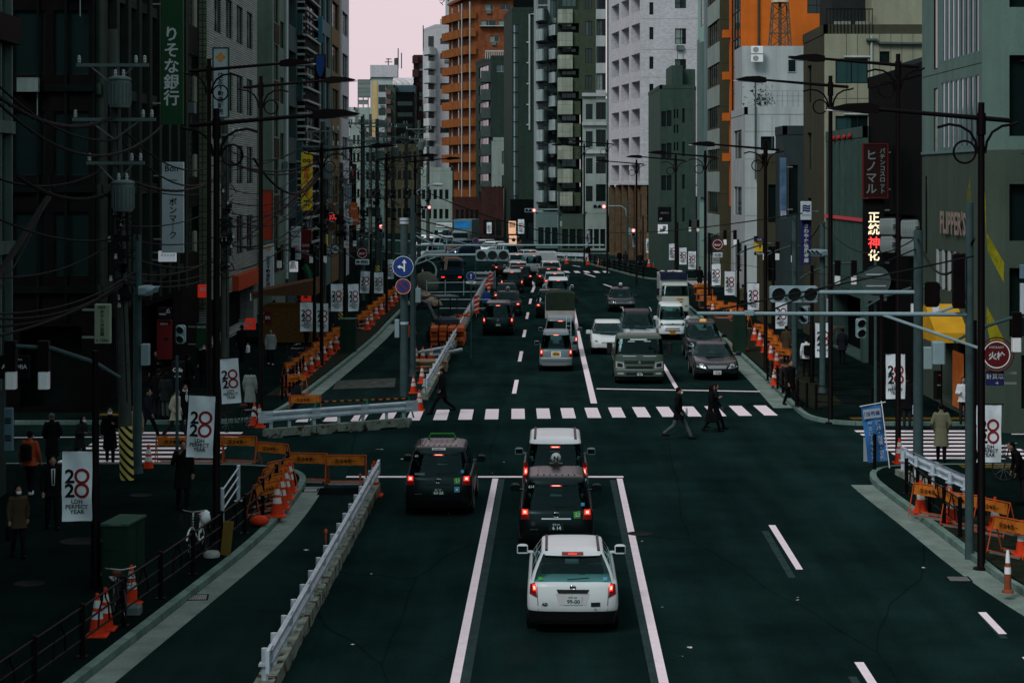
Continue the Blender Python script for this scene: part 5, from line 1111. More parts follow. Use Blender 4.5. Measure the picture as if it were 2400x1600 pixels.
BLUE = mat('traffic_sign_blue',(.022,.05,.19),.45,var=.1); SRED = mat('traffic_sign_red',(.22,.03,.03),.5,var=.1)
def arrow_up(b, x, y, z, s, left=False):
 b.prism([(x-.07*s,z-.62*s),(x+.07*s,z-.62*s),(x+.07*s,z+.25*s),(x+.24*s,z+.22*s),(x,z+.62*s),(x-.24*s,z+.22*s),(x-.07*s,z+.25*s)],y-.004,y,0,'y')
 if left: b.prism([(x-.075*s,z-.42*s),(x-.075*s,z-.22*s),(x-.2*s,z-.08*s),(x-.42*s,z-.06*s),(x-.4*s,z+.06*s),(x-.72*s,z-.13*s),(x-.4*s,z-.34*s),(x-.42*s,z-.22*s),(x-.22*s,z-.26*s)],y-.008,y-.0045,0,'y')
def round_sign(label, px, py, Z, r, kind, pole=False, plate=None):
 t = thing('road_sign', label, 'road sign', (XW(px,Z),Z,0)); z = HZ(py,Z)
 b = MB(); b.disc(0,0,z,r,28,0,0,.02); b.build('panel', WHT if kind != 'np' else SRED, t)
 if kind == 'np':
  b = MB(); b.disc(0,-.004,z,r*1.0,28,0,r*.96,.003); b.build('white_rim', WHT, t)
  b = MB(); b.disc(0,-.006,z,r*.72,28); b.build('blue_field', BLUE, t); b = MB(); q = MB(); q.box(-r*.74,r*.74,-.012,-.008,-r*.09,r*.09); b.merge(q, Matrix.Translation((0,0,z)) @ Matrix.Rotation(R(45),4,'Y')); b.build('red_bar', SRED, t)
 else:
  b = MB(); b.disc(0,-.006,z,r*.955,28); b.build('blue_field', BLUE, t); b = MB(); arrow_up(b, .12*r if kind == 'al' else 0, -.0065, z+(.12*r if kind=='al' else 0), r*.95, kind == 'al'); b.build('arrow', WHT, t)
 if plate: b = MB(); b.box(-r*1.05,r*1.05,0,.015,z-r*1.55,z-r*1.06); q = b.build('time_plate', WHT, t); lettering(q, plate, .2, INK, (0,-.004,z-r*1.3), fit=(r*1.6,r*.34), bold=.02)
 if pole: b = MB(); b.tube([(0,.06,0),(0,.06,z+r)],.03,8); b.build('post', GPOLE, t)
 return t
t = thing('sign_pole','thick blue-grey pole with steel bands that carries the blue arrow sign','pole',(XW(947,80),80,0)); b = MB(); b.tube([(0,0,0),(0,0,HZ(513,80))],[.165,.14],14); b.build('pole', GPOLE, t)
b = MB()
for y in (517,525,760): b.lathe([(.17,HZ(y,80)),(.175,HZ(y,80)+.05),(.17,HZ(y,80)+.1)],14)
b.build('band', GALV, t); b = MB(); b.bbox(-.36,-.18,-.16,.1,HZ(790,80),HZ(748,80),.02); b.build('signal_back_box', SIGH, t)
round_sign('large blue round sign with white ahead and left arrows',944.5,625,79.6,.41,'al'); round_sign('no-parking sign with red rim under the big arrow sign',945,671,79.6,.30,'np')
round_sign('small blue ahead-only arrow sign with a time plate on a thin post',1104,647.5,97,.22,'a',True,'7–20'); round_sign('distant no-parking sign before the blue-fronted truck',1115,565,140,.22,'np',True)
Z = 56.9; x0 = XW(2152,Z); hx = lambda px: XW(px,Z)-x0
signal(2152,Z,HZ(540,Z),'right traffic signal with three dark hooded lenses on a long straight arm',
  arm=[([(0,0,HZ(685,Z)),(hx(1912),0,HZ(685,Z))],.06)], heads=[(hx(1860),-.05,HZ(689,Z),1.33)], peds=[(.42,.1,HZ(690,Z),.7,{'rz':R(150),'m':POLE})], r=.145)
Z = 45; x0 = XW(2284,Z); hx = lambda px: XW(px,Z)-x0
t = thing('sign_gantry','long horizontal arm at mid height, braced to the grey post by the nearest right lamp','gantry',(x0,Z+.5,0)); b = MB(); b.tube([(0,0,0),(0,0,HZ(475,Z))],[.1,.085],12); b.build('post', GPOLE, t)
b = MB(); b.tube([(0,0,HZ(740,Z)),(hx(1639),0,HZ(738,Z))],[.05,.04],10); b.build('bar', SIGH, t)
b = MB(); b.tube([(-.05,0,HZ(711,Z)),(hx(2193),0,HZ(741,Z))],.035,6); b.tube([(hx(2077),0,HZ(741,Z)),(hx(2300),-.5,HZ(818,Z))],.035,6); b.build('brace', SIGH, t)
b = MB(); b.bbox(hx(1762)-.1,hx(1762)+.1,-.08,.08,HZ(742,Z),HZ(731,Z),.01); b.build('clamp', SIGH, t); b = MB(); b.bbox(-.38,-.13,-.18,.08,HZ(725,Z),HZ(595,Z),.03); b.build('dark_box', POLE, t)
b = MB(); b.bbox(hx(2192),hx(2221),-.3,-.04,HZ(855,Z),HZ(802,Z),.03); b.build('blue_grey_box', SIGH, t)
signal(322,58,HZ(550,58),'grey signal pole beside the striped utility pole with a side-facing head',arm=[([(0,0,HZ(680,58)),(XW(350,58)-XW(322,58),0,HZ(680,58))],.05)],heads=[(.3,-.1,HZ(680,58),.8,{'rz':R(85)})],peds=[(XW(422,58)-XW(322,58),.1,HZ(784,58),.52)],r=.13)
signal(2052,72,HZ(610,72),'slim pole with the round back of a sign near the lit kanji board',heads=(),peds=[(XW(2018,72)-XW(2052,72),0,HZ(769,72),.68)],r=.06,boxes=False)
t = thing('road_sign','back of a large round grey sign in front of the lit kanji board','road sign',(XW(2053,71.6),71.6,0)); b = MB(); b.disc(0,0,HZ(658,71.6),.52,28,0,0,.02); b.build('panel', SIGNBACK, t); b = MB()
for dz in (.22,-.18,-.42): b.box(-.34,.34,-.03,-.002,HZ(658,71.6)+dz-.02,HZ(658,71.6)+dz+.02)
b.build('rail', GALV, t); b = MB(); b.box(-.38,.38,0,.015,HZ(705,71.6),HZ(690,71.6)); b.build('sub_plate', SIGNBACK, t)
signal(1928,80,HZ(520,80),'grey signal pole on the right with a head seen from the side',heads=[(XW(1915,80)-XW(1928,80),-.2,HZ(592,80),.8,{'rz':R(-60)})],r=.13)
signal(1862,88,HZ(505,88),'plain grey signal pole further left on the right pavement',peds=[(XW(1886,88)-XW(1862,88),0,HZ(737,88),.75,{'rz':R(-40)})],r=.13)
signal(1470,200,HZ(470,200),'far right traffic signal with its red lamp lit',arm=[([(0,0,HZ(515,200)),(-.15,0,HZ(490,200)),(-.6,0,HZ(483,200)),(XW(1420,200)-XW(1470,200),0,HZ(483,200))],.07)],heads=[(XW(1405,200)-XW(1470,200),-.1,HZ(484,200),1.3,{'lit':2})],peds=[(.6,-.1,HZ(545,200),.8,{'lit':0})])
signal(1310,235,HZ(450,235),'far traffic signal with lit red lamp before the rounded balconies',arm=[([(0,0,HZ(491,235)),(XW(1262,235)-XW(1310,235),0,HZ(491,235))],.07)],heads=[(XW(1243,235)-XW(1310,235),-.1,HZ(493,235),1.3,{'lit':2})])
signal(985,228,HZ(470,228),'far left traffic signal with lit red lamp among the poles',arm=[([(0,0,HZ(484,228)),(.9,0,HZ(484,228))],.06)],heads=[(XW(998,228)-XW(985,228),-.1,HZ(486,228),1.2,{'lit':2})])
signal(893,165,HZ(505,165),'slim left signal with a small lit red lamp behind the banners',heads=[(0,-.2,HZ(536,165),.7,{'lit':0,'vert':True,'n':2})])
signal(415,61,3.2,'short pedestrian signal pole by the cafe posters',peds=(),r=.05,boxes=False)
t = thing('street_lamp','curved pale highway lamp among the far poles','street lamp',(XW(965,190),190,0)); b = MB(); b.tube([(0,0,0),(0,0,HZ(470,190)),(.5,0,HZ(448,190)),(1.2,0,HZ(438,190)),(2.1,0,HZ(432,190))],[.09,.08,.06,.05,.05],8); b.build('pole', GALV, t); b = MB(); b.ell((2.4,0,HZ(433,190)),.55,.2,.16,10); b.build('lamp_head', WHT, t)
def wrail(b, p0, p1, ztop, nrm):
 """W-beam between two ground points"""
 d = (p1-p0); ln = d.length; d.normalize(); prof = [(0,0),(.05,-.04),(.05,-.10),(.005,-.15),(.005,-.19),(.05,-.24),(.05,-.30),(0,-.34)]
 vs = [];
 for q in (p0,p1):
  for o_,z in prof: vs.append((q.x+nrm.x*o_,q.y+nrm.y*o_,ztop+z))
 for q in (p0,p1):
  for o_,z in prof: vs.append((q.x+nrm.x*(o_-.012),q.y+nrm.y*(o_-.012),ztop+z))
 n = len(prof); fs = []
 for k in range(n-1): fs += [(k,k+1,n+k+1,n+k),(2*n+k,3*n+k,3*n+k+1,2*n+k+1)]
 fs += [(0,n,3*n,2*n),(n-1,3*n-1,4*n-1,2*n-1)]
 b.add(vs, fs)
def guardrail(a, c, label, step=2.9, top=.88, flip=1, reflect=True, name='guardrail', group=None):
 a, c = Vector((*a,0)), Vector((*c,0)); d = c-a; ln = d.length; d.normalize(); nrm = Vector((d.y,-d.x,0))*flip; ang = math.atan2(d.y,d.x)
 t = thing(name, label, 'guardrail', a, 0, group); n = max(1, round(ln/step)); L0 = a
 for i in range(n):
  s0, s1 = ln*i/n, ln*(i+1)/n; M = Matrix.Translation(d*s0) @ Matrix.Rotation(ang,4,'Z'); w = s1-s0
  b = MB(); b.box(.02,w-.02,-.16,.16,.05,.30,0,M); b.box(.1,.6,-.15,.15,.0,.0499,0,M); b.box(w-.6,w-.1,-.15,.15,0,.0499,0,M); b.build('concrete_base', CONC, t)
 b = MB(); wrail(b, Vector((0,0,0))+nrm*.10, d*ln+nrm*.10, top, nrm);
 for q in (0,ln):
  M = Matrix.Translation(d*q+nrm*.11) @ Matrix.Rotation(ang,4,'Z'); b.box(-.25,.25,-.03,.03,top-.36,top+.01,0,M)
 b.build('rail', GALV, t)
 for i in range(2*n+1):
  b = MB(); s0 = ln*i/(2*n); s0 = min(max(s0,.25),ln-.25); p = d*s0
  b.tube([(p.x-nrm.x*.0,p.y-nrm.y*.0,.301),(p.x,p.y,top-.06)],.057,8)
  M = Matrix.Translation(p) @ Matrix.Rotation(ang,4,'Z'); b.box(-.1,.1,-.09,.09,top-.34,top-.30,0,M); b.build('post', GALV, t)
 b = MB()
 for i in range(1, n): p = d*(ln*i/n); M = Matrix.Translation(p+nrm*.125) @ Matrix.Rotation(ang,4,'Z'); b.box(-.16,.16,-.012,.012,top-.35,top+.005,0,M)
 b.build('joint_plate', GALV, t)
 if reflect:
  b = MB(); rr = random.Random(3)
  for i in range(3,n,3): p = d*(ln*(i+.85)/n)-nrm*.10; b.tube([(p.x,p.y,top-.2),(p.x,p.y,top+.02)],.014,6); b.ell((p.x,p.y,top+.07),.04,.025,.055,8)
  b.build('reflector', BARR, t)
 return t
guardrail((-4.02,33.0),(-3.70,55.0),'near white guardrail on stained concrete blocks along the closed left lane',2.75,flip=1)
guardrail((-3.36,78.2),(-1.95,171),'long far guardrail on concrete blocks beside the left queue',4.6,flip=1,reflect=False)
guardrail((-8.1,66.9),(-3.5,70.1),'short white guardrail on rusty stained concrete across the closed lane at the crossing',1.9,flip=1)
guardrail((10.95,57.7),(11.55,51.8),'short white guardrail on a concrete block at the right corner',3.,flip=-1,reflect=False)
guardrail((3.2,217),(7.8,212.5),'far white guardrail across the far crossing',3,flip=1,reflect=False)
def fence(pts, label, h=.86, rails=(.86,.58,.3), step=2.1, m=POLE, z=KH, arches=False, group=None, pr=.05):
 pts = [Vector((*p,0)) for p in pts]; o = pts[0]; t = thing('pipe_fence', label, 'fence', (o.x,o.y,z), 0, group)
 for zr in rails: b = MB(); b.tube([(p.x-o.x,p.y-o.y,zr) for p in pts],.021,7); b.build('rail', m, t)
 tot = 0; segs = []
 for a, c in zip(pts, pts[1:]): segs.append((tot, a, c)); tot += (c-a).length
 n = max(1, round(tot/step))
 for i in range(n+1):
  s = tot*i/n
  for (s0,a,c) in segs:
   if s0-1e-6 <= s <= s0+(c-a).length+1e-6: p = a.lerp(c,(s-s0)/(c-a).length); break
  b = MB(); b.tube([(p.x-o.x,p.y-o.y,0),(p.x-o.x,p.y-o.y,h+.04)],pr,8); b.lathe([(pr*1.1,h+.04),(pr*.7,h+.07)],8,(p.x-o.x,p.y-o.y,0)); b.box(p.x-o.x-.1,p.x-o.x+.1,p.y-o.y-.1,p.y-o.y+.1,0,.012); b.build('post', m, t)
 if arches:
  for i in range(n):
   b = MB()
   for (f) in (.5,):
    s = tot*(i+f)/n
    for (s0,a,c) in segs:
     if s0-1e-6 <= s <= s0+(c-a).length+1e-6: p = a.lerp(c,(s-s0)/(c-a).length); d = (c-a).normalized(); break
    for q in (-1,1):
     e = p-o; b.tube([e+d*(q*.08)+Vector((0,0,.86)),e+d*(q*.1)+Vector((0,0,.75)),e+d*(q*.28)+Vector((0,0,.6)),e+d*(q*.33)+Vector((0,0,.3))],.017,6)
   b.build('arched_bar', m, t)
 return t
fp = offset([p for p in kl if 20 < p[1] < 55.6], -.42)
fence(fp,'dark brown pipe fence with three rails along the near left kerb',arches=True,step=2.5)
fence([(-7.6,78.5),(-8.3,74.5)] and [(XW(660,77),77.2),(XW(722,88),86)],'dark pipe fence behind the first leaning orange barricades, left',step=1.6)
fence([(10.45,54.2),(10.38,50.6),(10.42,47.6)],'dark pipe fence at the right corner by the concrete block',step=1.7,arches=True)
fence([(10.62,85),(10.55,78.5),(10.75,74.6)],'dark pipe fence on the right beside the walking man in black',step=1.7)
fence([(11.0,74.0),(12.9,73.2)],'short dark pipe fence at the far right corner',step=2)
fence([(11.3,176.5),(8.9,197),(7.9,206)],'far dark pipe fence along the right bend',step=3,pr=.07)
fence([(XW(521,49),49.0),(XW(560,53),52.9)],'short white curved rail guard beside the near left lamp pole',h=.86,rails=(.86,.62,.38),step=4,m=GALV)
t = thing('rail_gate','low orange-black striped bar on green trestles across the closed lane','barrier',(XW(744,71.5),71.2,0))
b = MB(); x1 = XW(957,72)-XW(744,71.5); n = 24
for i in range(n): b.tube([(x1*i/n,1.2*i/n,.72),(x1*(i+1)/n,1.2*(i+1)/n,.72)],.03,8,i%2)
b.build('striped_bar',[BARY,INK],t)
for x,y in ((0,0),(x1*.55,.6),(x1,1.2)): b = MB(); b.tube([(x-.15,y-.35,0),(x,y,.74),(x+.15,y+.35,0)],.03,6); b.tube([(x-.3,y,0),(x,y,.74)],.03,6); b.build('trestle', GRNB, t)
def cone_meshes():
 b = MB(); b.bbox(-.19,.19,-.19,.19,0,.035,.015); m0 = b.mesh('base', ORNG)
 b = MB(); b.lathe([(.15,.035),(.145,.06),(.105,.30)],16); b.lathe([(.082,.43),(.072,.49)],16); b.lathe([(.05,.62),(.03,.72),(.0301,.735)],16); m1 = b.mesh('body', ORNG)
 b = MB(); b.lathe([(.106,.301),(.0825,.429)],16); b.lathe([(.0725,.491),(.0505,.619)],16); m2 = b.mesh('reflective_band', REFL)
 return m0, m1, m2
CM = cone_meshes()
def cone(x, y, label, z=0., group='orange traffic cones', s=1., rz=0.):
 t = thing('traffic_cone', label, 'traffic cone', (x,y,z), rz, group); t.scale = (s,s,s); obj('base', CM[0], t); q = obj('body', CM[1], t); obj('reflective_band', CM[2], q); return t
def cpx(px, py, label, z=0., s=1., **k):
 p = G(px,py,z); return cone(p.x,p.y,label,z,s=s,**k)
for a in [(308,1416,'orange cone in front of the green street cabinet',KH,1.05),(228,1489,'front orange cone of the pair by the left bicycle',KH,1.05),(247,1474,'orange cone standing behind another by the left bicycle',KH,1.05),
 (348,1107,'orange cone beside the yellow and black pole wrap',0,1.1),(596,996,'left cone of the two at the far left lamp foot',0,1.05),(608,1001,'right cone of the two at the far left lamp foot',0,1.05),
 (677,903,'first orange cone at the head of the left barricade row',KH,1.1),(983,962,'orange cone at the crossing end of the far guardrail',0,1.05),(969,921,'squat orange cone between the two grey left poles',0,.95),(989,898,'orange cone right beside the end post of the far guardrail',0,1.0),
 (991,848,'left cone of two on the closed lane by the pipe heap',0,1.0),(1011,847,'right cone of two on the closed lane by the pipe heap',0,1.0),(974,848,'orange cone half hidden behind the slim left signal pole',0,1.0),(990,652,'tall orange cone before the far tarpaulin heap',0,1.2),(978,692,'orange cone beside the grey sack heap',0,1.1),
 (1404,625,'orange cone at the right end of the far zebra',0,1.3),(1378,620,'orange cone left of the far right corner',0,1.2),(1328,618,'orange cone before the far white guardrail',0,1.2),(1521,625,'orange cone at the far right fence group, left',KH,1.1),(1534,626,'orange cone at the far right fence group, right',KH,1.1),(1545,657,'orange cone by the far side street fence',KH,1.1),
 (2108,1085,'orange cone behind the short right guardrail',KH,1.0),(2229,1222,'orange cone between two barricades at the right',KH,1.1),(2158,1200,'orange cone behind the right pipe fence',KH,1.1),(2332,1240,'orange cone inside the slanted barricade at far right',KH,1.05),(2396,1300,'orange cone at the right edge of the picture',KH,1.05),(1722,812,'orange cone on the right planting strip by the green box',KH,1.0),(1745,818,'orange cone right of the green box on the right strip',KH,1.0),(1815,902,'orange cone behind the walking man in black',KH,1.0)]: cpx(*a)
t = thing('delineator_post','faded orange and white striped post on a black foot at the lower right','delineator',G(2362,1388,KH)); b = MB(); b.lathe([(.12,0),(.11,.05),(.075,.07),(.07,.38)],14); b.lathe([(.066,.52),(.05,.60)],14); b.build('body', mat('faded_orange',(.22,.06,.03),.7,var=.3), t); b = MB(); b.lathe([(.07,.381),(.066,.519)],14); b.lathe([(.05,.601),(.04,.75),(.025,.85)],14); b.build('white_band', WHT, t)
cone(XW(876,54.6),54.7,'leaning tall slim orange cone at the end of the near guardrail',0,s=1.25)
def barricade_meshes():
 w, h = 1.2, .85; b = MB()
 for s in (-1,1):
  b.tube([(-w/2,s*.24,0),(-w/2,0,h)],.016,6); b.tube([(w/2,s*.24,0),(w/2,0,h)],.016,6); b.tube([(-w/2,s*.24,.05),(w/2,s*.24,.05)],.013,6)
 b.tube([(-w/2,0,h),(w/2,0,h)],.018,6); f = b.mesh('frame', BARR)
 b = MB(); n = 8; vs = []
 for i in range(n+1):
  x = lerp(-w/2+.05,w/2-.05,i/n); vs += [(x,-.03+.008*math.sin(i*2),h-.025),(x,-.085+.02*math.sin(i*1.7),h-.29+.012*math.sin(i*2.3))]
 b.add(vs, [(2*i,2*i+1,2*i+3,2*i+2) for i in range(n)]); sh = b.mesh('sheet', BARY)
 vs_,fs_,w0,h0 = text_mesh('安全✚第一', .2, bold=.015); s = .62/w0; b = MB(); b.add([(v[0]*s,-.11,v[2]*s+h-.16) for v in vs_], fs_); tx = b.mesh('lettering', INK)
 b = MB(); b.box(-w/2+.1,w/2-.1,-.26,-.2,.0,.03); b.box(-w/2+.1,w/2-.1,.2,.26,0,.03); wt = b.mesh('weight', STEEL)
 return f, sh, tx, wt
BM = barricade_meshes()
def barricade(x, y, rz, label, z=0., group='orange safety barricades', s=.93):
 t = thing('barricade', label, 'barricade', (x,y,z), rz, group); t.scale = (s,s,s); obj('frame', BM[0], t); q = obj('sheet', BM[1], t); obj('lettering', BM[2], q); obj('weight', BM[3], t); return t
for px,py,rz,l in [(811,1133,.0,'orange barricade facing us at the head of the closed near lane'),(722,1128,-.18,'orange barricade left of the front one at the closed lane head'),(640,1102,-.55,'orange barricade at the bend, seen obliquely'),(560,1084,-.2,'orange barricade right behind the near left lamp pole'),(480,1084,.0,'orange barricade on the left zebra edge, right of the middle'),(410,1084,.0,'orange barricade on the left zebra edge beside the striped pole cone')]:
 p = G(px,py); barricade(p.x,p.y,rz,l)
for i,(px,py) in enumerate([(664,1148),(655,1165),(645,1186),(634,1205)]):
 p = G(px,py,KH); barricade(p.x-.1,p.y,R(62),f'{NTH[i]} orange barricade from the corner in the row behind the near left kerb',KH); cone(p.x+.2,p.y-.3,f'{NTH[i]} cone from the corner in the row behind the near left kerb',KH,s=1.1)
row = [(695,905),(712,893),(727,880),(742,868),(757,853),(772,840),(786,828),(800,815)]
for i,(px,py) in enumerate(row):
 p = G(px,py-12,KH); barricade(p.x-.15,p.y,R(58),f'{NTH[i]} orange barricade from the crossing in the left pavement row',KH); cone(p.x+.1,p.y-.6,f'{NTH[i]} cone from the crossing in the left pavement row',KH,s=1.05)
row2 = [(858,770),(868,760),(880,745),(892,735),(903,725),(915,716),(925,706),(937,697),(948,688)]
for i,(px,py) in enumerate(row2):
 p = G(px,py,KH); barricade(p.x-.2,p.y,R(60),f'{NTH[i]} orange barricade of the farther left row beyond the striped poles',KH); cone(p.x+.1,p.y-.7,f'{NTH[i]} cone of the farther left row beyond the striped poles',KH,s=1.05)
p = G(690,925,KH); barricade(p.x,p.y,R(50),'orange barricade beside the crouching worker',KH); p = G(715,978); barricade(p.x,p.y,R(5),'low orange barricade just behind the white crossing guardrail')
for px,py,rz,l in [(2185,1212,-.85,'orange barricade behind the right pipe fence, sheet facing us'),(2262,1235,-.8,'orange barricade mostly hidden by the near right lamp'),(2330,1250,R(-62),'slanted orange barricade right of the near right lamp'),(2372,1300,R(-60),'orange barricade low at the right edge')]:
 p = G(px,py,KH); barricade(p.x,p.y,rz,l,KH)
rr = [(1800,868),(1786,850),(1772,833),(1760,818),(1748,805)]
for i,(px,py) in enumerate(rr):
 p = G(px+22,py-10,KH); barricade(p.x+.3,p.y,R(-60),f'{NTH[i]} orange barricade counted away from the walking man in black, right row',KH); cone(p.x-.1,p.y-.6,f'{NTH[i]} cone counted away from the walking man in black, right row',KH,s=1.05)
for i,(px,py) in enumerate([(1735,770),(1722,752),(1712,740),(1690,745),(1668,735),(1652,722),(1645,705),(1638,690)]):
 p = G(px,py,KH); barricade(p.x+.2,p.y,R(-60 if i < 3 else -15),f'{NTH[i]} orange barricade of the farther right row, counted from the green box',KH)
 if i in (0,1,2,4): cone(p.x,p.y-.6,f'{NTH[i]} cone of the farther right row, counted from the green box',KH,s=1.05)
for i,(px,py) in enumerate([(1143,700),(1150,678),(1117,742)]):
 p = G(px,py); t = thing('warning_panel',['leaning red-white warning panel behind the blue-jacketed rider','red-white warning panel farthest along the guardrail','red-white warning panel on the guardrail before the rider'][i],'warning panel',p,.2); b = MB(); b.box(-.16,.16,0,.03,.2,1.3); b.build('panel', ORNG, t); b = MB()
 for k in range(3): b.prism([(-.16,.35+k*.3),(.16,.5+k*.3),(.16,.58+k*.3),(-.16,.43+k*.3)],-.004,-.001,0,'y')
 b.build('white_stripe', WHT, t); b = MB(); b.tube([(0,.05,0),(0,.05,1.3)],.02,6); b.build('post', GALV, t)
ORB = mat('orange_steel_beam',(.42,.09,.03),.6,var=.25)
t = thing('steel_beam_stack','stack of orange steel beams lying on the closed lane','beam stack',G(1045,806)); rb = random.Random(5)
for k in range(4):
 b = MB()
 for j in range(4): x = -.75+j*.45; b.box(x,x+.36,-1.2+rb.uniform(-.3,.3),2.2+rb.uniform(-.3,.3),.02+k*.24,.02+k*.24+.19,0,Matrix.Rotation(rb.uniform(-.02,.02),4,'Z'))
 b.build('beam_layer', ORB, t)
t = thing('beam_bundle','jumble of orange braces leaning above the beam stack','beam stack',G(1062,776))
for k in range(9): b = MB(); x = rb.uniform(-.6,.6); b.box(-.05,.05,-1,1,.0,.1,0,Matrix.Translation((x,0,.35+k*.06)) @ Matrix.Rotation(rb.uniform(-.5,.5),4,'Z') @ Matrix.Rotation(rb.uniform(-.2,.3),4,'X')); b.build('brace', ORB, t)
t = thing('pipe_heap','heap of grey pipes and fittings beside the far guardrail','pipe heap',G(1020,840))
for k in range(10): b = MB(); x = rb.uniform(-.5,.5); z = .12+.1*(k//4); b.tube([(x-.7,rb.uniform(-1,0),z),(x+.8,rb.uniform(0,1.6),z+rb.uniform(0,.35))],.075,8); b.build('pipe', TRAFO if k%3 else GALV, t)
t = thing('plank_stack','stack of pale timber planks beside the far guardrail end','plank stack',G(1008,872));
for k in range(5): b = MB(); b.box(-.7,.75,-.5+rb.uniform(-.1,.1),.7,.06+k*.1,.13+k*.1,0,Matrix.Rotation(rb.uniform(-.05,.05),4,'Z')); b.build('plank', mat('raw_timber',(.26,.19,.12),.8,var=.3), t)
SACK = mat('muddy_canvas_sack',(.24,.19,.15),.9,var=.35,scale=3); tp = thing('sack_heap','heap of crumpled muddy canvas sacks on the closed lane','sack heap',G(992,722))
for k in range(14):
 b = MB(); c = (rb.uniform(-1.0,1.0),rb.uniform(-.8,.8),0); z = .2+.8*max(0,1-abs(c[0]))*rb.random()
 vs = []; fs = []; b.ell((c[0],c[1],z),.42,.38,.24,11,0,7); b.v = [(x+rb.uniform(-.07,.07),y+rb.uniform(-.07,.07),max(0,zz+rb.uniform(-.06,.06))) for x,y,zz in b.v]; b.build('sack', SACK, tp)
b = MB(); b.ell((0,0,.5),1.0,.8,1.0,14,0,10); b.v = [(x+rb.uniform(-.06,.06),y+rb.uniform(-.06,.06),max(0,z)) for x,y,z in b.v]; p = G(998,682); tag(b.build('tarpaulin_heap', mat('olive_tarp',(.10,.11,.085),.8,var=.3),None,p),'olive tarpaulin-covered heap behind the canvas sacks','heap')
p = G(1040,800); t = thing('mini_excavator','dark mini excavator parked on the closed lane, canopy and orange bucket','excavator',p,R(20)); DKBL = mat('excavator_dark_blue',(.015,.03,.04),.45,spec=.3,var=.2)
for s in (-1,1):
 b = MB(); n = 14; b.prism([(.9*math.copysign(1,math.cos(q))*.55+.35*math.cos(q),.28+.28*math.sin(q)) for q in [2*math.pi*i/n for i in range(n)]],s*.55-.16,s*.55+.16,0,'x'); b.v = [(x,y*1.0,z) for x,y,z in b.v]; b.build('track', BLK, t)
b = MB(); b.bbox(-.65,.65,-.9,.8,.56,.95,.12); b.bbox(-.62,.62,-.95,-.3,.95,1.35,.15); b.build('body', DKBL, t)
b = MB(); b.bbox(-.6,.6,-.8,.6,2.35,2.43,.04); b.build('canopy', SIGNBACK, t); b = MB()
for x,y in ((-.5,-.7),(.5,-.7),(.5,.4)): b.tube([(x,y,.95),(x,y,2.36)],.03,6)
b.build('canopy_post', BLK, t); b = MB(); b.bbox(-.22,.22,-.35,.05,.96,1.2,.04); b.bbox(-.22,.22,-.42,-.3,1.0,1.55,.04); b.build('seat', BLK, t)
b = MB(); b.tube([(-.1,.75,.8),(-.45,1.3,1.9),(-.65,1.7,2.0),(-1.0,2.2,1.5)],[.12,.11,.1,.09],8); b.build('boom', DKBL, t); b = MB(); b.tube([(-1.0,2.2,1.5),(-1.2,2.0,.75)],[.09,.08],8); b.build('dipper_arm', DKBL, t)
b = MB(); b.prism([(-.3,.75),(.15,.72),(.25,.3),(.0,.08),(-.35,.2)],-1.5,-.95,0,'y'); b.v = [(x-1.2,y+3.2,z) for x,y,z in b.v]; b.build('bucket', ORB, t)
t = thing('pipe_railing','grey scaffold pipe railing across the closed lane in front of the blue dump truck','railing',(XW(1000,150),150,0));
for z in (.25,.95): b = MB(); b.tube([(0,0,z),(XW(1130,150)-XW(1000,150),0,z+.05)],.03,6); b.build('rail', GALV, t)
for k in range(4): b = MB(); x = k*(XW(1130,150)-XW(1000,150))/3; b.tube([(x,0,0),(x,0,1.15)],.03,6); b.build('post', GALV, t)
t = thing('pipe_railing','thin pipe railing crossing the closed lane behind the small arrow sign','railing',(XW(1030,128),128,0)); b = MB(); b.tube([(0,0,1.0),(XW(1150,128)-XW(1030,128),0,1.0)],.025,6); b.tube([(0,0,.45),(XW(1150,128)-XW(1030,128),0,.45)],.025,6); b.build('rail', GALV, t)
t = thing('steel_rack','rack of galvanised pipes and bundles beyond the arrow sign','pipe rack',(XW(1128,160),160,0))
for k in range(6): b = MB(); b.box(-.9,.95,-.4,.5,.15+k*.2,.27+k*.2); b.build('bundle', GALV if k%2 else GPOLE, t)
for k in range(7): b = MB(); b.tube([(.35+k*.12,.3,0),(.35+k*.12,.3,1.4-(k%3)*.2)],.035,6); b.build('upright_pipe', GALV, t)
def cabinet(x, y, w, d, h, label, rz=0.):
 t = thing('street_cabinet', label, 'utility cabinet', (x,y,KH), rz); b = MB(); b.bbox(-w/2,w/2,-d/2,d/2,0,h,.012); b.build('body', GREEN, t); b = MB(); b.bbox(-w/2-.03,w/2+.03,-d/2-.03,d/2+.03,h+.001,h+.05,.01); b.build('lid', mat('cabinet_lid_green',(.03,.075,.052),.5,var=.15), t)
 b = MB(); b.box(-w/2+.06,w/2-.06,-d/2-.012,-d/2-.001,h*.62,h*.9); b.build('vent_panel', GREEN, t); b = MB(); b.box(w/2+.001,w/2+.012,-d/2+.05,-.02,.1,h*.9); b.box(w/2+.001,w/2+.012,.02,d/2-.05,.1,h*.9); b.build('door', GREEN, t)
 b = MB(); b.box(-w*.2,w*.28,-d/2-.034,-d/2-.031,h+.01,h+.045); q = b.build('number_plate', TRAFO, t); return t
cabinet(-7.95,41.9,.52,1.15,1.3,'green street cabinet on the near left pavement behind an orange cone',R(-8))
cabinet(-7.95,99.5,.75,.9,1.55,'green street cabinet among the left barricades'); cabinet(XW(1733,99),99,.6,.8,1.9,'tall dark green box on the right planting strip between cones')
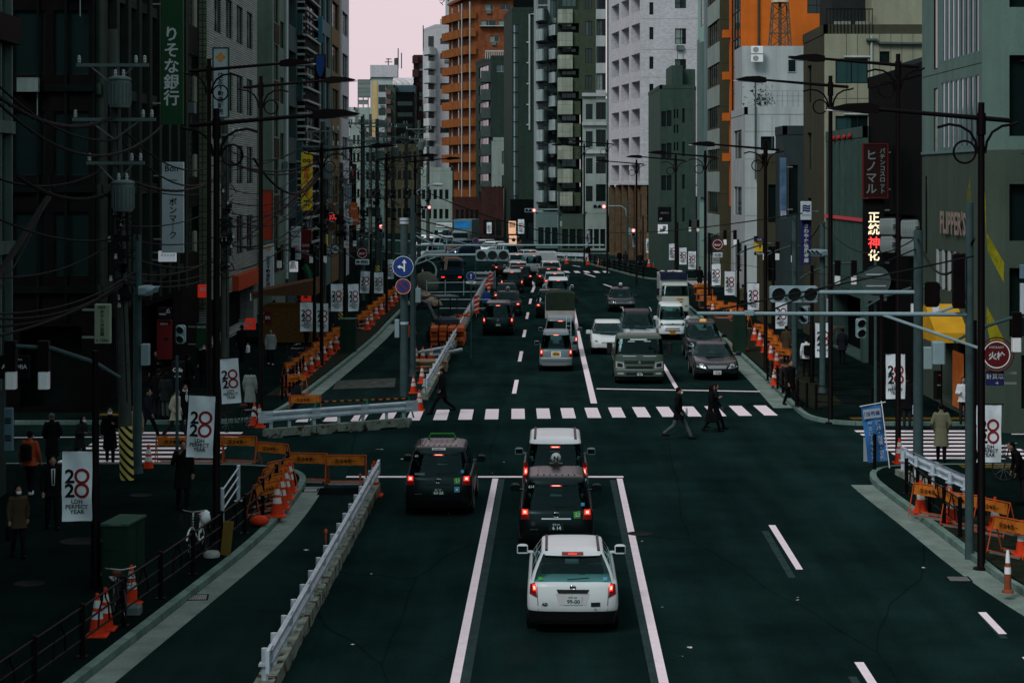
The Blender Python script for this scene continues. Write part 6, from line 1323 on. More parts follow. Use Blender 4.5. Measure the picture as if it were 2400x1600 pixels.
def bicycle(x, y, rz, label, frame=None, z=KH, basket=True):
 m = frame or WHT; t = thing('bicycle', label, 'bicycle', (x,y,z), rz)
 for yy in (-.52,.52):
  b = MB(); n = 22; b.tube([(0,yy+.31*math.cos(2*math.pi*i/n),.33+.31*math.sin(2*math.pi*i/n)) for i in range(n+1)],.02,6,0,False)
  q = b.build('wheel', BLK, t); b = MB()
  for i in range(10): b.tube([(0,yy,.33),(0,yy+.3*math.cos(.628*i),.33+.3*math.sin(.628*i))],.003,3)
  b.build('spokes', STEEL, q)
  b = MB(); b.tube([(0,yy+.345*math.cos(a),.33+.345*math.sin(a)) for a in [R(20+i*14) for i in range(11)]],.022,5); b.build('mudguard', m, t)
 b = MB(); b.tube([(0,.52,.33),(0,.40,.75),(0,.36,.98)],.02,6); b.tube([(0,.42,.68),(0,-.05,.3),(0,-.52,.33)],.02,6); b.tube([(0,-.05,.3),(0,-.18,.8)],.018,6); b.tube([(0,-.52,.33),(0,-.16,.72)],.014,6); b.build('frame', m, t)
 b = MB(); b.bbox(-.09,.09,-.34,-.06,.8,.88,.03); b.build('saddle', mat('brown_saddle',(.09,.03,.02),.5,var=.2), t)
 b = MB(); b.tube([(-.28,.22,1.02),(-.2,.38,1.03),(0,.38,1.0),(.2,.38,1.03),(.28,.22,1.02)],.013,6); b.build('handlebar', STEEL, t)
 if basket:
  b = MB()
  for k in range(5): zz = .72+k*.06; s = .14+.012*k; b.tube([(-s,.5,zz),(s,.5,zz),(s,.78,zz),(-s,.78,zz),(-s,.5,zz)],.006,4)
  for k in range(6): xx = -.16+k*.064; b.tube([(xx,.5,.72),(xx*1.3,.5,.96)],.005,4); b.tube([(xx,.78,.72),(xx*1.3,.78,.96)],.005,4)
  b.build('basket', BLK, t)
 b = MB(); b.box(-.07,.07,-.75,-.3,.66,.68); b.build('rear_rack', STEEL, t); return t
bicycle(-7.42,38.6,R(200),'dark bicycle with wire basket behind the nearest banner pole',mat('dark_bike',(.03,.03,.035),.4,var=.1))
bicycle(-6.95,45.3,R(172),'white bicycle parked by the near left fence beneath a pale bag')
bicycle(XW(2400,56),56.2,R(60),'dark bicycle at the right edge beside the seated figure',mat('dark_bike',(.03,.03,.035),.4))
p = G(496,1304,KH); b = MB(); b.lathe([(.02,.13),(.16,.12),(.19,.07),(.18,0)],14); tag(b.build('sandbag_weight', mat('white_weight',(.30,.33,.31),.7,var=.2),None,p),'round white weight lying by the fence near the white bicycle','weight')
p = G(608,1232,KH); b = MB(); b.ell((0,0,.13),.24,.16,.13,12); tag(b.build('float_weight', ORNG,None,p),'orange rounded water weight at the kerb bend behind the fence','weight')
p = G(307,1437,KH); b = MB(); b.bbox(-.2,.2,-.16,.16,0,.17,.04); tag(b.build('weight_block', TRAFO,None,p),'grey moulded weight block in front of the orange cabinet cone','weight')
p = G(527,1300,KH); b = MB(); b.box(-.1,.12,-.03,.03,0,.75,0,Matrix.Rotation(R(6),4,'Y')); tag(b.build('board', mat('yellow_board',(.13,.085,.02),.7,var=.3),None,p),'narrow ochre board leaning behind the fence by the white bicycle','board')
b = MB(); b.ell((0,0,0),.13,.11,.16,10); b.v = [(x+random.uniform(-.02,.02),y,z) for x,y,z in b.v]; tag(b.build('plastic_bag', WHT,None,(-6.75,45.0,1.02)),'pale plastic bag hanging over the white bicycle handlebar','bag')
p = G(2090,1098,KH); t = thing('flag_banner','blue vertical flag banner with reversed white lettering leaning at the right corner','flag',(p.x,p.y+.1,KH-.35)); t.rotation_euler = (0,R(-7),0)
b = MB(); n, q = 5, 14; vs = []; fs = []
for i in range(q+1):
 for j in range(n+1): vs.append((-.60+.56*j/n,.05*math.sin(i*.5+j*.8),2.2-1.62*i/q))
for i in range(q):
 for j in range(n): a = i*(n+1)+j; fs.append((a,a+1,a+n+2,a+n+1))
b.add(vs,fs,0,True); c = b.build('cloth', mat('blue_flag_cloth',(.035,.14,.36),.8,var=.15), t)
b = MB(); b.box(-.57,-.07,-.065,-.06,1.85,2.12); b.build('white_panel', mat('flag_white',(.30,.36,.42),.8,var=.1), c)
lettering(c,'業界初！',.2,BLUE,(-.32,-.07,1.985),fit=(.46,.22),mir=True,bold=.02)
lettering(c,'割れ・抗菌・防汚',.17,MATS['flag_white'],(-.18,-.07,1.2),fit=(.15,1.15),mir=True,vert=True,bold=.02); lettering(c,'塗るコーティング',.17,MATS['flag_white'],(-.42,-.07,1.2),fit=(.16,1.15),mir=True,vert=True,bold=.02)
b = MB(); b.tube([(0,0,.36),(0,0,2.3)],.016,6); b.tube([(-.64,0,2.22),(.12,0,2.26)],.012,6); b.build('pole', WHT, t)
b = MB(); b.tube([(XW(2058,59)-.15,58.7,KH),(XW(2058,59)-.15,58.7,1.15)],.05,10); tag(b.build('bollard', POLE),'dark brown bollard in front of the blue flag','bollard')
t = thing('direction_board','small white board with horizontal blue lines leaning behind the flag','board',(XW(2052,60),60.0,KH)); b = MB(); b.box(-.35,.2,0,.03,.05,.75); b.build('panel', MATS['flag_white'], t)
def paint(name, c, r=.3, coat=.6, **k):
 m = mat(name, c, r, spec=.3, coat=0, var=.04, **k); m.node_tree.nodes["Principled BSDF"].inputs['Specular Tint'].default_value = (.45,.80,.86,1) if max(c) < .2 else (1,1,1,1); return m
PW = paint('white_car_paint',(.60,.64,.665)); PBK = paint('black_car_paint',(.0035,.0045,.005),.3,1.); PSIL = paint('silver_car_paint',(.33,.38,.40),.32); PGRY = paint('blue_grey_car_paint',(.13,.18,.20),.32)
PRED = paint('dark_red_car_paint',(.05,.008,.008)); PGREEN = paint('grey_green_truck_paint',(.045,.066,.050),.34); PBLUE = paint('navy_truck_paint',(.012,.025,.05),.4,.3); PDK = paint('charcoal_car_paint',(.012,.015,.017),.25,1.)
TRIM = mat('black_car_trim',(.006,.006,.007),.5,spec=.25,var=.05); CHROME = mat('chrome',(.55,.57,.58),.12,metal=1,var=.05); CABIN = mat('dark_cabin',(.008,.016,.017),.9,var=.2); TYRE = mat('tyre_rubber',(.006,.006,.006),.85,var=.1)
TAILD = mat('dark_red_tail_lens',(.20,.008,.008),.25,spec=.5,var=.05); TAILON = mat('lit_tail_lamp',(.5,.02,.015),.3,emis=(1,.045,.03),estr=1.15,var=0); TAILHOT = mat('lit_tail_core',(.8,.3,.25),.3,emis=(1,.38,.28),estr=2.0,var=0)
HEADL = mat('headlamp_glass',(.30,.35,.36),.12,spec=.8,var=.2,scale=9); PLW = mat('white_number_plate',(.52,.55,.56),.5,var=.05); PLY = mat('yellow_number_plate',(.52,.27,.03),.5,var=.08); PLG = mat('green_number_plate',(.012,.035,.03),.5,var=.05); PTXG = mat('plate_green_ink',(.01,.05,.04),.6,var=0)
def mk_glass():
 m = bpy.data.materials.new('car_glass'); m.use_nodes = True; n,l = m.node_tree.nodes,m.node_tree.links; n.remove(n["Principled BSDF"]); out = n["Material Output"]
 tr = n.new("ShaderNodeBsdfTransparent"); tr.inputs[0].default_value = (.40,.66,.65,1); g = n.new("ShaderNodeBsdfGlossy"); g.inputs['Roughness'].default_value = .05; g.inputs[0].default_value = (.36,.62,.64,1)
 fr = n.new("ShaderNodeFresnel"); fr.inputs[0].default_value = 1.38; mm = n.new("ShaderNodeMixShader"); l.new(fr.outputs[0],mm.inputs[0]); l.new(tr.outputs[0],mm.inputs[1]); l.new(g.outputs[0],mm.inputs[2]); l.new(mm.outputs[0],out.inputs[0]); return m
CARGL = mk_glass()
PE = 2.75; NQ = 7
def ring(yr, yf, hw, cr, cf, fs):
 """plan outline of one level; rear arc left->right, right side, front arc right->left, left side"""
 pts = []
 for i in range(-NQ, NQ+1):
  q = math.pi/2*abs(i)/NQ; s = 1 if i >= 0 else -1
  pts.append((s*hw*math.sin(q)**(2/PE), yr+cr*(1-math.cos(q)**(2/PE))))
 for f in fs: pts.append((hw, lerp(yr+cr, yf-cf, f)))
 for i in range(NQ, -NQ-1, -1):
  q = math.pi/2*abs(i)/NQ; s = 1 if i >= 0 else -1
  pts.append((s*hw*math.sin(q)**(2/PE), yf-cf*(1-math.cos(q)**(2/PE))))
 for f in reversed(fs): pts.append((-hw, lerp(yr+cr, yf-cf, f)))
 return pts
class Car: pass
def car(label, kind, loc, rz, L=4.4, w=1.69, h=1.5, belt=.95, body=PW, hood=1.0, ws=.75, rr=.25, roofw=.60, drop=.18, fs=(.04,.34,.38,.68,.72,.96), trunk=0., low=TRIM, rear_black=False, roofm=None, lowtrim=.34, wheel=.31, glasstop=.80, cat=None, group=None, name='car', interior=True):
 t = thing(name, label, cat or kind, loc, rz, group); c = Car(); c.t = t; c.L, c.w, c.h, c.belt = L, w, h, belt; hw = w/2
 yR, yF = -L/2, L/2
 lv = [(.20,yR+.12,yF-.16,hw*.92,.22,.30,0),(lowtrim,yR+.03,yF-.04,hw*.985,.24,.36,0),(.52,yR,yF,hw,.25,.42,0),(.70,yR+.01,yF-.05,hw,.25,.45,drop*.35),(belt-.10,yR+.04,yF-.14,hw*.99,.25,.5,drop*.85),(belt-.02,yR+.075,yF-.24,hw*.965,.24,.5,drop),(belt,yR+.11,yF-.34,hw*.93,.22,.5,drop)]
 yc = yF-hood
 def lz(z, y, dr): return z-dr*max(0,min(1,(y-(yc-.1))/(yF-yc)))**1.2
 c.rear = [(z,yr,hw_,cr) for z,yr,yf,hw_,cr,cf,dr in lv]; c.front = [(z-dr*.9,yf,hw_,cf) for z,yr,yf,hw_,cr,cf,dr in lv]
 g0r, g0f = yR+.10+trunk, yc+.02; g1r, g1f = g0r+rr, g0f-ws; rw = w*roofw*.84/1.2
 zt = belt+(h-belt)*glasstop
 gv = [(belt-.03,g0r-.01,g0f+.03,hw*.93,.16,.34)]
 for k in range(1,4): f = k/3; gv.append((lerp(belt,zt,f),lerp(g0r,g1r,f**1.15),lerp(g0f,g1f,f),lerp(hw*.93,rw,f**1.2),lerp(.16,.2,f),.34))
 gv += [(lerp(zt,h,.62),g1r+.05,g1f-.14,rw*.975,.2,.34),(h-.012,g1r+.12,g1f-.3,rw*.9,.22,.34)]
 if not trunk: c.rear = c.rear[:-2]+[(z,yr,hw_,cr) for z,yr,yf,hw_,cr,cf in gv]
 c.gfront = [(z,yf,hw_,cf) for z,yr,yf,hw_,cr,cf in gv]; c.gside = gv
 low_mb, body_mb = MB(), MB(); rings = [[(x,y,lz(z,y,dr)) for x,y in ring(yr,yf,hw_,cr,cf,fs)] for z,yr,yf,hw_,cr,cf,dr in lv]; n = len(rings[0])
 body_mb.add([p for r_ in rings[1:] for p in r_], [(i*n+k,i*n+(k+1)%n,(i+1)*n+(k+1)%n,(i+1)*n+k) for i in range(len(rings)-2) for k in range(n)], 0, True)
 top = rings[-1]; inn = [(x*.5, (y-0)*.86, z+.012) for x,y,z in top]; o = len(body_mb.v)
 body_mb.add(top+inn, [(k,(k+1)%n,n+(k+1)%n,n+k) for k in range(n)], 0, True); body_mb.add(inn, [tuple(range(n))], 0)
 low_mb.add(rings[0]+rings[1], [(k,(k+1)%n,n+(k+1)%n,n+k) for k in range(n)], 0, True); low_mb.add(rings[0], [tuple(range(n-1,-1,-1))], 0)
 gr = [[(x,y,z) for x,y in ring(yr,yf,hw_,cr,cf,fs)] for z,yr,yf,hw_,cr,cf in gv]
 nf = len(fs); aR = 2*NQ; panes = {'rear_window': MB(), 'windscreen': MB(), 'side_window': MB(), 'side_window2': MB()}
 pillar = MB()
 for i in range(len(gr)-1):
  for k in range(n):
   f = (k,(k+1)%n,n+(k+1)%n,n+k); dest = body_mb; mi = 0
   if i < 3:
    if k < aR:
     if abs(k+.5-NQ) < NQ-2.2: dest = panes['rear_window']
     elif rear_black: dest = pillar
    elif k < aR+nf+1:
     s = k-aR
     if 0 < s < nf+1 and s % 2 == 1 and s < nf: dest = panes['side_window']
     elif rear_black: dest = pillar
    elif k < 2*aR+nf+1:
     if abs(k+.5-(aR+nf+1+NQ)) < NQ-1.2: dest = panes['windscreen']
    else:
     s = k-(2*aR+nf+1)
     if s % 2 == 1 and s < nf: dest = panes['side_window2']
     elif rear_black: dest = pillar
   elif roofm: dest = pillar; mi = 1
   dest.add([(gr[i]+gr[i+1])[q] for q in f], [(0,1,2,3)], mi, True)
 tp = gr[-1]; inn = [(x*.5,lerp((g1r+g1f)/2,y,.6),h) for x,y,z in tp]
 dst = pillar if roofm else body_mb; mi = 1 if roofm else 0
 dst.add(tp+inn, [(k,(k+1)%n,n+(k+1)%n,n+k) for k in range(n)], mi, True); dst.add(inn, [tuple(range(n))], mi)
 def weld(mb):
  idx = {}; mp = []; nv = []
  for v in mb.v:
   k = tuple(round(q,5) for q in v)
   if k not in idx: idx[k] = len(nv); nv.append(v)
   mp.append(idx[k])
  mb.v = nv; mb.f = [[mp[i] for i in f] for f in mb.f]; return mb
 c.body = weld(body_mb).build('body', body, t); low_mb.build('lower_trim', low, t)
 if pillar.v: weld(pillar).build('roof' if roofm else 'pillar_trim', [TRIM, roofm or TRIM], t)
 for k in panes: weld(panes[k]).build('side_window' if k.startswith('side') else k, CARGL, t)
 if interior:
  b = MB(); b.box(-hw*.88,hw*.88,g0r+.12,g0f-.05,.5,belt-.04); b.build('cabin_floor', CABIN, t)
  b = MB()
  for x in (-.36,.36):
   b.bbox(x-.23,x+.23,g0f-1.45,g0f-1.28,belt-.05,belt+.28,.05); b.bbox(x-.12,x+.12,g0f-1.44,g0f-1.34,belt+.281,belt+.46,.03)
  b.build('front_seats', CABIN, t)
  if not trunk: b = MB(); b.bbox(-hw*.7,hw*.7,g0r+.75,g0r+.9,belt-.05,belt+.18,.05); b.build('rear_seat', CABIN, t)
  b = MB(); b.bbox(-hw*.84,hw*.84,g0f-.75,g0f-.12,belt-.1,belt+.03,.04); b.build('dashboard', CABIN, t)
 wb = L*.30
 for y in (-wb,wb+.02):
  for s in (-1,1):
   x = s*(hw-.085)
   b = MB(); b.lathe([(.15,-.1),(wheel-.03,-.1),(wheel,-.07),(wheel,.07),(wheel-.03,.1),(.15,.1)],20,(x,y,wheel),0,True,'x'); wq = b.build('wheel', TYRE, t)
   b = MB(); b.lathe([(.03,s*.095),(.17,s*.075),(.2,s*.104),(wheel-.1,s*.104)],16,(x,y,wheel),0,True,'x'); b.build('rim', STEEL, wq)
   b = MB(); b.lathe([(wheel+.055,s*(hw-.2)),(wheel+.055,s*(hw+.004))],22,(0,y,wheel),0,False,'x'); b.build('wheel_arch', TRIM, t)
 for s in (-1,1):
  b = MB(); x = s*(hw+.13); y = g0f-.32; b.bbox(min(x-s*.11,x+s*.11),max(x-s*.11,x+s*.11),y-.06,y+.07,belt-.01,belt+.17,.035); b.box(min(s*(hw-.06),x),max(s*(hw-.06),x),y-.02,y+.03,belt+.0,belt+.04)
  mq = b.build('mirror', body if kind not in ('truck',) else TRIM, t); b = MB(); b.box(x-.09,x+.09,y-.065,y-.061,belt+.02,belt+.14); b.build('mirror_glass', DARKGL, mq)
 c.g = (g0r,g1r,g0f,g1f); c.zt = zt; c.rw = rw; return c
def _lv(tab, z):
 if z <= tab[0][0]: return tab[0]
 for a, b_ in zip(tab, tab[1:]):
  if z <= b_[0]: f = (z-a[0])/max(1e-6,b_[0]-a[0]); return tuple(lerp(p,q,f) for p,q in zip(a,b_))
 return tab[-1]
def face_y(c, x, z, front=False, glass=False):
 _, y, hw, cr = _lv((c.gfront if glass else c.front) if front else c.rear, z); tt = min(abs(x)/hw,.999); d = cr*(1-(1-tt**PE)**(1/PE))
 return y-d if front else y+d
def patch(c, name, m, q, off=.006, front=False, nx=6, nz=3, parent=None, glass=False):
 """conforming panel on the rear (or front) fascia; q = four (x,z) corners bl, br, tr, tl"""
 b = MB(); vs = []
 for j in range(nz+1):
  for i in range(nx+1):
   f, g_ = i/nx, j/nz; x = lerp(lerp(q[0][0],q[1][0],f),lerp(q[3][0],q[2][0],f),g_); z = lerp(lerp(q[0][1],q[1][1],f),lerp(q[3][1],q[2][1],f),g_)
   y = face_y(c,x,z,front,glass); vs.append((x, y+off if front else y-off, z))
 n = nx+1; b.add(vs, [(j*n+i,j*n+i+1,(j+1)*n+i+1,(j+1)*n+i) if not front else (j*n+i+1,j*n+i,(j+1)*n+i,(j+1)*n+i+1) for j in range(nz) for i in range(nx)], 0, True)
 ed = [i for i in range(n)]+[j*n+nx for j in range(1,nz+1)]+[nz*n+i for i in range(nx-1,-1,-1)]+[j*n for j in range(nz-1,0,-1)]
 k = len(vs); b.v += [(vs[i][0],vs[i][1]+(-off-.004 if front else off+.004),vs[i][2]) for i in ed]
 for a in range(len(ed)): e = (a+1)%len(ed); b.f.append([ed[a],k+a,k+e,ed[e]]); b.m.append(0); b.s.append(False)
 return b.build(name, m, parent or c.t)
def rect(x, z, w, h): return [(x-w/2,z-h/2),(x+w/2,z-h/2),(x+w/2,z+h/2),(x-w/2,z+h/2)]
def mir(q): return [(-q[1][0],q[1][1]),(-q[0][0],q[0][1]),(-q[3][0],q[3][1]),(-q[2][0],q[2][1])]
def text_on(c, s, h, m, x, z, off=.012, front=False, fit=None, parent=None, y=None, **k):
 if y is None: y = face_y(c,x,z,front); y = y+off if front else y-off
 o = lettering(parent or c.t, s, h, m, (x,y,z), math.pi if front else 0, fit, **k); return o
def plate(c, z, num, kind='w', front=False, top='品川 330', x=0.):
 m, ink = {'w':(PLW,PTXG),'y':(PLY,INK),'g':(PLG,WHT)}[kind]; y = min(face_y(c,-.16,z,front),face_y(c,0,z,front)) if not front else max(face_y(c,0,z,True),0)
 y0 = face_y(c,x,z,front); b = MB()
 if front: b.box(x-.165,x+.165,y0+.012,y0+.022,z-.083,z+.083)
 else: b.box(x-.165,x+.165,y0-.022,y0-.012,z-.083,z+.083)
 p = b.build('number_plate', m, c.t); q = -1 if front else 1
 yy = y0+.026 if front else y0-.026; text_on(c, num, .1, ink, x+.012*q, z-.025, parent=p, y=yy, front=front, fit=(.24,.085), bold=.025); text_on(c, top, .05, ink, x, z+.052, parent=p, y=yy, front=front, fit=(.16,.04), bold=.01)
 return p
def tails(c, q, lit=True, core=None, cap=None):
 for s in (1,-1):
  qq = q if s > 0 else mir(q); tl = patch(c,'tail_light',TAILD,qq,.012,nx=4,nz=4)
  if lit:
   cq = core or [(lerp(q[0][0],q[1][0],.12),lerp(q[0][1],q[3][1],.35)),(lerp(q[0][0],q[1][0],.78),lerp(q[1][1],q[2][1],.35)),(lerp(q[3][0],q[2][0],.78),lerp(q[1][1],q[2][1],.9)),(lerp(q[3][0],q[2][0],.12),lerp(q[0][1],q[3][1],.9))]
   patch(c,'lit_lamp',TAILON,cq if s > 0 else mir(cq),.018,nx=3,nz=3,parent=tl)
   cx, cz = sum(p[0] for p in cq)/4, sum(p[1] for p in cq)/4; hq = [(lerp(cx,p[0],.5),lerp(cz,p[1],.5)) for p in cq]
   patch(c,'lamp_core',TAILHOT,hq if s > 0 else mir(hq),.023,nx=2,nz=2,parent=tl)
def high_stop(c, z, w=.3, h=.035, lit=True):
 p = patch(c,'stop_lamp',TAILON if lit else TAILD,rect(0,z,w,h),.02,nx=4,nz=1);
 if lit: patch(c,'lamp_core',TAILHOT,rect(0,z,w*.7,h*.5),.026,nx=3,nz=1,parent=p)
def emblem(c, z, r=.06, front=False, kind='ring', x=0.):
 y = face_y(c,x,z,front); y = y+.014 if front else y-.018; b = MB(); n = 16
 b.tube([(x+r*math.cos(2*math.pi*i/n),y,z+r*.72*math.sin(2*math.pi*i/n)) for i in range(n+1)],.008,5,0,False)
 if kind == 'T': b.tube([(x+r*.85*math.cos(2*math.pi*i/n),y,z+r*.25+r*.28*math.sin(2*math.pi*i/n)) for i in range(n+1)],.006,4,0,False); b.tube([(x+r*.3*math.cos(2*math.pi*i/n),y,z+r*.66*math.sin(2*math.pi*i/n)) for i in range(n+1)],.006,4,0,False)
 if kind == 'bar': b.box(x-r,x+r,y-.005,y+.005,z-.014,z+.014)
 if kind == 'star':
  for a in (90,210,330): b.tube([(x,y,z),(x+r*.95*math.cos(R(a)),y,z+r*.72*math.sin(R(a)))],.006,4)
 b.build('emblem', CHROME, c.t)
def bumper_line(c, z, m=TRIM, w=None, h=.02, front=False): w = w or c.w*.92; patch(c,'bumper_seam',m,rect(0,z,w,h),.004,front,nx=12,nz=1)
def heads(c, q, m=HEADL, inner=True):
 for s in (1,-1):
  qq = q if s > 0 else mir(q); hl = patch(c,'headlight',m,qq,.01,True,4,3)
  if inner:
   cx, cz = sum(p[0] for p in qq)/4, sum(p[1] for p in qq)/4; patch(c,'lamp_bezel',TRIM,[(lerp(cx,p[0],.62),lerp(cz,p[1],.62)) for p in qq],.014,True,3,3,hl); patch(c,'reflector',CHROME,[(lerp(cx,p[0],.36),lerp(cz,p[1],.4)) for p in qq],.02,True,2,2,hl)
def grille(c, q, m=TRIM, bars=0, barm=CHROME):
 g = patch(c,'grille',m,q,.008,True,8,2)
 for i in range(bars): f = (i+.5)/bars; z = lerp(q[0][1],q[3][1],f); w = lerp(q[1][0],q[2][0],f); patch(c,'grille_bar',barm,rect(0,z,w*1.9,.016),.02,True,8,1,g)
def wiper(c, z, x0=-.02, x1=.42, front=False):
 b = MB(); pts = [(lerp(x0,x1,i/4), face_y(c,lerp(x0,x1,i/4),z+.03*i/4,front,True)+(.02 if front else -.02), z+.03*i/4) for i in range(5)]; b.tube(pts,.01,5); b.build('wiper', TRIM, c.t)
def roof_ball(c, y, r=.11, txt='N', x=0.):
 b = MB(); b.bbox(x-.17,x+.17,y-.1,y+.1,c.h+.0,c.h+.06,.02); q = b.build('roof_light_base', TRIM, c.t); b = MB(); b.ell((x,y,c.h+.06+r),r,r,r,14); b.build('roof_light', mat('roof_light_ball',(.45,.46,.47),.35,var=.05), q); lettering(q,txt,.14,INK,(x,y-r-.004,c.h+.06+r),fit=(.12,.12),bold=.04)
STK_G = mat('green_sticker',(.06,.30,.05),.5,var=.05); STK_B = mat('blue_sticker',(.10,.30,.45),.5,var=.05)
def sticker(c, x, z, w, h, m, txt=None, ink=WHT, name='sticker'):
 p = patch(c,name,m,rect(x,z,w,h),.012,nx=2,nz=2)
 if txt: text_on(c,txt,.1,ink,x,z,off=.03,fit=(w*.8,h*.75),parent=p,bold=.02)
 return p
def tall_taxi(label, X, Zr, num, top, side_no, ball=False, green_roof=False):
 L = 4.4; c = car(label,'taxi',(X,Zr+L/2,0),-.0198,L,1.69,1.72,1.0,PBK,hood=1.15,ws=.8,rr=.14,roofw=.56,drop=.12,glasstop=.82,group=None,fs=(.03,.36,.39,.7,.73,.97))
 tails(c,[(.60,.80),(.80,.78),(.80,1.02),(.62,1.02)],core=[(.635,.9),(.77,.89),(.77,1.005),(.64,1.005)]); high_stop(c,1.53,.24,.03)
 patch(c,'spoiler',PBK,[(-.48,1.545),(.48,1.545),(.46,1.60),(-.46,1.60)],.05,nx=8,nz=2)
 patch(c,'garnish',TRIM if side_no != '614' else CHROME,rect(0,.815,.66,.03),.022,nx=8,nz=1); emblem(c,.90,.075,kind='T'); plate(c,.64,num,'g',top=top)
 patch(c,'tailgate_seam',TRIM,rect(0,.985,1.15,.015),.004,nx=8,nz=1); bumper_line(c,.47); wiper(c,1.05,-.05,.4)
 g_ = sticker(c,.47,.90,.15,.15,STK_G)
 b = MB(); y = face_y(c,.47,.90)-.022; b.tube([(.45,y,.955),(.45,y,.90),(.44,y,.87),(.52,y,.87),(.53,y,.90),(.50,y,.93)],.008,5); b.build('wheelchair_mark', WHT, g_)
 if side_no == '63-26':
  q = sticker(c,.47,.69,.13,.13,STK_B); text_on(c,'●',.1,WHT,.47,.69,off=.03,parent=q,fit=(.05,.05))
 sticker(c,.60,1.12,.08,.07,STK_B); text_on(c,side_no if ball else '60',.09,WHT,-.56,1.50,off=.02,fit=(.16,.065),bold=.02);
 if not ball: q = patch(c,'roof_label',PLW,rect(0,1.665,.34,.05),.02,nx=3,nz=1); text_on(c,'東京無線6326',.05,INK,0,1.665,off=.03,parent=q,fit=(.3,.045),bold=.015); sticker(c,-.47,1.06,.25,.05,mat('sticker_lines',(.15,.17,.2),.5,var=.1))
 else: text_on(c,'Ⓝ',.1,mat('dim_badge',(.12,.12,.12),.5,var=0),-.52,.70,fit=(.1,.1))
 text_on(c,'JAPAN TAXI',.04,STEEL,-.5,.57,fit=(.2,.03))
 b = MB(); g0r,g1r,g0f,g1f = c.g
 for i in range(7): x = -.42+i*.14; b.box(x-.016,x+.016,g1r+.32,g1f-.5,c.h-.01,c.h+.014)
 b.build('roof_ribs', PBK, c.t)
 if ball: roof_ball(c,g1f-.35,.12,'N')
 if green_roof: b = MB(); b.tube([(-.35,g1f-.55,c.h),(-.3,g1f-.5,c.h+.12),(.3,g1f-.5,c.h+.12),(.35,g1f-.55,c.h)],.03,6); b.build('roof_sign_frame', mat('green_roof_sign',(.03,.16,.03),.5,var=.1), c.t); b = MB(); b.tube([(-.5,g1r+.6,c.h),(-.5,g1r+.55,c.h+.3)],.008,5); b.build('antenna', TRIM, c.t)
 return c
c = car('white estate car with roof strips, nearest car at the bottom centre','car',(XW(1343,37.8)+.04,37.8+2.2,0),-.0198,4.4,1.69,1.49,.98,PW,hood=1.0,ws=.85,rr=.42,roofw=.50,drop=.2,lowtrim=.45,glasstop=.84,fs=(.03,.30,.34,.66,.70,.97))
tails(c,[(.66,.70),(.80,.76),(.79,.93),(.70,.965)],core=[(.67,.82),(.74,.82),(.75,.93),(.69,.94)])
q = patch(c,'stop_lamp',TAILD,[(-.20,1.415),(.20,1.415),(.20,1.46),(-.20,1.46)],.07,nx=4,nz=2); patch(c,'lamp_core',TAILON,rect(0,1.436,.16,.022),.076,nx=2,nz=1,parent=q)
patch(c,'rear_spoiler',PW,[(-.52,1.40),(.52,1.40),(.48,1.455),(-.48,1.455)],.05,nx=8,nz=2)
patch(c,'garnish',TRIM,[(-.27,.79),(.27,.79),(.30,.855),(-.30,.855)],.02,nx=6,nz=2); emblem(c,.895,.052,kind='bar')
q = patch(c,'plate_recess_shade',mat('white_paint_recess_shade',(.48,.48,.49),.35,var=.03),[(-.25,.57),(.25,.57),(.32,.78),(-.32,.78)],.004,nx=6,nz=2); plate(c,.665,'99-00','w',top='所沢 430')  # recess shade painted as a darker white on a flush patch
text_on(c,'AD',.1,INK,-.52,.585,off=.02,fit=(.16,.06),bold=.05); text_on(c,'DX',.05,INK,.42,.50,off=.02,fit=(.12,.03),bold=.02); patch(c,'badge',TRIM,rect(.42,.585,.17,.075),.012,nx=2,nz=1)
patch(c,'tailgate_seam',mat('panel_gap',(.10,.10,.11),.8,var=0),[(-.645,.47),(-.632,.47),(-.662,.97),(-.675,.97)],.003,nx=1,nz=5); patch(c,'tailgate_seam',MATS['panel_gap'],[(.632,.47),(.645,.47),(.675,.97),(.662,.97)],.003,nx=1,nz=5)
patch(c,'lower_bumper',TRIM,[(-.80,.26),(.80,.26),(.83,.44),(-.83,.44)],.02,nx=12,nz=3); wiper(c,1.02,-.1,.3)
b = MB(); g0r,g1r,g0f,g1f = c.g
for s in (-1,1): b.box(s*.49-.025,s*.49+.025,g1r+.12,g1f-.35,1.462,1.492)
b.build('roof_strip', TRIM, c.t); sticker(c,-.60,1.03,.08,.05,STK_G); sticker(c,.60,1.03,.08,.05,STK_B)
tall_taxi('black tall taxi with a white ball light on its roof, behind the white estate car',XW(1306,46.0)+.02,46.0,'6 14','練馬 530','614',True)
tall_taxi('black tall taxi alone in the left lane at the stop line',XW(1031,51.2),51.2,'63-26','品川 530','63-26',False,True)
c = car('white van with an all-black rear, first at the stop line','van',(XW(1301,52.0)+.05,52.0+2.3,0),-.0198,4.6,1.69,1.82,1.02,PGRY,hood=.9,ws=.7,rr=.16,roofw=.56,rear_black=True,roofm=PW,glasstop=.84)
tails(c,[(.66,.70),(.82,.70),(.81,1.22),(.70,1.22)],core=[(.70,.93),(.80,.93),(.80,1.1),(.71,1.1)]); high_stop(c,1.62,.24,.035); patch(c,'tailgate_panel',TRIM,[(-.70,.60),(.70,.60),(.70,1.03),(-.70,1.03)],.005,nx=8,nz=3); sticker(c,.58,1.12,.08,.06,STK_B); wiper(c,1.1,-.1,.35)
b = MB(); g0r,g1r,g0f,g1f = c.g
for s in (-1,1): b.box(s*.52-.03,s*.52+.03,g1r+.15,g1f-.3,1.80,1.826)
b.build('roof_strip', TRIM, c.t)
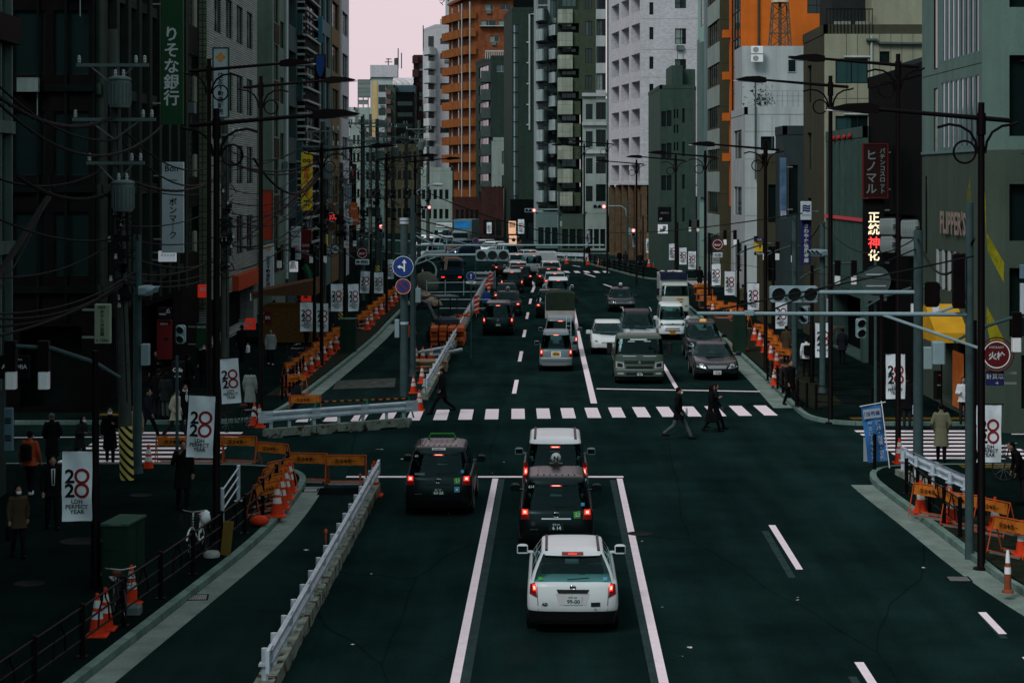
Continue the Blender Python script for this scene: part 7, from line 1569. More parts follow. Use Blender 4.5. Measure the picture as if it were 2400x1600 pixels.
def away(label, px, Zr, kind='car', body=PBK, num=None, pk='w', lit=True, w=1.69, h=1.5, L=4.4, yaw=-.0198, style='hatch', **k):
 d = dict(hatch=dict(hood=1.0,ws=.75,rr=.3,belt=.95), van=dict(hood=.75,ws=.6,rr=.1,belt=1.02,roofw=.56), sedan=dict(hood=1.2,ws=.8,rr=.5,trunk=.75,belt=.92,roofw=.52), kei=dict(hood=.5,ws=.45,rr=.06,belt=1.0,roofw=.57), suv=dict(hood=1.1,ws=.75,rr=.3,belt=1.05,roofw=.55))[style]; d.update(k)
 x = XW(px,Zr); c = car(label,kind,(x,Zr+L/2,0),yaw,L,w,h,body=body,**d); hw = w/2
 zl = .78 if style != 'sedan' else .72
 if style in ('van','kei'): tails(c,[(hw-.16,zl-.12),(hw-.02,zl-.12),(hw-.03,zl+.22),(hw-.14,zl+.22)],lit)
 else: tails(c,[(hw-.30,zl-.06),(hw-.01,zl-.06),(hw-.03,zl+.12),(hw-.27,zl+.12)],lit)
 if style != 'sedan': high_stop(c,lerp(d['belt'],h,.80),.26,.035,lit)
 else: b = MB(); b.box(-.14,.14,c.g[0]-.02,c.g[0]+.02,d['belt']+.02,d['belt']+.06); b.build('stop_lamp', TAILON if lit else TAILD, c.t)
 if num: plate(c,.62 if style != 'kei' else .78,num,pk)
 bumper_line(c,.46,CHROME if style == 'van' and body is PBK else TRIM); emblem(c,zl+.08,.05); return c
c = away('silver kei wagon with a yellow number plate waiting past the crossing',1305,90.2,'car',PGRY,'78-83','y',w=1.475,h=1.76,L=3.4,style='kei',rear_black=True,fs=(.03,.4,.44,.97))
patch(c,'chrome_strip',mat('pale_strip',(.5,.5,.52),.3,var=.05),rect(0,.60,1.36,.05),.012,nx=8,nz=1); patch(c,'rear_bumper',mat('pale_strip',(.5,.5,.52)),rect(0,.30,1.42,.07),.03,nx=10,nz=1); patch(c,'plate_frame',CHROME,rect(0,.78,.42,.24),.006,nx=3,nz=1)
c = away('blue-grey van with a rear ladder, ahead of the silver kei wagon',1316,97.5,'van',PGRY,'33-21','w',w=1.69,h=1.9,L=4.7,style='van')
b = MB(); g0r,g1r,g0f,g1f = c.g
for x in (.28,.50): b.tube([(x,face_y(c,x,1.0)-.06,.95),(x,face_y(c,x,1.75)-.07,1.78),(x,g1r+.2,1.95)],.016,6)
for z in (1.1,1.3,1.5,1.7): b.tube([(.28,face_y(c,.3,z)-.065,z),(.50,face_y(c,.5,z)-.065,z)],.012,5)
b.build('ladder', GALV, c.t)
c = away('black minivan with red lamps lit in the left queue, nearest of its lane',1169,111,'minivan',PBK,'68-65','g',w=1.69,h=1.8,L=4.7,style='van')
def flat_truck(label, px, Zr, cab, bedm, canvas=None, w=1.7, L=4.9, yaw=-.0198, load=None, z_canvas=2.16):
 t = thing('truck', label, 'truck', (XW(px,Zr),Zr,0), yaw); hw = w/2
 b = MB(); b.box(-.35,.35,.1,L-.4,.35,.6); b.box(-hw*.9,hw*.9,.02,.12,.42,.62); b.build('chassis', TRIM, t)
 b = MB(); b.bbox(-hw,hw,.0,L-1.75,.68,.78,.02);
 b.build('bed_floor', bedm, t); b = MB(); b.box(-hw,hw,-.04,.0,.70,1.12);
 for x in (-.55,0,.55): b.box(x-.03,x+.03,-.06,-.041,.72,1.10)
 b.build('tailgate', bedm, t)
 b = MB(); b.box(-hw,-hw+.04,.001,L-1.75,.781,1.12); b.build('side_board', bedm, t); b = MB(); b.box(hw-.04,hw,.001,L-1.75,.781,1.12); b.build('side_board', bedm, t)
 b = MB(); b.bbox(-hw,hw,L-1.68,L,.5,1.95,.22); b.build('cab', cab, t); b = MB(); b.box(-hw*.8,hw*.8,L-1.69,L-1.684,1.25,1.75); b.build('rear_window', DARKGL, t)
 if canvas:
  b = MB(); n = 8; prof = [(-hw+.03,1.0),(-hw+.02,z_canvas-.16),(-hw*.7,z_canvas-.03),(0,z_canvas),(hw*.7,z_canvas-.03),(hw-.02,z_canvas-.16),(hw-.03,1.0)]; b.prism(prof,.03,L-1.78,0,'y',False); b.build('canvas_cover', canvas, t)
 if load: load(t)
 for y in (.95,L-.95):
  for s in (-1,1):
   b = MB(); b.lathe([(.15,-.11),(.33,-.11),(.36,-.08),(.36,.08),(.33,.11),(.15,.11)],18,(s*(hw-.13),y,.36),0,True,'x'); b.build('wheel', TYRE, t)
 for s in (-1,1): b = MB(); b.box(min(s*hw*.62,s*hw*.92),max(s*hw*.62,s*hw*.92),-.03,.02,.46,.58); b.build('tail_light', TAILON, t)
 for s in (-1,1): b = MB(); b.box(s*(hw+.12)-.09,s*(hw+.12)+.09,L-.5,L-.42,1.35,1.65); b.tube([(s*hw*.98,L-.4,1.5),(s*(hw+.1),L-.45,1.5)],.018,5); b.build('mirror', TRIM, t)
 return t
flat_truck('small flatbed truck with a dark green canvas cover and pale tailgate',1313,115,PW,mat('pale_truck_bed',(.42,.40,.38),.6,var=.2),mat('dark_green_canvas',(.022,.034,.026),.85,var=.2,scale=2))
away('black sport utility car half hidden left of the canvas truck',1292,125,'suv',PBK,None,w=1.82,h=1.72,L=4.6,style='suv')
away('white van in the right queue ahead of the canvas truck',1310,139,'van',PW,None,w=1.69,h=1.8,L=4.6,style='van',lit=True,rear_black=True)
away('pale silver saloon seen over the white van roof',1302,155,'car',PSIL,None,w=1.7,h=1.47,style='hatch')
away('dark red car with a bright tail lamp left of the pale saloon',1284,163,'car',PRED,None,w=1.74,h=1.5,style='hatch',yaw=.03)
away('silver estate car below the white box truck',1289,176,'car',PW,None,w=1.74,h=1.5,style='hatch',yaw=.06)
away('silver high van with red tail lamps beside the white box truck',1246,183,'van',PSIL,None,w=1.75,h=1.9,L=4.8,style='van',yaw=.1)
t = thing('box_truck','small box truck with plain white rear doors at the head of the right queue','truck',(XW(1283,186),186,0),.06); b = MB(); b.bbox(-.88,.88,0,3,.7,1.95,.03); b.build('cargo_box', PW, t)
for s in (-1,1): b = MB(); b.box(min(s*.015,s*.85),max(s*.015,s*.85),-.03,-.002,.75,1.9); b.build('door', PW, t)
b = MB(); b.bbox(-.8,.8,3.1,4.6,.4,1.75,.15); b.build('cab', PW, t); b = MB(); b.box(-.8,.8,.05,3,.35,.69); b.build('chassis', TRIM, t)
for y in (.8,3.8):
 for s in (-1,1): b = MB(); b.lathe([(.12,-.1),(.3,-.08),(.3,.08),(.12,.1)],16,(s*.72,y,.3),0,True,'x'); b.build('wheel', TYRE, t)
cc = away('taxi with a round roof light in the left queue',1190,127,'taxi',PDK,'21-70','g',w=1.69,h=1.5,style='sedan'); roof_ball(cc,-.3,.11,'無')
cc = away('taxi with lettered rear window, next ahead in the left queue',1187,137,'taxi',PDK,None,w=1.69,h=1.5,style='sedan');
away('dark tall wagon with silver roof in the left queue',1201,153,'car',PBK,None,w=1.69,h=1.72,L=4.4,style='van',roofm=PSIL)
away('dark red-lit wagon to the right at the bend of the left queue',1219,163,'car',PBK,None,w=1.72,h=1.62,L=4.4,style='hatch',yaw=.06)
away('white-roofed car beyond the dark wagons',1211,175,'car',PW,None,w=1.69,h=1.5,style='hatch',yaw=.08)
away('red-lamped small car at the left edge of the queue by the fence',1176,180,'car',PRED,None,w=1.6,h=1.5,L=3.9,style='hatch',yaw=.08)
away('white car two ahead of the bend in the left queue',1206,193,'car',PW,None,w=1.69,h=1.55,style='hatch',yaw=.14)
away('white delivery van with a long roof at the far bend',1185,208,'van',PW,None,w=1.8,h=2.0,L=5.0,style='van',yaw=.22)
away('pale car turning at the far bend behind the signal head',1235,205,'car',PSIL,None,w=1.7,h=1.5,style='hatch',yaw=.2)
def onc(label, px, Zf, kind='car', body=PBK, w=1.69, h=1.5, L=4.4, yaw=0., **k):
 x = XW(px,Zf); return car(label,kind,(x,Zf+L/2,0),math.pi-.0198+yaw,L,w,h,body=body,**k)
c = onc('charcoal saloon with wide chrome grille waiting at the right crossing line',1684,86,'car',PDK,1.86,1.45,4.85,belt=.93,hood=1.55,ws=.85,rr=.7,trunk=.75,roofw=.52,drop=.2,glasstop=.82)
heads(c,[(.46,.52),(.86,.58),(.84,.72),(.58,.70)]); grille(c,[(-.36,.47),(.36,.47),(.44,.66),(-.44,.66)],TRIM,4); plate(c,.36,'・8 08','w',True,'品川 301'); emblem(c,.70,.05,True,'star'); bumper_line(c,.42,TRIM,1.5,.02,True); patch(c,'air_intake',TRIM,rect(0,.31,1.3,.09),.006,True,10,1); wiper(c,.99,-.4,.3,True)
for s in (-1,1): patch(c,'fog_trim',CHROME,rect(s*.66,.33,.26,.025),.012,True,3,1)
c = onc('black tall taxi with an amber roof light behind the charcoal saloon',1656,95.5,'taxi',PBK,1.69,1.73,4.4,belt=1.02,hood=1.05,ws=.75,rr=.14,roofw=.56,drop=.12,glasstop=.8)
heads(c,[(.52,.66),(.82,.70),(.80,.86),(.58,.82)]); grille(c,rect(0,.42,1.0,.14),TRIM,2); plate(c,.42,'58-01','g',True); b = MB(); b.bbox(-.16,.16,1.15-.75,1.15-.55,1.73,1.86,.04); b.build('roof_light', mat('amber_roof_light',(.6,.36,.12),.4,var=.1,emis=(1,.5,.15),estr=.2), c.t)
b = MB()
for i in range(7): x = -.48+i*.16; b.box(x-.018,x+.018,c.g[1]+.3,c.g[3]-.45,c.h-.01,c.h+.016)
b.build('roof_ribs', PBK, c.t)
c = onc('white kei van with grey mask and yellow plate in the oncoming lane',1578,108,'van',PW,1.475,1.88,3.4,belt=1.08,hood=.32,ws=.38,rr=.06,roofw=.57,drop=.1,glasstop=.84)
heads(c,[(.45,.74),(.72,.76),(.71,.94),(.50,.94)]); grille(c,[(-.46,.78),(.46,.78),(.48,.93),(-.48,.93)],mat('grey_mask',(.10,.15,.15),.3,var=.05),0); grille(c,rect(0,.62,.75,.045),TRIM); grille(c,rect(0,.52,.8,.05),TRIM); plate(c,.40,'34-87','y',True,'品川 480'); emblem(c,.86,.05,True,'bar')
c = onc('silver sport utility car with dark roof behind the grey-green truck',1500,101,'suv',PSIL,1.84,1.88,4.7,belt=1.05,hood=1.15,ws=.8,rr=.3,roofw=.53,drop=.15,roofm=TRIM,glasstop=.8)
heads(c,[(.55,.70),(.90,.74),(.86,.88),(.60,.84)]); grille(c,rect(0,.68,.9,.2),TRIM,2); plate(c,.42,'70-11','w',True)
b = MB(); g0r,g1r,g0f,g1f = c.g
for s in (-1,1): b.tube([(s*.70,g1r+.1,c.h-.02),(s*.70,g1r+.3,c.h+.05),(s*.70,g1f-.4,c.h+.05),(s*.70,g1f-.15,c.h-.03)],.022,6)
b.build('roof_rail', GALV, c.t)
for s in (-1,1): patch(c,'bonnet_vent',TRIM,rect(s*.42,1.02,.3,.02),.02,True,3,1)
c = onc('white compact hatchback peeking out left of the grey-green truck',1429,99,'car',PW,1.69,1.52,3.9,belt=.95,hood=.95,ws=.85,rr=.3,roofw=.54,drop=.2)
heads(c,[(.48,.58),(.82,.66),(.74,.86),(.60,.78)]); grille(c,rect(0,.30,1.1,.1),TRIM); grille(c,rect(0,.58,.7,.06),TRIM,1); plate(c,.42,'53-09','w',True)
c = onc('dark old saloon taxi with square lamps and a ball light, alone mid road',1459,131,'taxi',PDK,1.69,1.50,4.7,belt=.90,hood=1.35,ws=.55,rr=.5,trunk=.9,roofw=.52,drop=.06)
heads(c,[(.50,.56),(.82,.56),(.82,.70),(.50,.70)],inner=True); grille(c,rect(0,.63,.84,.15),CHROME,5,TRIM); plate(c,.36,'8-15','g',True); roof_ball(c,.0,.12,'日'); patch(c,'front_bumper',TRIM,rect(0,.44,1.66,.1),.05,True,10,1); patch(c,'chrome_line',CHROME,rect(0,.51,1.6,.02),.03,True,10,1)
def cabover(label, px, Zf, w, h, paint_, belt, cargo=None, num='35-33', pk='w', yaw=0., band=None):
 t = thing('truck', label, 'truck', (XW(px,Zf),Zf,0), math.pi-.0198+yaw); hw = w/2; c = Car(); c.t = t; c.w, c.h, c.L, c.belt = w, h, 0, belt
 fr = [(.28,-.08,hw*.96,.2),(.34,0,hw,.22),(.62,0,hw,.22),(.66,-.03,hw,.22),(belt-.12,-.05,hw,.22),(belt,-.09,hw*.99,.22)]
 gl = [(belt,-.09,hw*.99,.22),(lerp(belt,h,.40),-.20,hw*.965,.22),(lerp(belt,h,.80),-.33,hw*.93,.22),(h-.08,-.40,hw*.90,.22),(h,-.52,hw*.82,.25)]
 c.front = fr; c.gfront = gl; fs = (.1,.75,.95); lvl = fr+gl[1:]
 rr_ = [[(x,y,z) for x,y in ring(-1.75,yf,hw_,.12,cf,fs)] for z,yf,hw_,cf in lvl]; n = len(rr_[0]); body = MB(); wsn = MB(); sd = [MB(), MB()]; nfl = len(fr)-1; aR = 2*NQ; nf = len(fs)
 for i in range(len(rr_)-1):
  for k in range(n):
   dest = body
   if nfl <= i < nfl+2:
    if aR+nf+1 <= k < 2*aR+nf+1:
     if abs(k+.5-(aR+nf+1+NQ)) < NQ-1.2: dest = wsn
    elif k == aR+2: dest = sd[0]
    elif k == 2*aR+nf+1+1: dest = sd[1]
   dest.add([rr_[i][k],rr_[i][(k+1)%n],rr_[i+1][(k+1)%n],rr_[i+1][k]],[(0,1,2,3)],0,True)
 body.add(rr_[-1],[tuple(range(n))]); body.add(rr_[0],[tuple(range(n-1,-1,-1))])
 def weld(mb):
  idx = {}; mp = []; nv = []
  for v in mb.v:
   k = tuple(round(q,5) for q in v)
   if k not in idx: idx[k] = len(nv); nv.append(v)
   mp.append(idx[k])
  mb.v = nv; mb.f = [[mp[i] for i in f] for f in mb.f]; return mb
 weld(body).build('cab', paint_, t); weld(wsn).build('windscreen', CARGL, t); [s.v and weld(s).build('side_window', CARGL, t) for s in sd]
 b = MB(); b.box(-hw*.9,hw*.9,-1.65,-.3,.6,belt-.05); b.bbox(-hw*.7,hw*.7,-1.6,-1.4,belt-.04,belt+.5,.05); b.build('cabin_interior', CABIN, t)
 b = MB(); b.box(-.4,.4,-5.2,-1.5,.4,.7); b.build('chassis', TRIM, t)
 for y in (-.85,-4.0):
  for s in (-1,1): b = MB(); b.lathe([(.15,-.12),(.36,-.12),(.38,-.08),(.38,.08),(.36,.12),(.15,.12)],18,(s*(hw-.16),y,.38),0,True,'x'); b.build('wheel', TYRE, t)
 b = MB(); b.bbox(-hw*.93,hw*.93,-1.7,-.2,.18,.3,.02); b.build('underbody', TRIM, t)
 if cargo: cargo(t, hw)
 for s in (-1,1):
  b = MB(); x = s*(hw+.22); b.bbox(x-.1,x+.1,-.18,-.08,belt+.05,belt+.5,.03); b.tube([(s*hw*.97,-.15,belt+.02),(x,-.12,belt-.02),(x,-.12,belt+.1)],.02,6); b.tube([(s*hw*.95,-.2,belt+.45),(x,-.13,belt+.42)],.015,5); b.build('mirror', TRIM, t)
 return c
def fbed(t, hw):
 b = MB(); b.box(-hw,hw,-5.4,-1.9,.85,.95); b.build('bed_floor', STEEL, t)
 for s in (-1,1): b = MB(); b.box(min(s*hw,s*(hw-.05)),max(s*hw,s*(hw-.05)),-5.4,-1.9,.951,1.35); b.build('side_board', PGREEN, t)
c = cabover('grey-green flatbed truck stopped first at the oncoming crossing line',1499,84.5,2.05,2.02,PGREEN,1.24,fbed)
c.rear = c.front
heads(c,[(.62,.66),(.98,.68),(.98,.96),(.64,.90)]); grille(c,[(-.62,.86),(.62,.86),(.62,.98),(-.62,.98)],TRIM,1,PGREEN); grille(c,[(-.55,.66),(.55,.66),(.55,.76),(-.55,.76)],TRIM); grille(c,[(-.55,.40),(.55,.40),(.55,.50),(-.55,.50)],TRIM)
plate(c,.44,'35-33','g',True,'品川 400'); text_on(c,'F U S O',.1,SIGNBACK,0,1.06,front=True,fit=(1.0,.05),off=.012,bold=.02)
b = MB(); y = face_y(c,0,.92,True)+.02
for a in (90,210,330): b.prism([(0,.92),(.04*math.cos(R(a-60)),.92+.04*math.sin(R(a-60))),(.075*math.cos(R(a)),.92+.075*math.sin(R(a))),(.04*math.cos(R(a+60)),.92+.04*math.sin(R(a+60)))],y,y+.01,0,'y')
b.build('emblem', CHROME, c.t); patch(c,'bumper_strip',STEEL,rect(0,.605,2.0,.035),.02,True,10,1)
for s in (-1,1): patch(c,'panel_line',CHROME,rect(s*.42,1.17,.55,.02),.01,True,3,1); patch(c,'fog_lamp',HEADL,rect(s*.78,.46,.24,.08),.01,True,2,1)
wiper(c,1.29,-.7,.0,True); wiper(c,1.28,.0,.7,True)
q = patch(c,'windscreen_sticker',PLW,rect(.03,1.84,.7,.04),.012,True,4,1,None,True); patch(c,'windscreen_sticker',PLW,rect(-.33,1.77,.28,.025),.012,True,2,1,None,True); patch(c,'windscreen_sticker',PLW,rect(.33,1.76,.28,.025),.012,True,2,1,None,True)
def boxcargo(t, hw):
 b = MB(); b.bbox(-hw*1.02,hw*1.02,-5.3,-1.85,.8,2.55,.03); b.build('cargo_box', PSIL, t); b = MB(); b.bbox(-hw*.99,hw*.99,-3.2,-1.75,2.20,2.68,.06); b.build('tarpaulin_roll', mat('navy_tarp',(.012,.016,.032),.8,var=.3), t)
 b = MB()
 for i in range(12): b.ell((random.uniform(-hw*.8,hw*.8),random.uniform(-3,-1.9),2.7),.16,.12,.05,8,0,5)
 b.build('pale_sheet_folds', mat('pale_sheet',(.45,.44,.47),.7,var=.3), t)
c = cabover('light cab-over truck with navy tarpaulin roll above the cab',1583,127,1.72,2.05,mat('cream_truck_paint',(.33,.35,.32),.4,coat=.3,var=.05),1.25,boxcargo); c.rear = c.front
heads(c,[(.55,.58),(.82,.58),(.82,.72),(.55,.72)]); grille(c,rect(0,.90,.9,.05),TRIM); q = patch(c,'yellow_sticker',PLY,rect(-.30,1.08,.42,.12),.012,True,3,1); text_on(c,'安全運転',.1,INK,-.30,1.08,front=True,off=.03,fit=(.34,.09),parent=q); plate(c,.44,'27-18','g',True); wiper(c,1.33,-.6,.5,True)
def rods(t):
 b = MB()
 for k in range(3): b.tube([(-.62+k*.08,.3,.85),(-.5+k*.1,2.2,2.5)],.035,6)
 b.build('timber_poles', MATS['raw_timber'], t)
flat_truck('navy dump truck parked on the closed lane with timber poles',1058,168,PBLUE,PBLUE,None,1.8,4.6,0,rods)
c = cabover('box truck with white sign board above its cab, far oncoming',1033,262,2.0,2.3,PGRY,1.4,lambda t,hw: (lambda b: (b.bbox(-hw*1.1,hw*1.1,-6,-1.9,.9,3.3,.04), b.build('cargo_box',B_TEAL,t)))(MB()),yaw=-.2); lettering(c.t,'運送サービス',.3,INK,(0,-1.80,2.75),math.pi,(1.8,.4)); b = MB(); b.box(-1.05,1.05,-1.89,-1.82,2.45,3.05); b.build('sign_board', PLW, c.t)
t = thing('box_truck','far truck whose box front carries a bright blue tarpaulin','truck',(XW(1078,255),255,0),math.pi-.2); b = MB(); b.bbox(-1.15,1.15,-6,-1.6,.8,3.6,.04); b.build('cargo_box', B_TEAL, t); b = MB(); b.box(-1.0,1.0,-1.59,-1.55,2.5,3.4); b.build('blue_tarpaulin', mat('bright_blue_tarp',(.02,.16,.42),.6,var=.25), t); b = MB(); b.bbox(-1.05,1.05,-1.5,0,.45,2.2,.2); b.build('cab', PGRY, t); b = MB(); b.box(-.95,.95,-.2,.004,1.3,1.95); b.build('windscreen', DARKGL, t)
for y in (-.8,-4.5):
 for s in (-1,1): b = MB(); b.lathe([(.15,-.12),(.42,-.1),(.42,.1),(.15,.12)],16,(s*.95,y,.42),0,True,'x'); b.build('wheel', TYRE, t)
for l,px,Z,body,kind,k in [('long white van crossing far left behind the horizontal bar',1020,232,PW,'van',dict(w=1.88,h=2.1,L=5.2,belt=1.15,hood=.5,ws=.5,rr=.1)),('pale van in the far oncoming row, left of the board truck',1003,246,PW,'van',dict(w=1.7,h=1.9,L=4.6,belt=1.1,hood=.5,ws=.5,rr=.1)),
  ('dark blue van in the far row below the blue tarpaulin truck',1085,225,PBLUE,'van',dict(w=1.75,h=1.9,L=4.6,belt=1.1,hood=.6,ws=.5,rr=.1)),('white car at the end of the far oncoming row',1150,232,PW,'car',dict(w=1.7,h=1.5,L=4.3)),('grey car in the far oncoming row',1128,240,PSIL,'car',dict(w=1.7,h=1.5,L=4.3)),('silver van turning at the far left',1000,215,PSIL,'van',dict(w=1.7,h=1.8,L=4.5,belt=1.05,hood=.7,ws=.5,rr=.1))]:
 c = onc(l,px,Z,kind,body,yaw=-.6,**k); heads(c,rect(.6,.62,.3,.14)); grille(c,rect(0,.6,.7,.1))
t = thing('compact_loader','orange compact construction loader far on the closed lane','loader',(XW(1057,200),200,0)); b = MB(); b.bbox(-.7,.7,0,1.8,.4,1.1,.1); b.build('body', BARY, t); b = MB(); b.bbox(-.55,.55,.4,1.5,1.9,2.0,.03); b.build('canopy', BARY, t); b = MB()
for x in (-.5,.5):
 for y in (.45,1.45): b.tube([(x,y,1.1),(x,y,1.9)],.04,6)
b.build('post', BLK, t); b = MB(); b.bbox(-.8,.8,-.7,-.1,.15,.7,.08); b.build('bucket', TRIM, t)
for y in (.35,1.45):
 for s in (-1,1): b = MB(); b.lathe([(.1,-.12),(.38,-.1),(.38,.1),(.1,.12)],14,(s*.72,y,.38),0,True,'x'); b.build('wheel', TYRE, t)
SG = {k: mat('sign_'+k, c, .55, var=.08, scale=3) for k, c in dict(green=(.018,.06,.03),white=(.40,.48,.53),red=(.42,.045,.025),yellow=(.60,.42,.03),navy=(.02,.022,.09),maroon=(.022,.010,.010),black=(.008,.008,.009),pale=(.24,.30,.22),ltblue=(.10,.17,.22),dkred=(.10,.013,.015),orange=(.45,.10,.03),brown=(.10,.05,.03)).items()}
TX = {'w': mat('sign_white_ink',(.48,.52,.54),.6,var=.05), 'k': INK, 'r': mat('sign_red_ink',(.5,.04,.03),.6,var=.05), 'o': mat('sign_orange_ink',(.62,.27,.03),.6,var=.05), 'n': SG['navy'], 'g': mat('sign_grey_ink',(.14,.17,.18),.6,var=.05), 'y': SG['yellow'],
 'glow': mat('lit_sign_white',(.8,.7,.5),.5,emis=(1,.78,.5),estr=1.1,var=0), 'glowr': mat('lit_sign_red',(.6,.05,.05),.5,emis=(1,.06,.06),estr=1.0,var=0), 'lit': mat('lit_white_panel',(.6,.6,.62),.5,emis=(.8,.9,1),estr=.22,var=.05), 'litr': mat('lit_red_panel',(.5,.04,.03),.5,emis=(1,.06,.03),estr=.16,var=.05), 'litp': mat('lit_warm_panel',(.5,.3,.2),.5,emis=(1,.55,.35),estr=.5,var=.2)}
def vs(label, l, r, tp, bt, Z, m, txt=(), frame=None, d=.22, rz=0., name='shop_sign', mount=True, cat='sign'):
 """upright board seen between photo columns l..r and rows tp..bt at depth Z; txt items: (string, ink, cx, cy, w, h, vertical)"""
 x0, x1, z1, z0 = XW(l,Z), XW(r,Z), HZ(tp,Z), HZ(bt,Z); cx, cz = (x0+x1)/2, (z0+z1)/2; w, h = x1-x0, z1-z0
 t = thing(name, label, cat, (cx,Z,cz), rz); b = MB(); b.bbox(-w/2,w/2,-d/2,d/2,-h/2,h/2,min(.02,w*.1)); p = b.build('panel', TX.get(m) or SG.get(m) or m, t)
 if frame:
  b = MB(); e = .05;
  for q in ((-w/2-e,-w/2-.001,-h/2-e,h/2+e),(w/2+.001,w/2+e,-h/2-e,h/2+e),(-w/2,w/2,h/2+.001,h/2+e),(-w/2,w/2,-h/2-e,-h/2-.001)): b.box(q[0],q[1],-d/2-.03,d/2+.03,q[2],q[3])
  b.build('frame', SG[frame], t)
 if mount:
  b = MB(); s = 1 if cx > 0 else -1
  for f in (-.35,.35): b.box(min(s*w/2*1.0,s*(w/2+.35)),max(s*w/2*1.0,s*(w/2+.35)),-.03,.03,h*f-.03,h*f+.03)
  b.build('bracket', STEEL, t)
 for q in txt: lettering(p, q[0], .3, TX[q[1]], (w*q[2],-d/2-.008,h*q[3]), fit=(w*q[4],h*q[5]), vert=(len(q) > 6 and q[6]), bold=.02, ls=1.0)
 return t
vs('tall green vertical bank sign with five white characters',378,430,-40,292,83,'green',[('りそな銀行','w',-.02,-.09,.72,.60,True)])
vs('tall white vertical sign with black katakana, lower left facades',380,431,380,592,84,'white',[('株式会社','k',.02,.30,.40,.05),('ボンマーク','k',.02,-.12,.36,.48,True),('Bon','k',-.05,.43,.6,.08)])
vs('small white clinic sign under the tall white katakana sign',372,413,588,613,84.5,'lit',[('クリニック','k',.05,.1,.8,.36)])
q = vs('white vertical estate sign with orange emblem high on the ribbed-tile building',501,535,114,274,99.4,'white',[('住友不動産販売','k',.0,-.16,.42,.62,True),('❖','o',0,.37,.75,.16)],'green')
vs('white vertical estate sign with orange emblem, lower one beside the red banner',616,642,572,674,119,'white',[('住友不動産販売','k',0,-.12,.5,.70,True),('❖','o',0,.40,.7,.15)])
vs('plain tall red vertical sign on the concrete building',615,638,447,560,119.6,'red',[('‥‥‥','k',0,0,.5,.03)],'brown')
vs('yellow vertical spectacles shop sign with red lettering and drawn eyes',706,732,358,493,136,'yellow',[('銀座メガネ','r',0,.0,.8,.52,True),('◎◎','k',0,.36,.7,.12),('■■■','k',0,-.34,.7,.03),('●●●','k',0,-.41,.7,.03)])
vs('blue flag-shaped sign on a dark panel on the louvre building',738,763,129,192,139,'black',[('♦','r',0,-.43,.5,.12)],'brown')
b = MB(); x0,x1 = XW(740.5,138.8),XW(760.5,138.8); z1,z0 = HZ(130,138.8),HZ(181,138.8); b.prism([(lerp(x0,x1,.5)+(x1-x0)/2*c_,lerp(z0,z1,f)) for c_,f in [(-1,1),(-1,.55),(-.8,.28),(-.45,.08),(0,0),(.45,.08),(.8,.28),(1,.55),(1,1)]],138.74,138.8,0,'y'); tag(b.build('blue_shield', mat('royal_blue',(.02,.06,.20),.5,var=.05)),'royal blue rounded shield on the dark flag-shaped sign','sign')
vs('narrow blue vertical panel above the blue shield sign',746,756,38,100,139,mat('steel_blue',(.04,.12,.19),.5,var=.1))
vs('pale green hotel sign with rounded ends beside the striped utility pole',223,260,712,804,55.5,'pale',[('KKR','k',0,.42,.6,.07),('ホテル中目黒','k',0,.02,.36,.66,True),('↗ 150m','k',0,-.42,.8,.10)])
vs('red shop sign with white ring letters under the grid tiles',464,490,667,697,99,'litr',[('oo','w',.05,.15,.7,.4)])
vs('small lit red phone shop sign on the left pavement',575,599,746,772,106,'litr',[('au','w',0,0,.7,.42)])
vs('white and dark cafe menu panel by the left shop',370,402,720,746,76,'black',[('☕','w',.3,.2,.3,.5),('PRESSO','w',-.1,-.1,.5,.2)],mount=False)
vs('red picture poster beside the left cafe door',368,403,749,841,76.2,'dkred',[('♥','k',.15,.0,.3,.2),('MENU','w',0,.4,.6,.05)],mount=False)
vs('black cafe board with white lettering on the left pavement',403,432,846,890,75,'black',[('Cafe','w',.0,.05,.8,.4),('OPEN','w',0,-.3,.5,.12)],mount=False)
vs('dark shop panel reading image by the left cafe',460,486,757,815,92,'green',[('IMAGE','w',0,.35,.8,.1)])
vs('black shop fascia with thin white capitals at the left edge',0,70,832,887,50.5,'black',[('A ROMIA','w',.0,.02,.86,.32),('トータル','w',.12,.32,.3,.12)],d=.1)
vs('white list board standing at the left edge before the dark shops',10,31,955,1055,52,'ltblue',[('≡','k',0,.2,.7,.3),('≡','k',0,-.2,.7,.3)],d=.15,name='notice_board',mount=False)
vs('stack of white tenant plates, left pavement signs',683,705,531,608,110,'white',[('▬ビル','k',0,.36,.85,.08),('▬▬▬','k',0,.2,.9,.10),('クリニック','k',0,.04,.85,.08),('歯科','r',0,-.12,.7,.1),('▬▬','n',0,-.28,.9,.08),('塾','k',0,-.42,.6,.08)])
vs('red square restaurant sign right of the tenant plates',706,730,538,605,112,'dkred',[('CAVE','w',0,-.05,.8,.2),('DE OISE','w',0,-.25,.8,.13)])
vs('white ice-cream shop sign with red letters',679,698,613,637,105,'lit',[('BR','r',0,0,.8,.6)])
vs('red square sign with white BR letters low on the left',621,636,730,758,104,'dkred',[('BR','w',0,0,.8,.5)])
vs('round black-white emblem sign of a coffee shop','a' and 776,796,573,595,125,'black',[('✪','w',0,0,.95,.95)],d=.1)
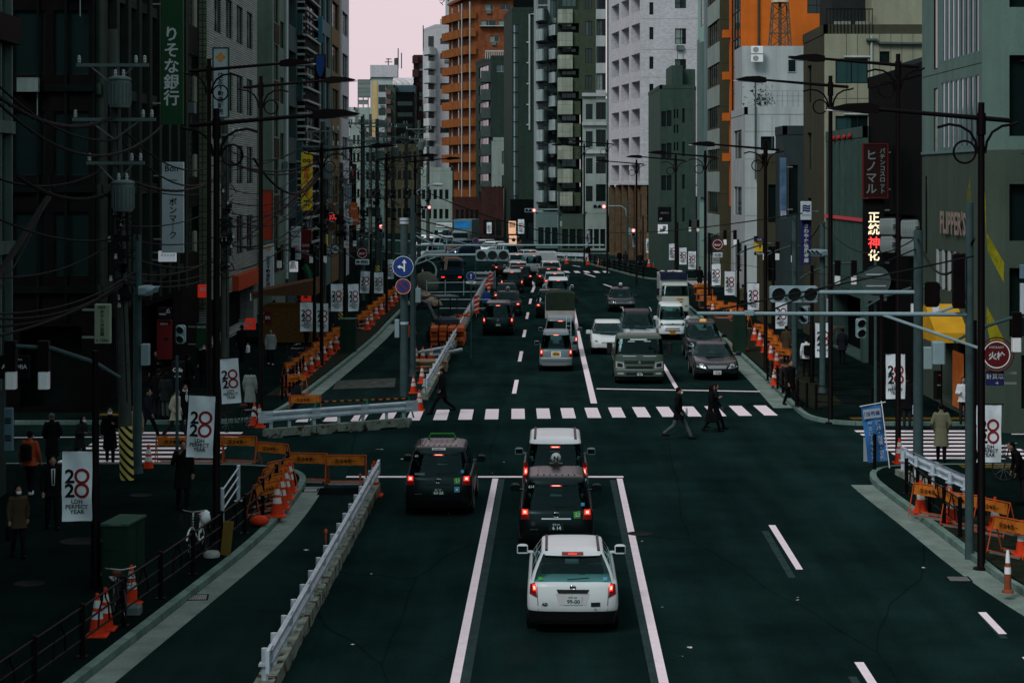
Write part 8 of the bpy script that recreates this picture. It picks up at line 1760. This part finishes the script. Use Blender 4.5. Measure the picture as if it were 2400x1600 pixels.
for l_,px,py,Z,pz in [('round maroon hydrant sign with white rim among the left banners',849,593,128,'消火栓'),('round maroon hydrant sign with white rim on the right pavement',1682,573,128,'消火栓'),('round maroon hydrant sign at the right edge by the cafe',2336,831,58,'火栓')]:
 t = thing('hydrant_sign',l_,'sign',(XW(px,Z),Z,HZ(py,Z))); r_ = .33 if Z > 100 else .42; b = MB(); b.disc(0,0,0,r_,24,0,0,.02); p = b.build('panel', SG['dkred'], t); b = MB(); b.disc(0,-.004,0,r_*.92,24,0,r_*.85); b.build('white_rim', WHT, p); b = MB(); b.tube([(r_*1.16*math.cos(.262*i),.02,r_*1.16*math.sin(.262*i)) for i in range(25)],.02,5,0,False); b.build('hoop', SG['dkred'], t); lettering(p,pz,.3,TX['w'],(0,-.008,-.03),fit=(r_*1.3,r_*.55),bold=.03)
 if Z < 100: lettering(p,'HYDRANT',.1,TX['w'],(0,-.008,r_*.5),fit=(r_*1.0,.1))
 b = MB(); b.tube([(-r_*1.2,.05,-HZ(py,Z)+KH),(-r_*1.2,.05,r_)],.035,6); b.build('post', POLE, t)
vs('white dentist sign under the left hydrant sign',833,865,608,620,127,'white',[('❶ 歯科','k',0,0,.85,.75)],mount=False)
vs('navy purchase-shop sign with white characters at the right edge',2310,2353,869,903,58.2,'navy',[('計買取','w',-.0,.15,.95,.5),('→','w',.1,-.32,.6,.2)],d=.06)
vs('tan vertical sign with curled emblem, left signs',769,786,476,541,130,'brown',[('つ堂','w',0,0,.7,.6,True)])
vs('lit message board with pink-red letters among the left signs',769,797,502,517,129,'black',[('って','glowr',-.15,.22,.5,.4),('ますワ','glowr',-.1,-.22,.6,.4)])
vs('blue vertical sign with white katakana far left',814,824,430,484,150,'ltblue',[('ティーイング','w',0,0,.7,.9,True)])
vs('orange-red sign, upper of two stepped ones',820,838,475,502,148,'orange',[('Tori','w',0,0,.7,.3)]); vs('orange-red sign, lower and wider of two stepped ones',822,843,503,527,147,'orange',[('Ebisu','w',0,0,.7,.3)])
vs('white estate sign with black characters by the orange signs',811,826,510,528,146.5,'white',[('不動','k',0,0,.7,.7,True)])
vs('yellow small vertical sign left of the coffee emblem',757,768,550,585,118,'yellow',[('カラオケ','k',0,0,.6,.9,True)])
vs('red capsule-shaped sign with a yellow triangle figure',706,729,668,707,107,'litr',[('▲','y',0,-.15,.5,.45)],d=.3)
vs('black vertical sign with white characters near the sky edge',812,826,345,400,186,'black',[('キャバレー','w',0,0,.4,.9,True)]); vs('tiny red sign under the black vertical sign',813,828,396,412,187,'red')
aw = thing('shop_awning','dark brown shop awning with warm lit produce beneath, left pavement','awning',(-11.6,106,2.6)); b = MB(); b.prism([(-1.6,0),(-1.6,.15),(1.6,.8),(1.6,.0)],-2.5,2.5,0,'y'); b.build('canopy', SG['brown'], aw); b = MB(); b.box(-1.2,1.4,-2,2,-2.4,-.6); b.build('lit_counter', mat('warm_stall',(.03,.022,.012),.7,emis=(1,.5,.15),estr=.006,var=.8,scale=9), aw)
b = MB(); b.box(-1.65,-1.6,-2.5,2.5,-.25,.12); b.build('white_edge', WHT, aw)
for l_,px,py,w_ in [('green shop flag fluttering above the left produce stall',720,643,24),('green shop flag lower by the left produce stall',694,690,20)]:
 b = MB(); Z = 108; x=XW(px,Z); z=HZ(py,Z); n=6
 b.add([(x+.25*i/n-.3+.1*j,Z+.06*math.sin(i+j),z+.35-.7*j/5+.35*i/n*.6) for j in range(6) for i in range(n+1)],[(j*(n+1)+i,j*(n+1)+i+1,(j+1)*(n+1)+i+1,(j+1)*(n+1)+i) for j in range(5) for i in range(n)],0,True); tag(b.build('shop_flag', mat('green_flag',(.02,.12,.06),.8,var=.3)), l_, 'flag')
vs('dark red framed vertical parlour sign with pale katakana',2024,2078,339,462,87.6,'maroon',[('ヒノマル','g',-.18,-.02,.48,.82,True),('パチンコスロット','g',.3,.0,.28,.86,True)],'dkred')
t = vs('black vertical light board with glowing kanji, one of them red',2022,2072,466,642,87.8,'black',[('正統','glow',.0,.17,.58,.30,True),('神','glowr',.0,-.08,.58,.16),('化','glow',0,-.25,.58,.15)],mount=True)
vs('navy and white vertical bank sign with a wing emblem',1877,1901,473,620,100,'navy',[('さわやか信用金庫','w',0,-.16,.5,.62,True)]); vs('white head panel with navy wing on the navy bank sign',1876.5,1901.5,472,515,99.7,'white',[('≋','n',0,.12,.7,.5),('SAWAYAKA','n',0,-.25,.8,.1)],mount=False)
vs('pale blue glossy tall sign with photo panel right of the beige block base',1828,1843,370,512,112,mat('blue_photo_panel',(.07,.13,.22),.4,var=.5,scale=1.5),[('▤','w',0,-.42,.8,.1)])
vs('dark vertical strip sign with pink characters on the teal building',1641,1653,307,365,194,'black',[('山手通り内科','glowr',0,0,.5,.9,True)])
vs('beige vertical clinic sign below the strip sign',1640,1647,427,486,193,'pale',[('クリニック','k',0,0,.6,.9,True)]); vs('white and pink small sign left of the beige clinic sign',1631,1638,436,460,192.5,'lit',[('━','r',0,-.35,.9,.2)])
vs('black square cafe sign board by the dark green block',1542,1573,485,520,184,'black',[('BISTRO','g',0,.1,.6,.15),('1F','w',-.3,-.3,.2,.15)],d=.5,mount=False); vs('white square picture panel under the black cafe board',1542,1565,526,547,184,'lit',[('▞','g',0,0,.7,.7)],mount=False)
vs('yellow estate sign with a large character and phone number',1768,1792,566,592,118,'yellow',[('不','k',0,.1,.6,.7)]); vs('dark strip with phone lettering under the yellow estate sign',1768,1800,590,598,117.8,'black',[('TEL03-37','w',0,0,.8,.6)],mount=False); vs('dark lit strip above the yellow estate sign',1768,1792,558,565,117.9,'navy',[('日大','w',0,0,.6,.7)],mount=False)
vs('white street sign under the right hydrant sign',1671,1693,592,603,127,'white',[('七田','k',0,0,.7,.8)],mount=False)
vs('blue portrait panel at the brick tower base',1529,1540,571,596,209,'ltblue',mount=False); vs('orange lit poster wall at the far shop, left of the rounded balconies',1192,1209,518,548,262,'litp',[('▤','k',0,.2,.8,.4)]); vs('vivid orange poster pair on the far shop at the bend',1193,1211,552,572,261,'litp',[('●','k',.1,0,.5,.6)])
vs('tiny lit red digits in the orange tower glass',1725,1737,483,492,157,'black',[('88','glowr',0,0,.9,.9)],mount=False); vs('pale window poster strip beside the awning of the cafe',2392,2400,664,735,66,'white',mount=False)
vs('blue pale box at the right edge over the cafe window',2391,2404,620,652,66,'ltblue',mount=False); vs('leaning cafe menu stand near the yellow awning',2190,2203,868,935,72.5,'black',[('▬','r',.1,.35,.5,.08),('MENU','w',0,0,.7,.1)],rz=R(20),name='menu_stand',mount=False,cat='sign')
b = MB()
LANT = mat('paper_lantern',(.22,.27,.27),.8,var=.12,brick=(3,.045,.006,0)); LT = {}
n_ = 0
for (l,r,y,k,zz) in [(2066,2098,531,7,84.5),(2116,2150,536,6,84.5),(2068,2096,573,6,84.6),(2116,2148,580,6,84.6)]:
 for i in range(k):
  px = lerp(l+3,r-3,i/(k-1)); t = thing('paper_lantern',f"{NTH[i]} white paper lantern from the left in the {'upper' if y<560 else 'lower'} row, {'left' if l<2100 else 'right'} of the dark pole",'lantern',(15.88,15.88*F/(px-1200),HZ(y,15.88*F/(px-1200))),0,'white paper lanterns on the dark facade')
  if not LT:
   b = MB(); b.lathe([(.05,-.36),(.11,-.33),(.15,-.2),(.16,0),(.15,.2),(.11,.33),(.05,.36)],14); LT['b'] = b.mesh('shade', LANT); b = MB(); b.lathe([(.06,.361),(.1,.365),(.1,.40),(.06,.41)],10); LT['c'] = b.mesh('cap', INK)
   v_,f_,w_,h_ = text_mesh('祭', .2, bold=.03); b = MB(); b.add([(p[0],-.205,p[2]) for p in v_], f_); LT['t'] = b.mesh('lettering', INK)
  q = obj('shade', LT['b'], t); obj('cap', LT['c'], t); obj('lettering', LT['t'], q)
def rusty():
 m = CONC; n,l = m.node_tree.nodes,m.node_tree.links; p = n["Principled BSDF"]; src = p.inputs['Base Color'].links[0].from_socket; t = n.new("ShaderNodeTexCoord"); z = n.new("ShaderNodeTexNoise"); z.inputs['Scale'].default_value = 3.2; z.inputs['Detail'].default_value = 8; z.inputs['Roughness'].default_value = .7; l.new(t.outputs['Object'],z.inputs[0])
 r = n.new("ShaderNodeMapRange"); r.inputs[1].default_value = .52; r.inputs[2].default_value = .57; l.new(z.outputs[0],r.inputs[0]); x = n.new("ShaderNodeMix"); x.data_type='RGBA'; l.new(r.outputs[0],x.inputs[0]); l.new(src,x.inputs[6]); x.inputs[7].default_value = (.05,.03,.02,1); l.new(x.outputs[2],p.inputs['Base Color'])
rusty()
PEND = []
CL = {k: mat('cloth_'+k, c, .9, spec=.03, var=.15, scale=5) for k, c in dict(black=(.006,.006,.007),navy=(.010,.012,.018),charcoal=(.016,.018,.02),grey=(.07,.085,.085),ltgrey=(.19,.23,.22),cream=(.36,.35,.27),khaki=(.13,.135,.085),white=(.50,.54,.58),orange=(.28,.05,.025),olive=(.05,.052,.03),brown=(.05,.035,.022),blue=(.02,.06,.22),tan=(.20,.17,.12)).items()}
SHOE = mat('dark_shoes',(.007,.007,.008),.6,var=.1); SHW = mat('white_shoes',(.4,.42,.43),.6,var=.1); MASK = mat('white_face_mask',(.60,.64,.66),.8,var=.05)
def caps(b, p, q, r0, r1, n=10):
 p, q = Vector(p), Vector(q); b.tube([p,q],[r0,r1],n); b.ell(p,r0,r0,r0,n,0,6); b.ell(q,r1,r1,r1,n,0,6)
def blob(name, b, m, parent, vox):
 o = b.build(name, m, parent); md = o.modifiers.new('remesh','REMESH'); md.mode = 'VOXEL'; md.voxel_size = vox; md.use_smooth_shade = True
 s = o.modifiers.new('smooth','SMOOTH'); s.factor = .5; s.iterations = 3; PEND.append(o); return o
def person(label, px, py, Z=None, face=0., h=1.70, coat='black', legs='charcoal', coatlen=.55, stride=.0, arms='walk', hairlen=.0, mask=False, shoes=None, skirt=None, hat=None, crouch=False, bag=None, vox=.022, scarf=False, shirt=None, pack=None, z=0., bend=0.):
 """face: heading in degrees, 0 = towards the camera (-y), 90 = to the right (+x)"""
 if Z is None: g = G(px,py,z)
 else: g = Vector((XW(px,Z),Z,z))
 t = thing('person', label, 'person', g, R(face)); s = h/1.70; V = lambda x,y,zz: Vector((x*s,y*s,zz*s))
 st = stride; hipz = .90-(.05*st); kn = .48; feet = []; hips = V(0,0,hipz)
 leg = []
 for sd, k in ((1,1),(-1,-1)):
  a = k*st*.42
  hip = V(sd*.085,0,hipz); knee = V(sd*.09,-math.sin(a)*.43-(.05 if st else .0),hipz-math.cos(a)*.42)
  b_ = a-(.35*st if a < 0 else .05*st); ank = knee+V(0,-math.sin(b_)*.42,-math.cos(b_)*.40)
  if crouch: knee = V(sd*.13,-.38,.46); hip = V(sd*.09,.02,.36); ank = V(sd*.1,-.12,.08)
  leg.append((hip,knee,ank))
 dz = min(l[2].z for l in leg)-.075*s; leg = [tuple(p-Vector((0,0,dz)) for p in l) for l in leg]
 hz = leg[0][0].z; up = Vector((0,-math.sin(R(bend)),math.cos(R(bend)))); base = Vector((0,0,hz)); at = lambda zz, x=0, y=0: base+up*(zz*s)+Vector((x*s,y*s,0))
 sh = .50; neck = at(.56); headc = at(.69,0,-.03)
 ARM = []
 for sd in (1,-1):
  S_ = at(sh,sd*.185,.0); sw = -sd*st*.5 if arms == 'walk' else .05
  if arms == 'walk': el = S_+V(sd*.05,-math.sin(sw)*.27+.02,-.27); ha = el+V(-sd*.0,-math.sin(sw)*.24-.06,-.23)
  elif arms == 'pockets': el = S_+V(sd*.08,.05,-.27); ha = el+V(-sd*.06,-.12,-.17)
  elif arms == 'front' or (arms == 'phone' and sd > 0): el = S_+V(sd*.05,-.02,-.27); ha = el+V(-sd*.12,-.22,.02 if arms == 'front' else .10)
  elif arms == 'mouth' and sd < 0: el = S_+V(sd*.08,-.10,-.24); ha = el+V(-sd*.14,-.14,.24)
  else: el = S_+V(sd*.05,.01,-.27); ha = el+V(0,-.05,-.24)
  ARM.append((S_,el,ha,sd))
 b = MB(); b.ell(headc,.077*s,.095*s,.115*s,14,0,10); b.ell(headc+V(0,-.045,-.06),.05*s,.05*s,.055*s,10); caps(b,at(.44),headc+V(0,.015,-.05),.048*s,.047*s); caps(b,at(.08),at(.42),.085*s,.08*s); caps(b,at(.45,.12),at(.45,-.12),.045*s,.045*s)
 b.ell(headc+V(0,-.10,-.015),.013*s,.022*s,.022*s,8);
 for sd in (1,-1): b.ell(headc+V(sd*.08,.005,-.01),.014*s,.024*s,.034*s,8)
 for (H_,K_,A_) in leg: caps(b,H_,K_,.075*s,.05*s); caps(b,K_,A_,.05*s,.036*s)
 for (S_,E_,Hd,sd) in ARM:
  caps(b,S_,E_,.045*s,.037*s); caps(b,E_,Hd,.036*s,.026*s); d = (Hd-E_).normalized(); b.ell(Hd+d*.045*s,.034*s,.026*s,.05*s,10)
  sx = d.cross(Vector((0,1,0))); sx = sx.normalized() if sx.length > .1 else Vector((1,0,0))
  for k in range(4): f0 = Hd+d*.07*s+sx*((k-1.5)*.019*s); b.tube([f0,f0+d*.045*s,f0+d*(.078-.008*abs(k-1.2))*s+Vector((0,-.014*s,0))],.0115*s,6)
  b.tube([Hd+d*.03*s+sx*.03*s,Hd+d*.065*s+sx*.052*s+Vector((0,-.012*s,0))],.0125*s,6)
 bd = blob('body', b, SKIN, t, min(vox,.016))
 for sd in (1,-1): e = MB(); e.ell(headc+V(sd*.031,-.086,.012),.011*s,.008*s,.007*s,8); e.build('eye', INK, t)
 e = MB(); e.ell(headc+V(0,-.094,-.06),.024*s,.008*s,.006*s,8); e.build('mouth', DRED if not mask else SKIN, t)
 if mask: e = MB(); e.ell(headc+V(0,-.072,-.047),.064*s,.045*s,.052*s,14); e.build('face_mask', MASK, t)
 if skirt:
  e = MB(); e.lathe([(.15*s,hz+.05*s),(.17*s,hz-.1*s),(.24*s,hz-skirt*s),(.235*s,hz-skirt*s+.01)],16); e.v = [(x,y*(.8+.5*st*(hz-zz)/.6),zz) for x,y,zz in e.v]; e.build('skirt', CL[legs], t)
  e = MB()
  for (H_,K_,A_) in leg: caps(e,K_,A_,.055*s,.045*s)
  blob('boots', e, CL['black'], t, vox)
 else:
  e = MB()
  for (H_,K_,A_) in leg: caps(e,H_,K_,.09*s,.068*s); caps(e,K_,A_+V(0,0,.03),.066*s,.055*s)
  caps(e,at(.0,.05),at(.0,-.05),.11*s,.11*s); blob('trousers', e, CL[legs], t, vox)
 for (H_,K_,A_) in leg:
  e = MB(); d = Vector((0,-1,0)); e.ell(A_+V(0,-.055,-.035),.045*s,.135*s,.042*s,12); e.ell(A_+V(0,.02,-.02),.045*s,.06*s,.055*s,10); e.build('shoe', shoes or SHOE, t)
 e = MB(); cl_ = coatlen; prof = [(sh+.045,.10,.085),(sh,.20,.115),(.32,.185,.125),(.12,.165,.12),(0,.185,.135)]+([(-cl_*.55,.205,.15),(-cl_,.225,.165)] if cl_ > .05 else [])
 vs_ = []; n = 16
 for zz,rx,ry in prof:
  c = at(zz) if zz > 0 else base+Vector((0,0,zz*s))
  for k in range(n): q = 2*math.pi*k/n; cx, cy = math.cos(q), math.sin(q); vs_.append((c.x+rx*s*math.copysign(abs(cx)**.8,cx),c.y+ry*s*math.copysign(abs(cy)**.8,cy)*(1+.8*st*max(0,-zz)),c.z))
 m = len(prof); e.add(vs_, [(i*n+k,(i+1)*n+k,(i+1)*n+(k+1)%n,i*n+(k+1)%n) for i in range(m-1) for k in range(n)]+[tuple(range(n)),tuple(range((m-1)*n+n-1,(m-1)*n-1,-1))])
 for (S_,E_,Hd,sd) in ARM: caps(e,S_-V(sd*.02,0,.01),E_,.075*s,.062*s); caps(e,E_,lerp(E_,Hd,.88),.06*s,.05*s)
 e.ell(at(.43),.16*s,.115*s,.13*s,14); caps(e,at(sh+.0),at(sh+.075),.095*s,.072*s); blob('coat', e, CL[coat], t, vox)
 if shirt:
  e = MB(); p = at(.36,0,-.125); e.prism([(-.05*s,.16*s),(.05*s,.16*s),(.03*s,-.22*s),(-.03*s,-.22*s)],-.02,.0,0,'y'); e.v = [(x+p.x,y+p.y,zz+p.z) for x,y,zz in e.v]; e.build('shirt', CL[shirt], t); e = MB(); e.prism([(-.016*s,.14*s),(.016*s,.14*s),(.022*s,-.2*s),(-.022*s,-.2*s)],-.03,-.021,0,'y'); e.v = [(x+p.x,y+p.y,zz+p.z) for x,y,zz in e.v]; e.build('tie', CL['navy'], t)
 if scarf: e = MB(); e.lathe([(.07*s,0),(.10*s,.03*s),(.09*s,.09*s),(.06*s,.11*s)],14,at(sh+.03)); e.ell(at(.36,.04,-.15),.05*s,.03*s,.17*s,10); e.build('scarf', CL['white'], t)
 e = MB();
 if hat: e.ell(headc+V(0,.012,.045),.096*s,.11*s,.085*s,14); e.build('knit_hat', CL[hat], t)
 else:
  e.ell(headc+V(0,.022,.03),.089*s,.098*s,.103*s,14,0,9)
  if hairlen: caps(e,headc+V(0,.05,0),headc+V(0,.065,-hairlen),.085*s,.07*s); caps(e,headc+V(.055,.0,0),headc+V(.06,.02,-hairlen*.8),.04*s,.035*s); caps(e,headc+V(-.055,.0,0),headc+V(-.06,.02,-hairlen*.8),.04*s,.035*s)
  blob('hair', e, HAIR, t, .018)
 if pack: e = MB(); c = at(.28,0,.20); e.bbox(c.x-.15*s,c.x+.15*s,c.y-.07*s,c.y+.09*s,c.z-.22*s,c.z+.2*s,.05); tag(e.build('backpack', CL[pack], None, g, R(face)), pack+' backpack worn by the '+' '.join(label.split()[:9]), 'backpack')
 if bag:
  S_,E_,Hd,sd = ARM[1]; e = MB(); w_ = .17*s; c = Hd+V(0,0,-.28); e.bbox(c.x-.06*s,c.x+.06*s,c.y-w_,c.y+w_,c.z-.18*s,c.z+.14*s,.03); e.tube([c+V(0,-.1,.13),Hd+V(0,0,-.03),c+V(0,.1,.13)],.009,5); tag(e.build('hand_bag', CL[bag[0]], None, g, R(face)), bag[1], 'bag')
 return t
person('man in a dark coat and white mask striding left over the crossing',1036,970,face=-80,h=1.72,coat='black',legs='black',coatlen=.22,stride=1.1,mask=True,arms='pockets',vox=.016)
person('man in black jacket and grey trousers with a mask striding right',1590,1029,face=82,h=1.76,coat='black',legs='grey',coatlen=.18,stride=1.05,mask=True,arms='pockets',vox=.016)
p_ = G(1590,1029); b = MB(); b.lathe([(.0,0),(.03,.01),(.035,.02),(.035,.18),(.015,.22),(.015,.25)],10); tag(b.build('water_bottle', mat('clear_bottle',(.30,.36,.38),.2,var=.1),None,(p_.x+.26,p_.y-.1,.80)),'small clear bottle held by the man in black jacket striding right','bottle')
person('woman in long black coat and boots looking at a phone on the crossing',1668,1012,face=85,h=1.62,coat='black',legs='black',coatlen=.28,skirt=.5,stride=.7,arms='phone',hairlen=.12,bag=('black','black handbag of the woman in the long coat on the crossing'),vox=.016)
person('woman in black walking just behind the one with the phone',1676,1006,face=80,h=1.58,coat='navy',legs='black',coatlen=.5,stride=.8,hairlen=.1)
person('man in a khaki trench coat seen from behind at the right crossing',2206,1082,face=168,h=1.75,coat='khaki',legs='black',coatlen=.42,stride=.4,arms='pockets',bend=3,vox=.016)
person('young woman in a white T-shirt with a cross strap by the lit doorway',2258,994,z=KH,face=-10,h=1.60,coat='white',legs='charcoal',coatlen=.08,arms='front',hairlen=.16,vox=.016)
person('man in black walking behind the right pipe fence',1852,952,z=KH,face=30,h=1.72,coat='black',legs='black',coatlen=.2,stride=.6)
person('person in a white padded jacket seen from behind on the right pavement',1890,882,z=KH,face=180,h=1.66,coat='white',legs='black',coatlen=.12,stride=.3,pack='black')
person('rider in blue jacket on the right pavement seen from behind',1974,852,z=KH,face=175,h=1.6,coat='navy',legs='black',coatlen=.25,stride=.2)
person('dark-clad person waiting behind the right corner banner',2126,1000,z=KH,face=170,h=1.72,coat='black',legs='charcoal',coatlen=.3,bag=('white','white plastic bag held by the person behind the right corner banner'))
person('seated dark figure cut by the right edge of the picture',2398,1180,z=KH,face=-90,h=1.65,coat='black',legs='charcoal',coatlen=.2,bend=25)
person('person in dark jacket beside the right grey signal pole',1843,848,z=KH,face=150,h=1.65,coat='brown',legs='black',coatlen=.3)
person('man in dark padded jacket standing right of the split banner',1741,730,z=KH,face=160,h=1.72,coat='olive',legs='black',coatlen=.2); person('distant pedestrian in black by the right far zebra',1640,676,z=KH,face=170,coat='black',coatlen=.4,stride=.3)
person('man in dark overcoat with hand at his mouth on the near left pavement',428,1192,z=KH,face=18,h=1.74,coat='black',legs='black',coatlen=.38,arms='mouth',stride=.35,bend=4,vox=.016)
person('man in dark suit with white shirt and tie behind the nearest banner',122,1238,z=KH,face=22,h=1.74,coat='black',legs='black',coatlen=.14,shirt='white',arms='walk',stride=.35,bend=3,vox=.016)
person('person in an orange and dark jacket walking away at the left',70,1160,z=KH,face=165,h=1.7,coat='orange',legs='black',coatlen=.1,stride=.4,pack='black',shoes=SHW)
person('masked woman with a big dark tote at the lower left edge',42,1304,z=KH,face=25,h=1.58,coat='brown',legs='black',coatlen=.2,stride=.4,mask=True,hairlen=.1,bag=('black','large dark tote bag of the masked woman at the lower left'),vox=.016)
person('woman in a grey knitted hat and long dark coat near the left zebra',122,1098,z=0,face=200,h=1.62,coat='black',legs='black',coatlen=.5,hat='grey',stride=.4,bend=5,arms='pockets')
person('masked person in black crossing the left zebra towards us',258,1084,face=10,h=1.68,coat='black',legs='black',coatlen=.45,mask=True,arms='phone',stride=.55,bend=7)
person('masked person walking behind the nearest banner on the left zebra',186,1090,face=55,h=1.5,coat='charcoal',legs='black',coatlen=.3,mask=True,hairlen=.1,stride=.6,arms='front',bend=12); person('masked person half behind the striped utility pole',316,1072,face=15,h=1.66,coat='tan',legs='black',coatlen=.2,mask=True)
person('man in a cream jacket striding right over the left zebra',412,1030,face=70,h=1.72,coat='cream',legs='charcoal',coatlen=.2,stride=.95,arms='pockets',vox=.018)
person('woman in black with a white scarf behind the cream jacket man',434,1012,face=15,h=1.60,coat='black',legs='black',coatlen=.25,scarf=True,hairlen=.05)
person('person in black with white shoes hurrying off behind the grey pole',346,1028,face=75,h=1.68,coat='navy',legs='black',coatlen=.2,stride=.9,shoes=SHW)
person('dark-clad man of the pair left of the cream jacket man',370,978,z=KH,face=165,coat='black',legs='charcoal',coatlen=.25); person('woman in chequered trousers of the pair left of the cream jacket man',388,980,z=KH,face=165,h=1.6,coat='charcoal',legs='grey',coatlen=.25,hairlen=.1)
person('woman in a pale grey coat seen from behind by the far left lamp',586,968,z=KH,face=170,h=1.6,coat='ltgrey',legs='black',coatlen=.48,hairlen=.08,vox=.018)
person('man in a black overcoat reading a phone before the left cafe posters',364,926,z=KH,face=10,coat='black',legs='black',coatlen=.4,arms='phone'); person('masked person in dark clothes left of the near left lamp',478,905,z=KH,face=0,coat='black',legs='black',coatlen=.25,mask=True)
person('person with a diagonal white strap behind the cream jacket man',440,935,z=KH,face=160,coat='black',legs='black',coatlen=.2); person('person in black walking away beside the near left lamp pole',567,848,z=KH,face=170,coat='black',legs='black',coatlen=.3,stride=.4,bag=('white','white shopping bag carried on the left pavement near the lamp'))
person('person in a pale patterned jacket walking towards us on the left pavement',634,855,z=KH,face=10,h=1.62,coat='ltgrey',legs='black',coatlen=.15,stride=.4,hairlen=.06,shoes=SHW)
for px,py,c_,l_ in [(622,790,'olive','person in olive behind the patterned jacket on the left pavement'),(642,775,'black','person in black under the estate sign'),(697,790,'black','man in black walking behind the first capsule-sign banner'),(770,798,'navy','man in navy suit walking towards us between the left banners'),(718,806,'black','person whose legs show below the capsule-sign banner'),(885,655,'black','tall dark person near the distant left hydrant sign'),(900,650,'charcoal','second dark person near the distant left hydrant sign')]:
 person(l_,px,py,z=KH,face=170 if c_ == 'black' else 5,coat=c_,legs='black',coatlen=.2,stride=.4,vox=.026)
person('worker in navy crouching by the left barricades behind the white guardrail',684,962,z=KH,face=120,h=1.7,coat='navy',legs='navy',coatlen=.05,crouch=True,bend=25,arms='front')
person('rider in a bright blue jacket between the guardrail and the queue',1140,738,face=175,h=1.7,coat='blue',legs='black',coatlen=.15,stride=.2)
for i,(px,py) in enumerate([(1452,628),(1466,630),(1500,634),(1378,612),(1220,596),(1165,585)]): person(['pedestrian by the brick tower base','second pedestrian by the brick tower base','pedestrian by the far right fence','person near the far green shopfront','person before the orange-lit far shop','person at the far bend beside the shopfronts'][i],px,py,face=170 if i%2 else 20,coat=['black','charcoal','navy','black','brown','black'][i],legs='black',coatlen=.25,vox=.03)
dg = bpy.context.evaluated_depsgraph_get()
for o in PEND:
 me = bpy.data.meshes.new_from_object(o.evaluated_get(dg)); old = o.data; ml = list(old.materials); o.modifiers.clear(); o.data = me; me.name = o.name.split('.')[0]
 if not me.materials:
  for m in ml: me.materials.append(m)
for px,Z,z0,h_,l_ in [(1588,192,HZ(160,192),2.2,'thin antenna on the stepped roof of the dark green block'),(1840,144,17.9,1.6,'bent television antenna on the pale rooftop'),(2100,108,15.9,1.4,'small antenna on the beige block roof'),(1165,322,HZ(138,322),4,'antenna on the dark green tiled block')]:
 b = MB(); b.tube([(0,0,0),(0,0,h_)],.03,5)
 for k in range(5): b.tube([(-.45+.04*k,0,h_-.1-.12*k),(.45-.04*k,0,h_-.1-.12*k)],.012,4)
 tag(b.build('antenna', SIGNBACK, None, (XW(px,Z),Z,z0)), l_, 'antenna')
for i,(px,py) in enumerate([(700,873),(712,861),(560,1010),(1960,812)]): p = G(px,py,KH); bicycle(p.x,p.y,R(20+60*i),['dark bicycle behind the left pipe fence','second dark bicycle behind the left pipe fence','dark bicycle parked by the far left corner lamp','dark bicycle parked on the right pavement before the corrugated hall'][i],MATS['dark_bike'])
for l_,q in [('road_patch',[(1190,1500),(1260,1500),(1258,1560),(1180,1560)]),('road_patch',[(1900,1040),(1985,1040),(2010,1062),(1918,1062)]),('road_patch',[(1240,1010),(1258,1010),(1262,1040),(1240,1040)])]: sheet(l_, gq(*q), .0028, m_asphalt('old_patch',(.0085,.017,.0165),.1))
p = G(1500,1250); b = MB(); b.lathe([(.31,0),(.31,.006),(.27,.009),(.26,.006),(.01,.007)],24); tag(b.build('manhole_cover', IRON, None, (p.x,p.y,.001)),'dark manhole cover on the open road right of the white estate car','manhole')
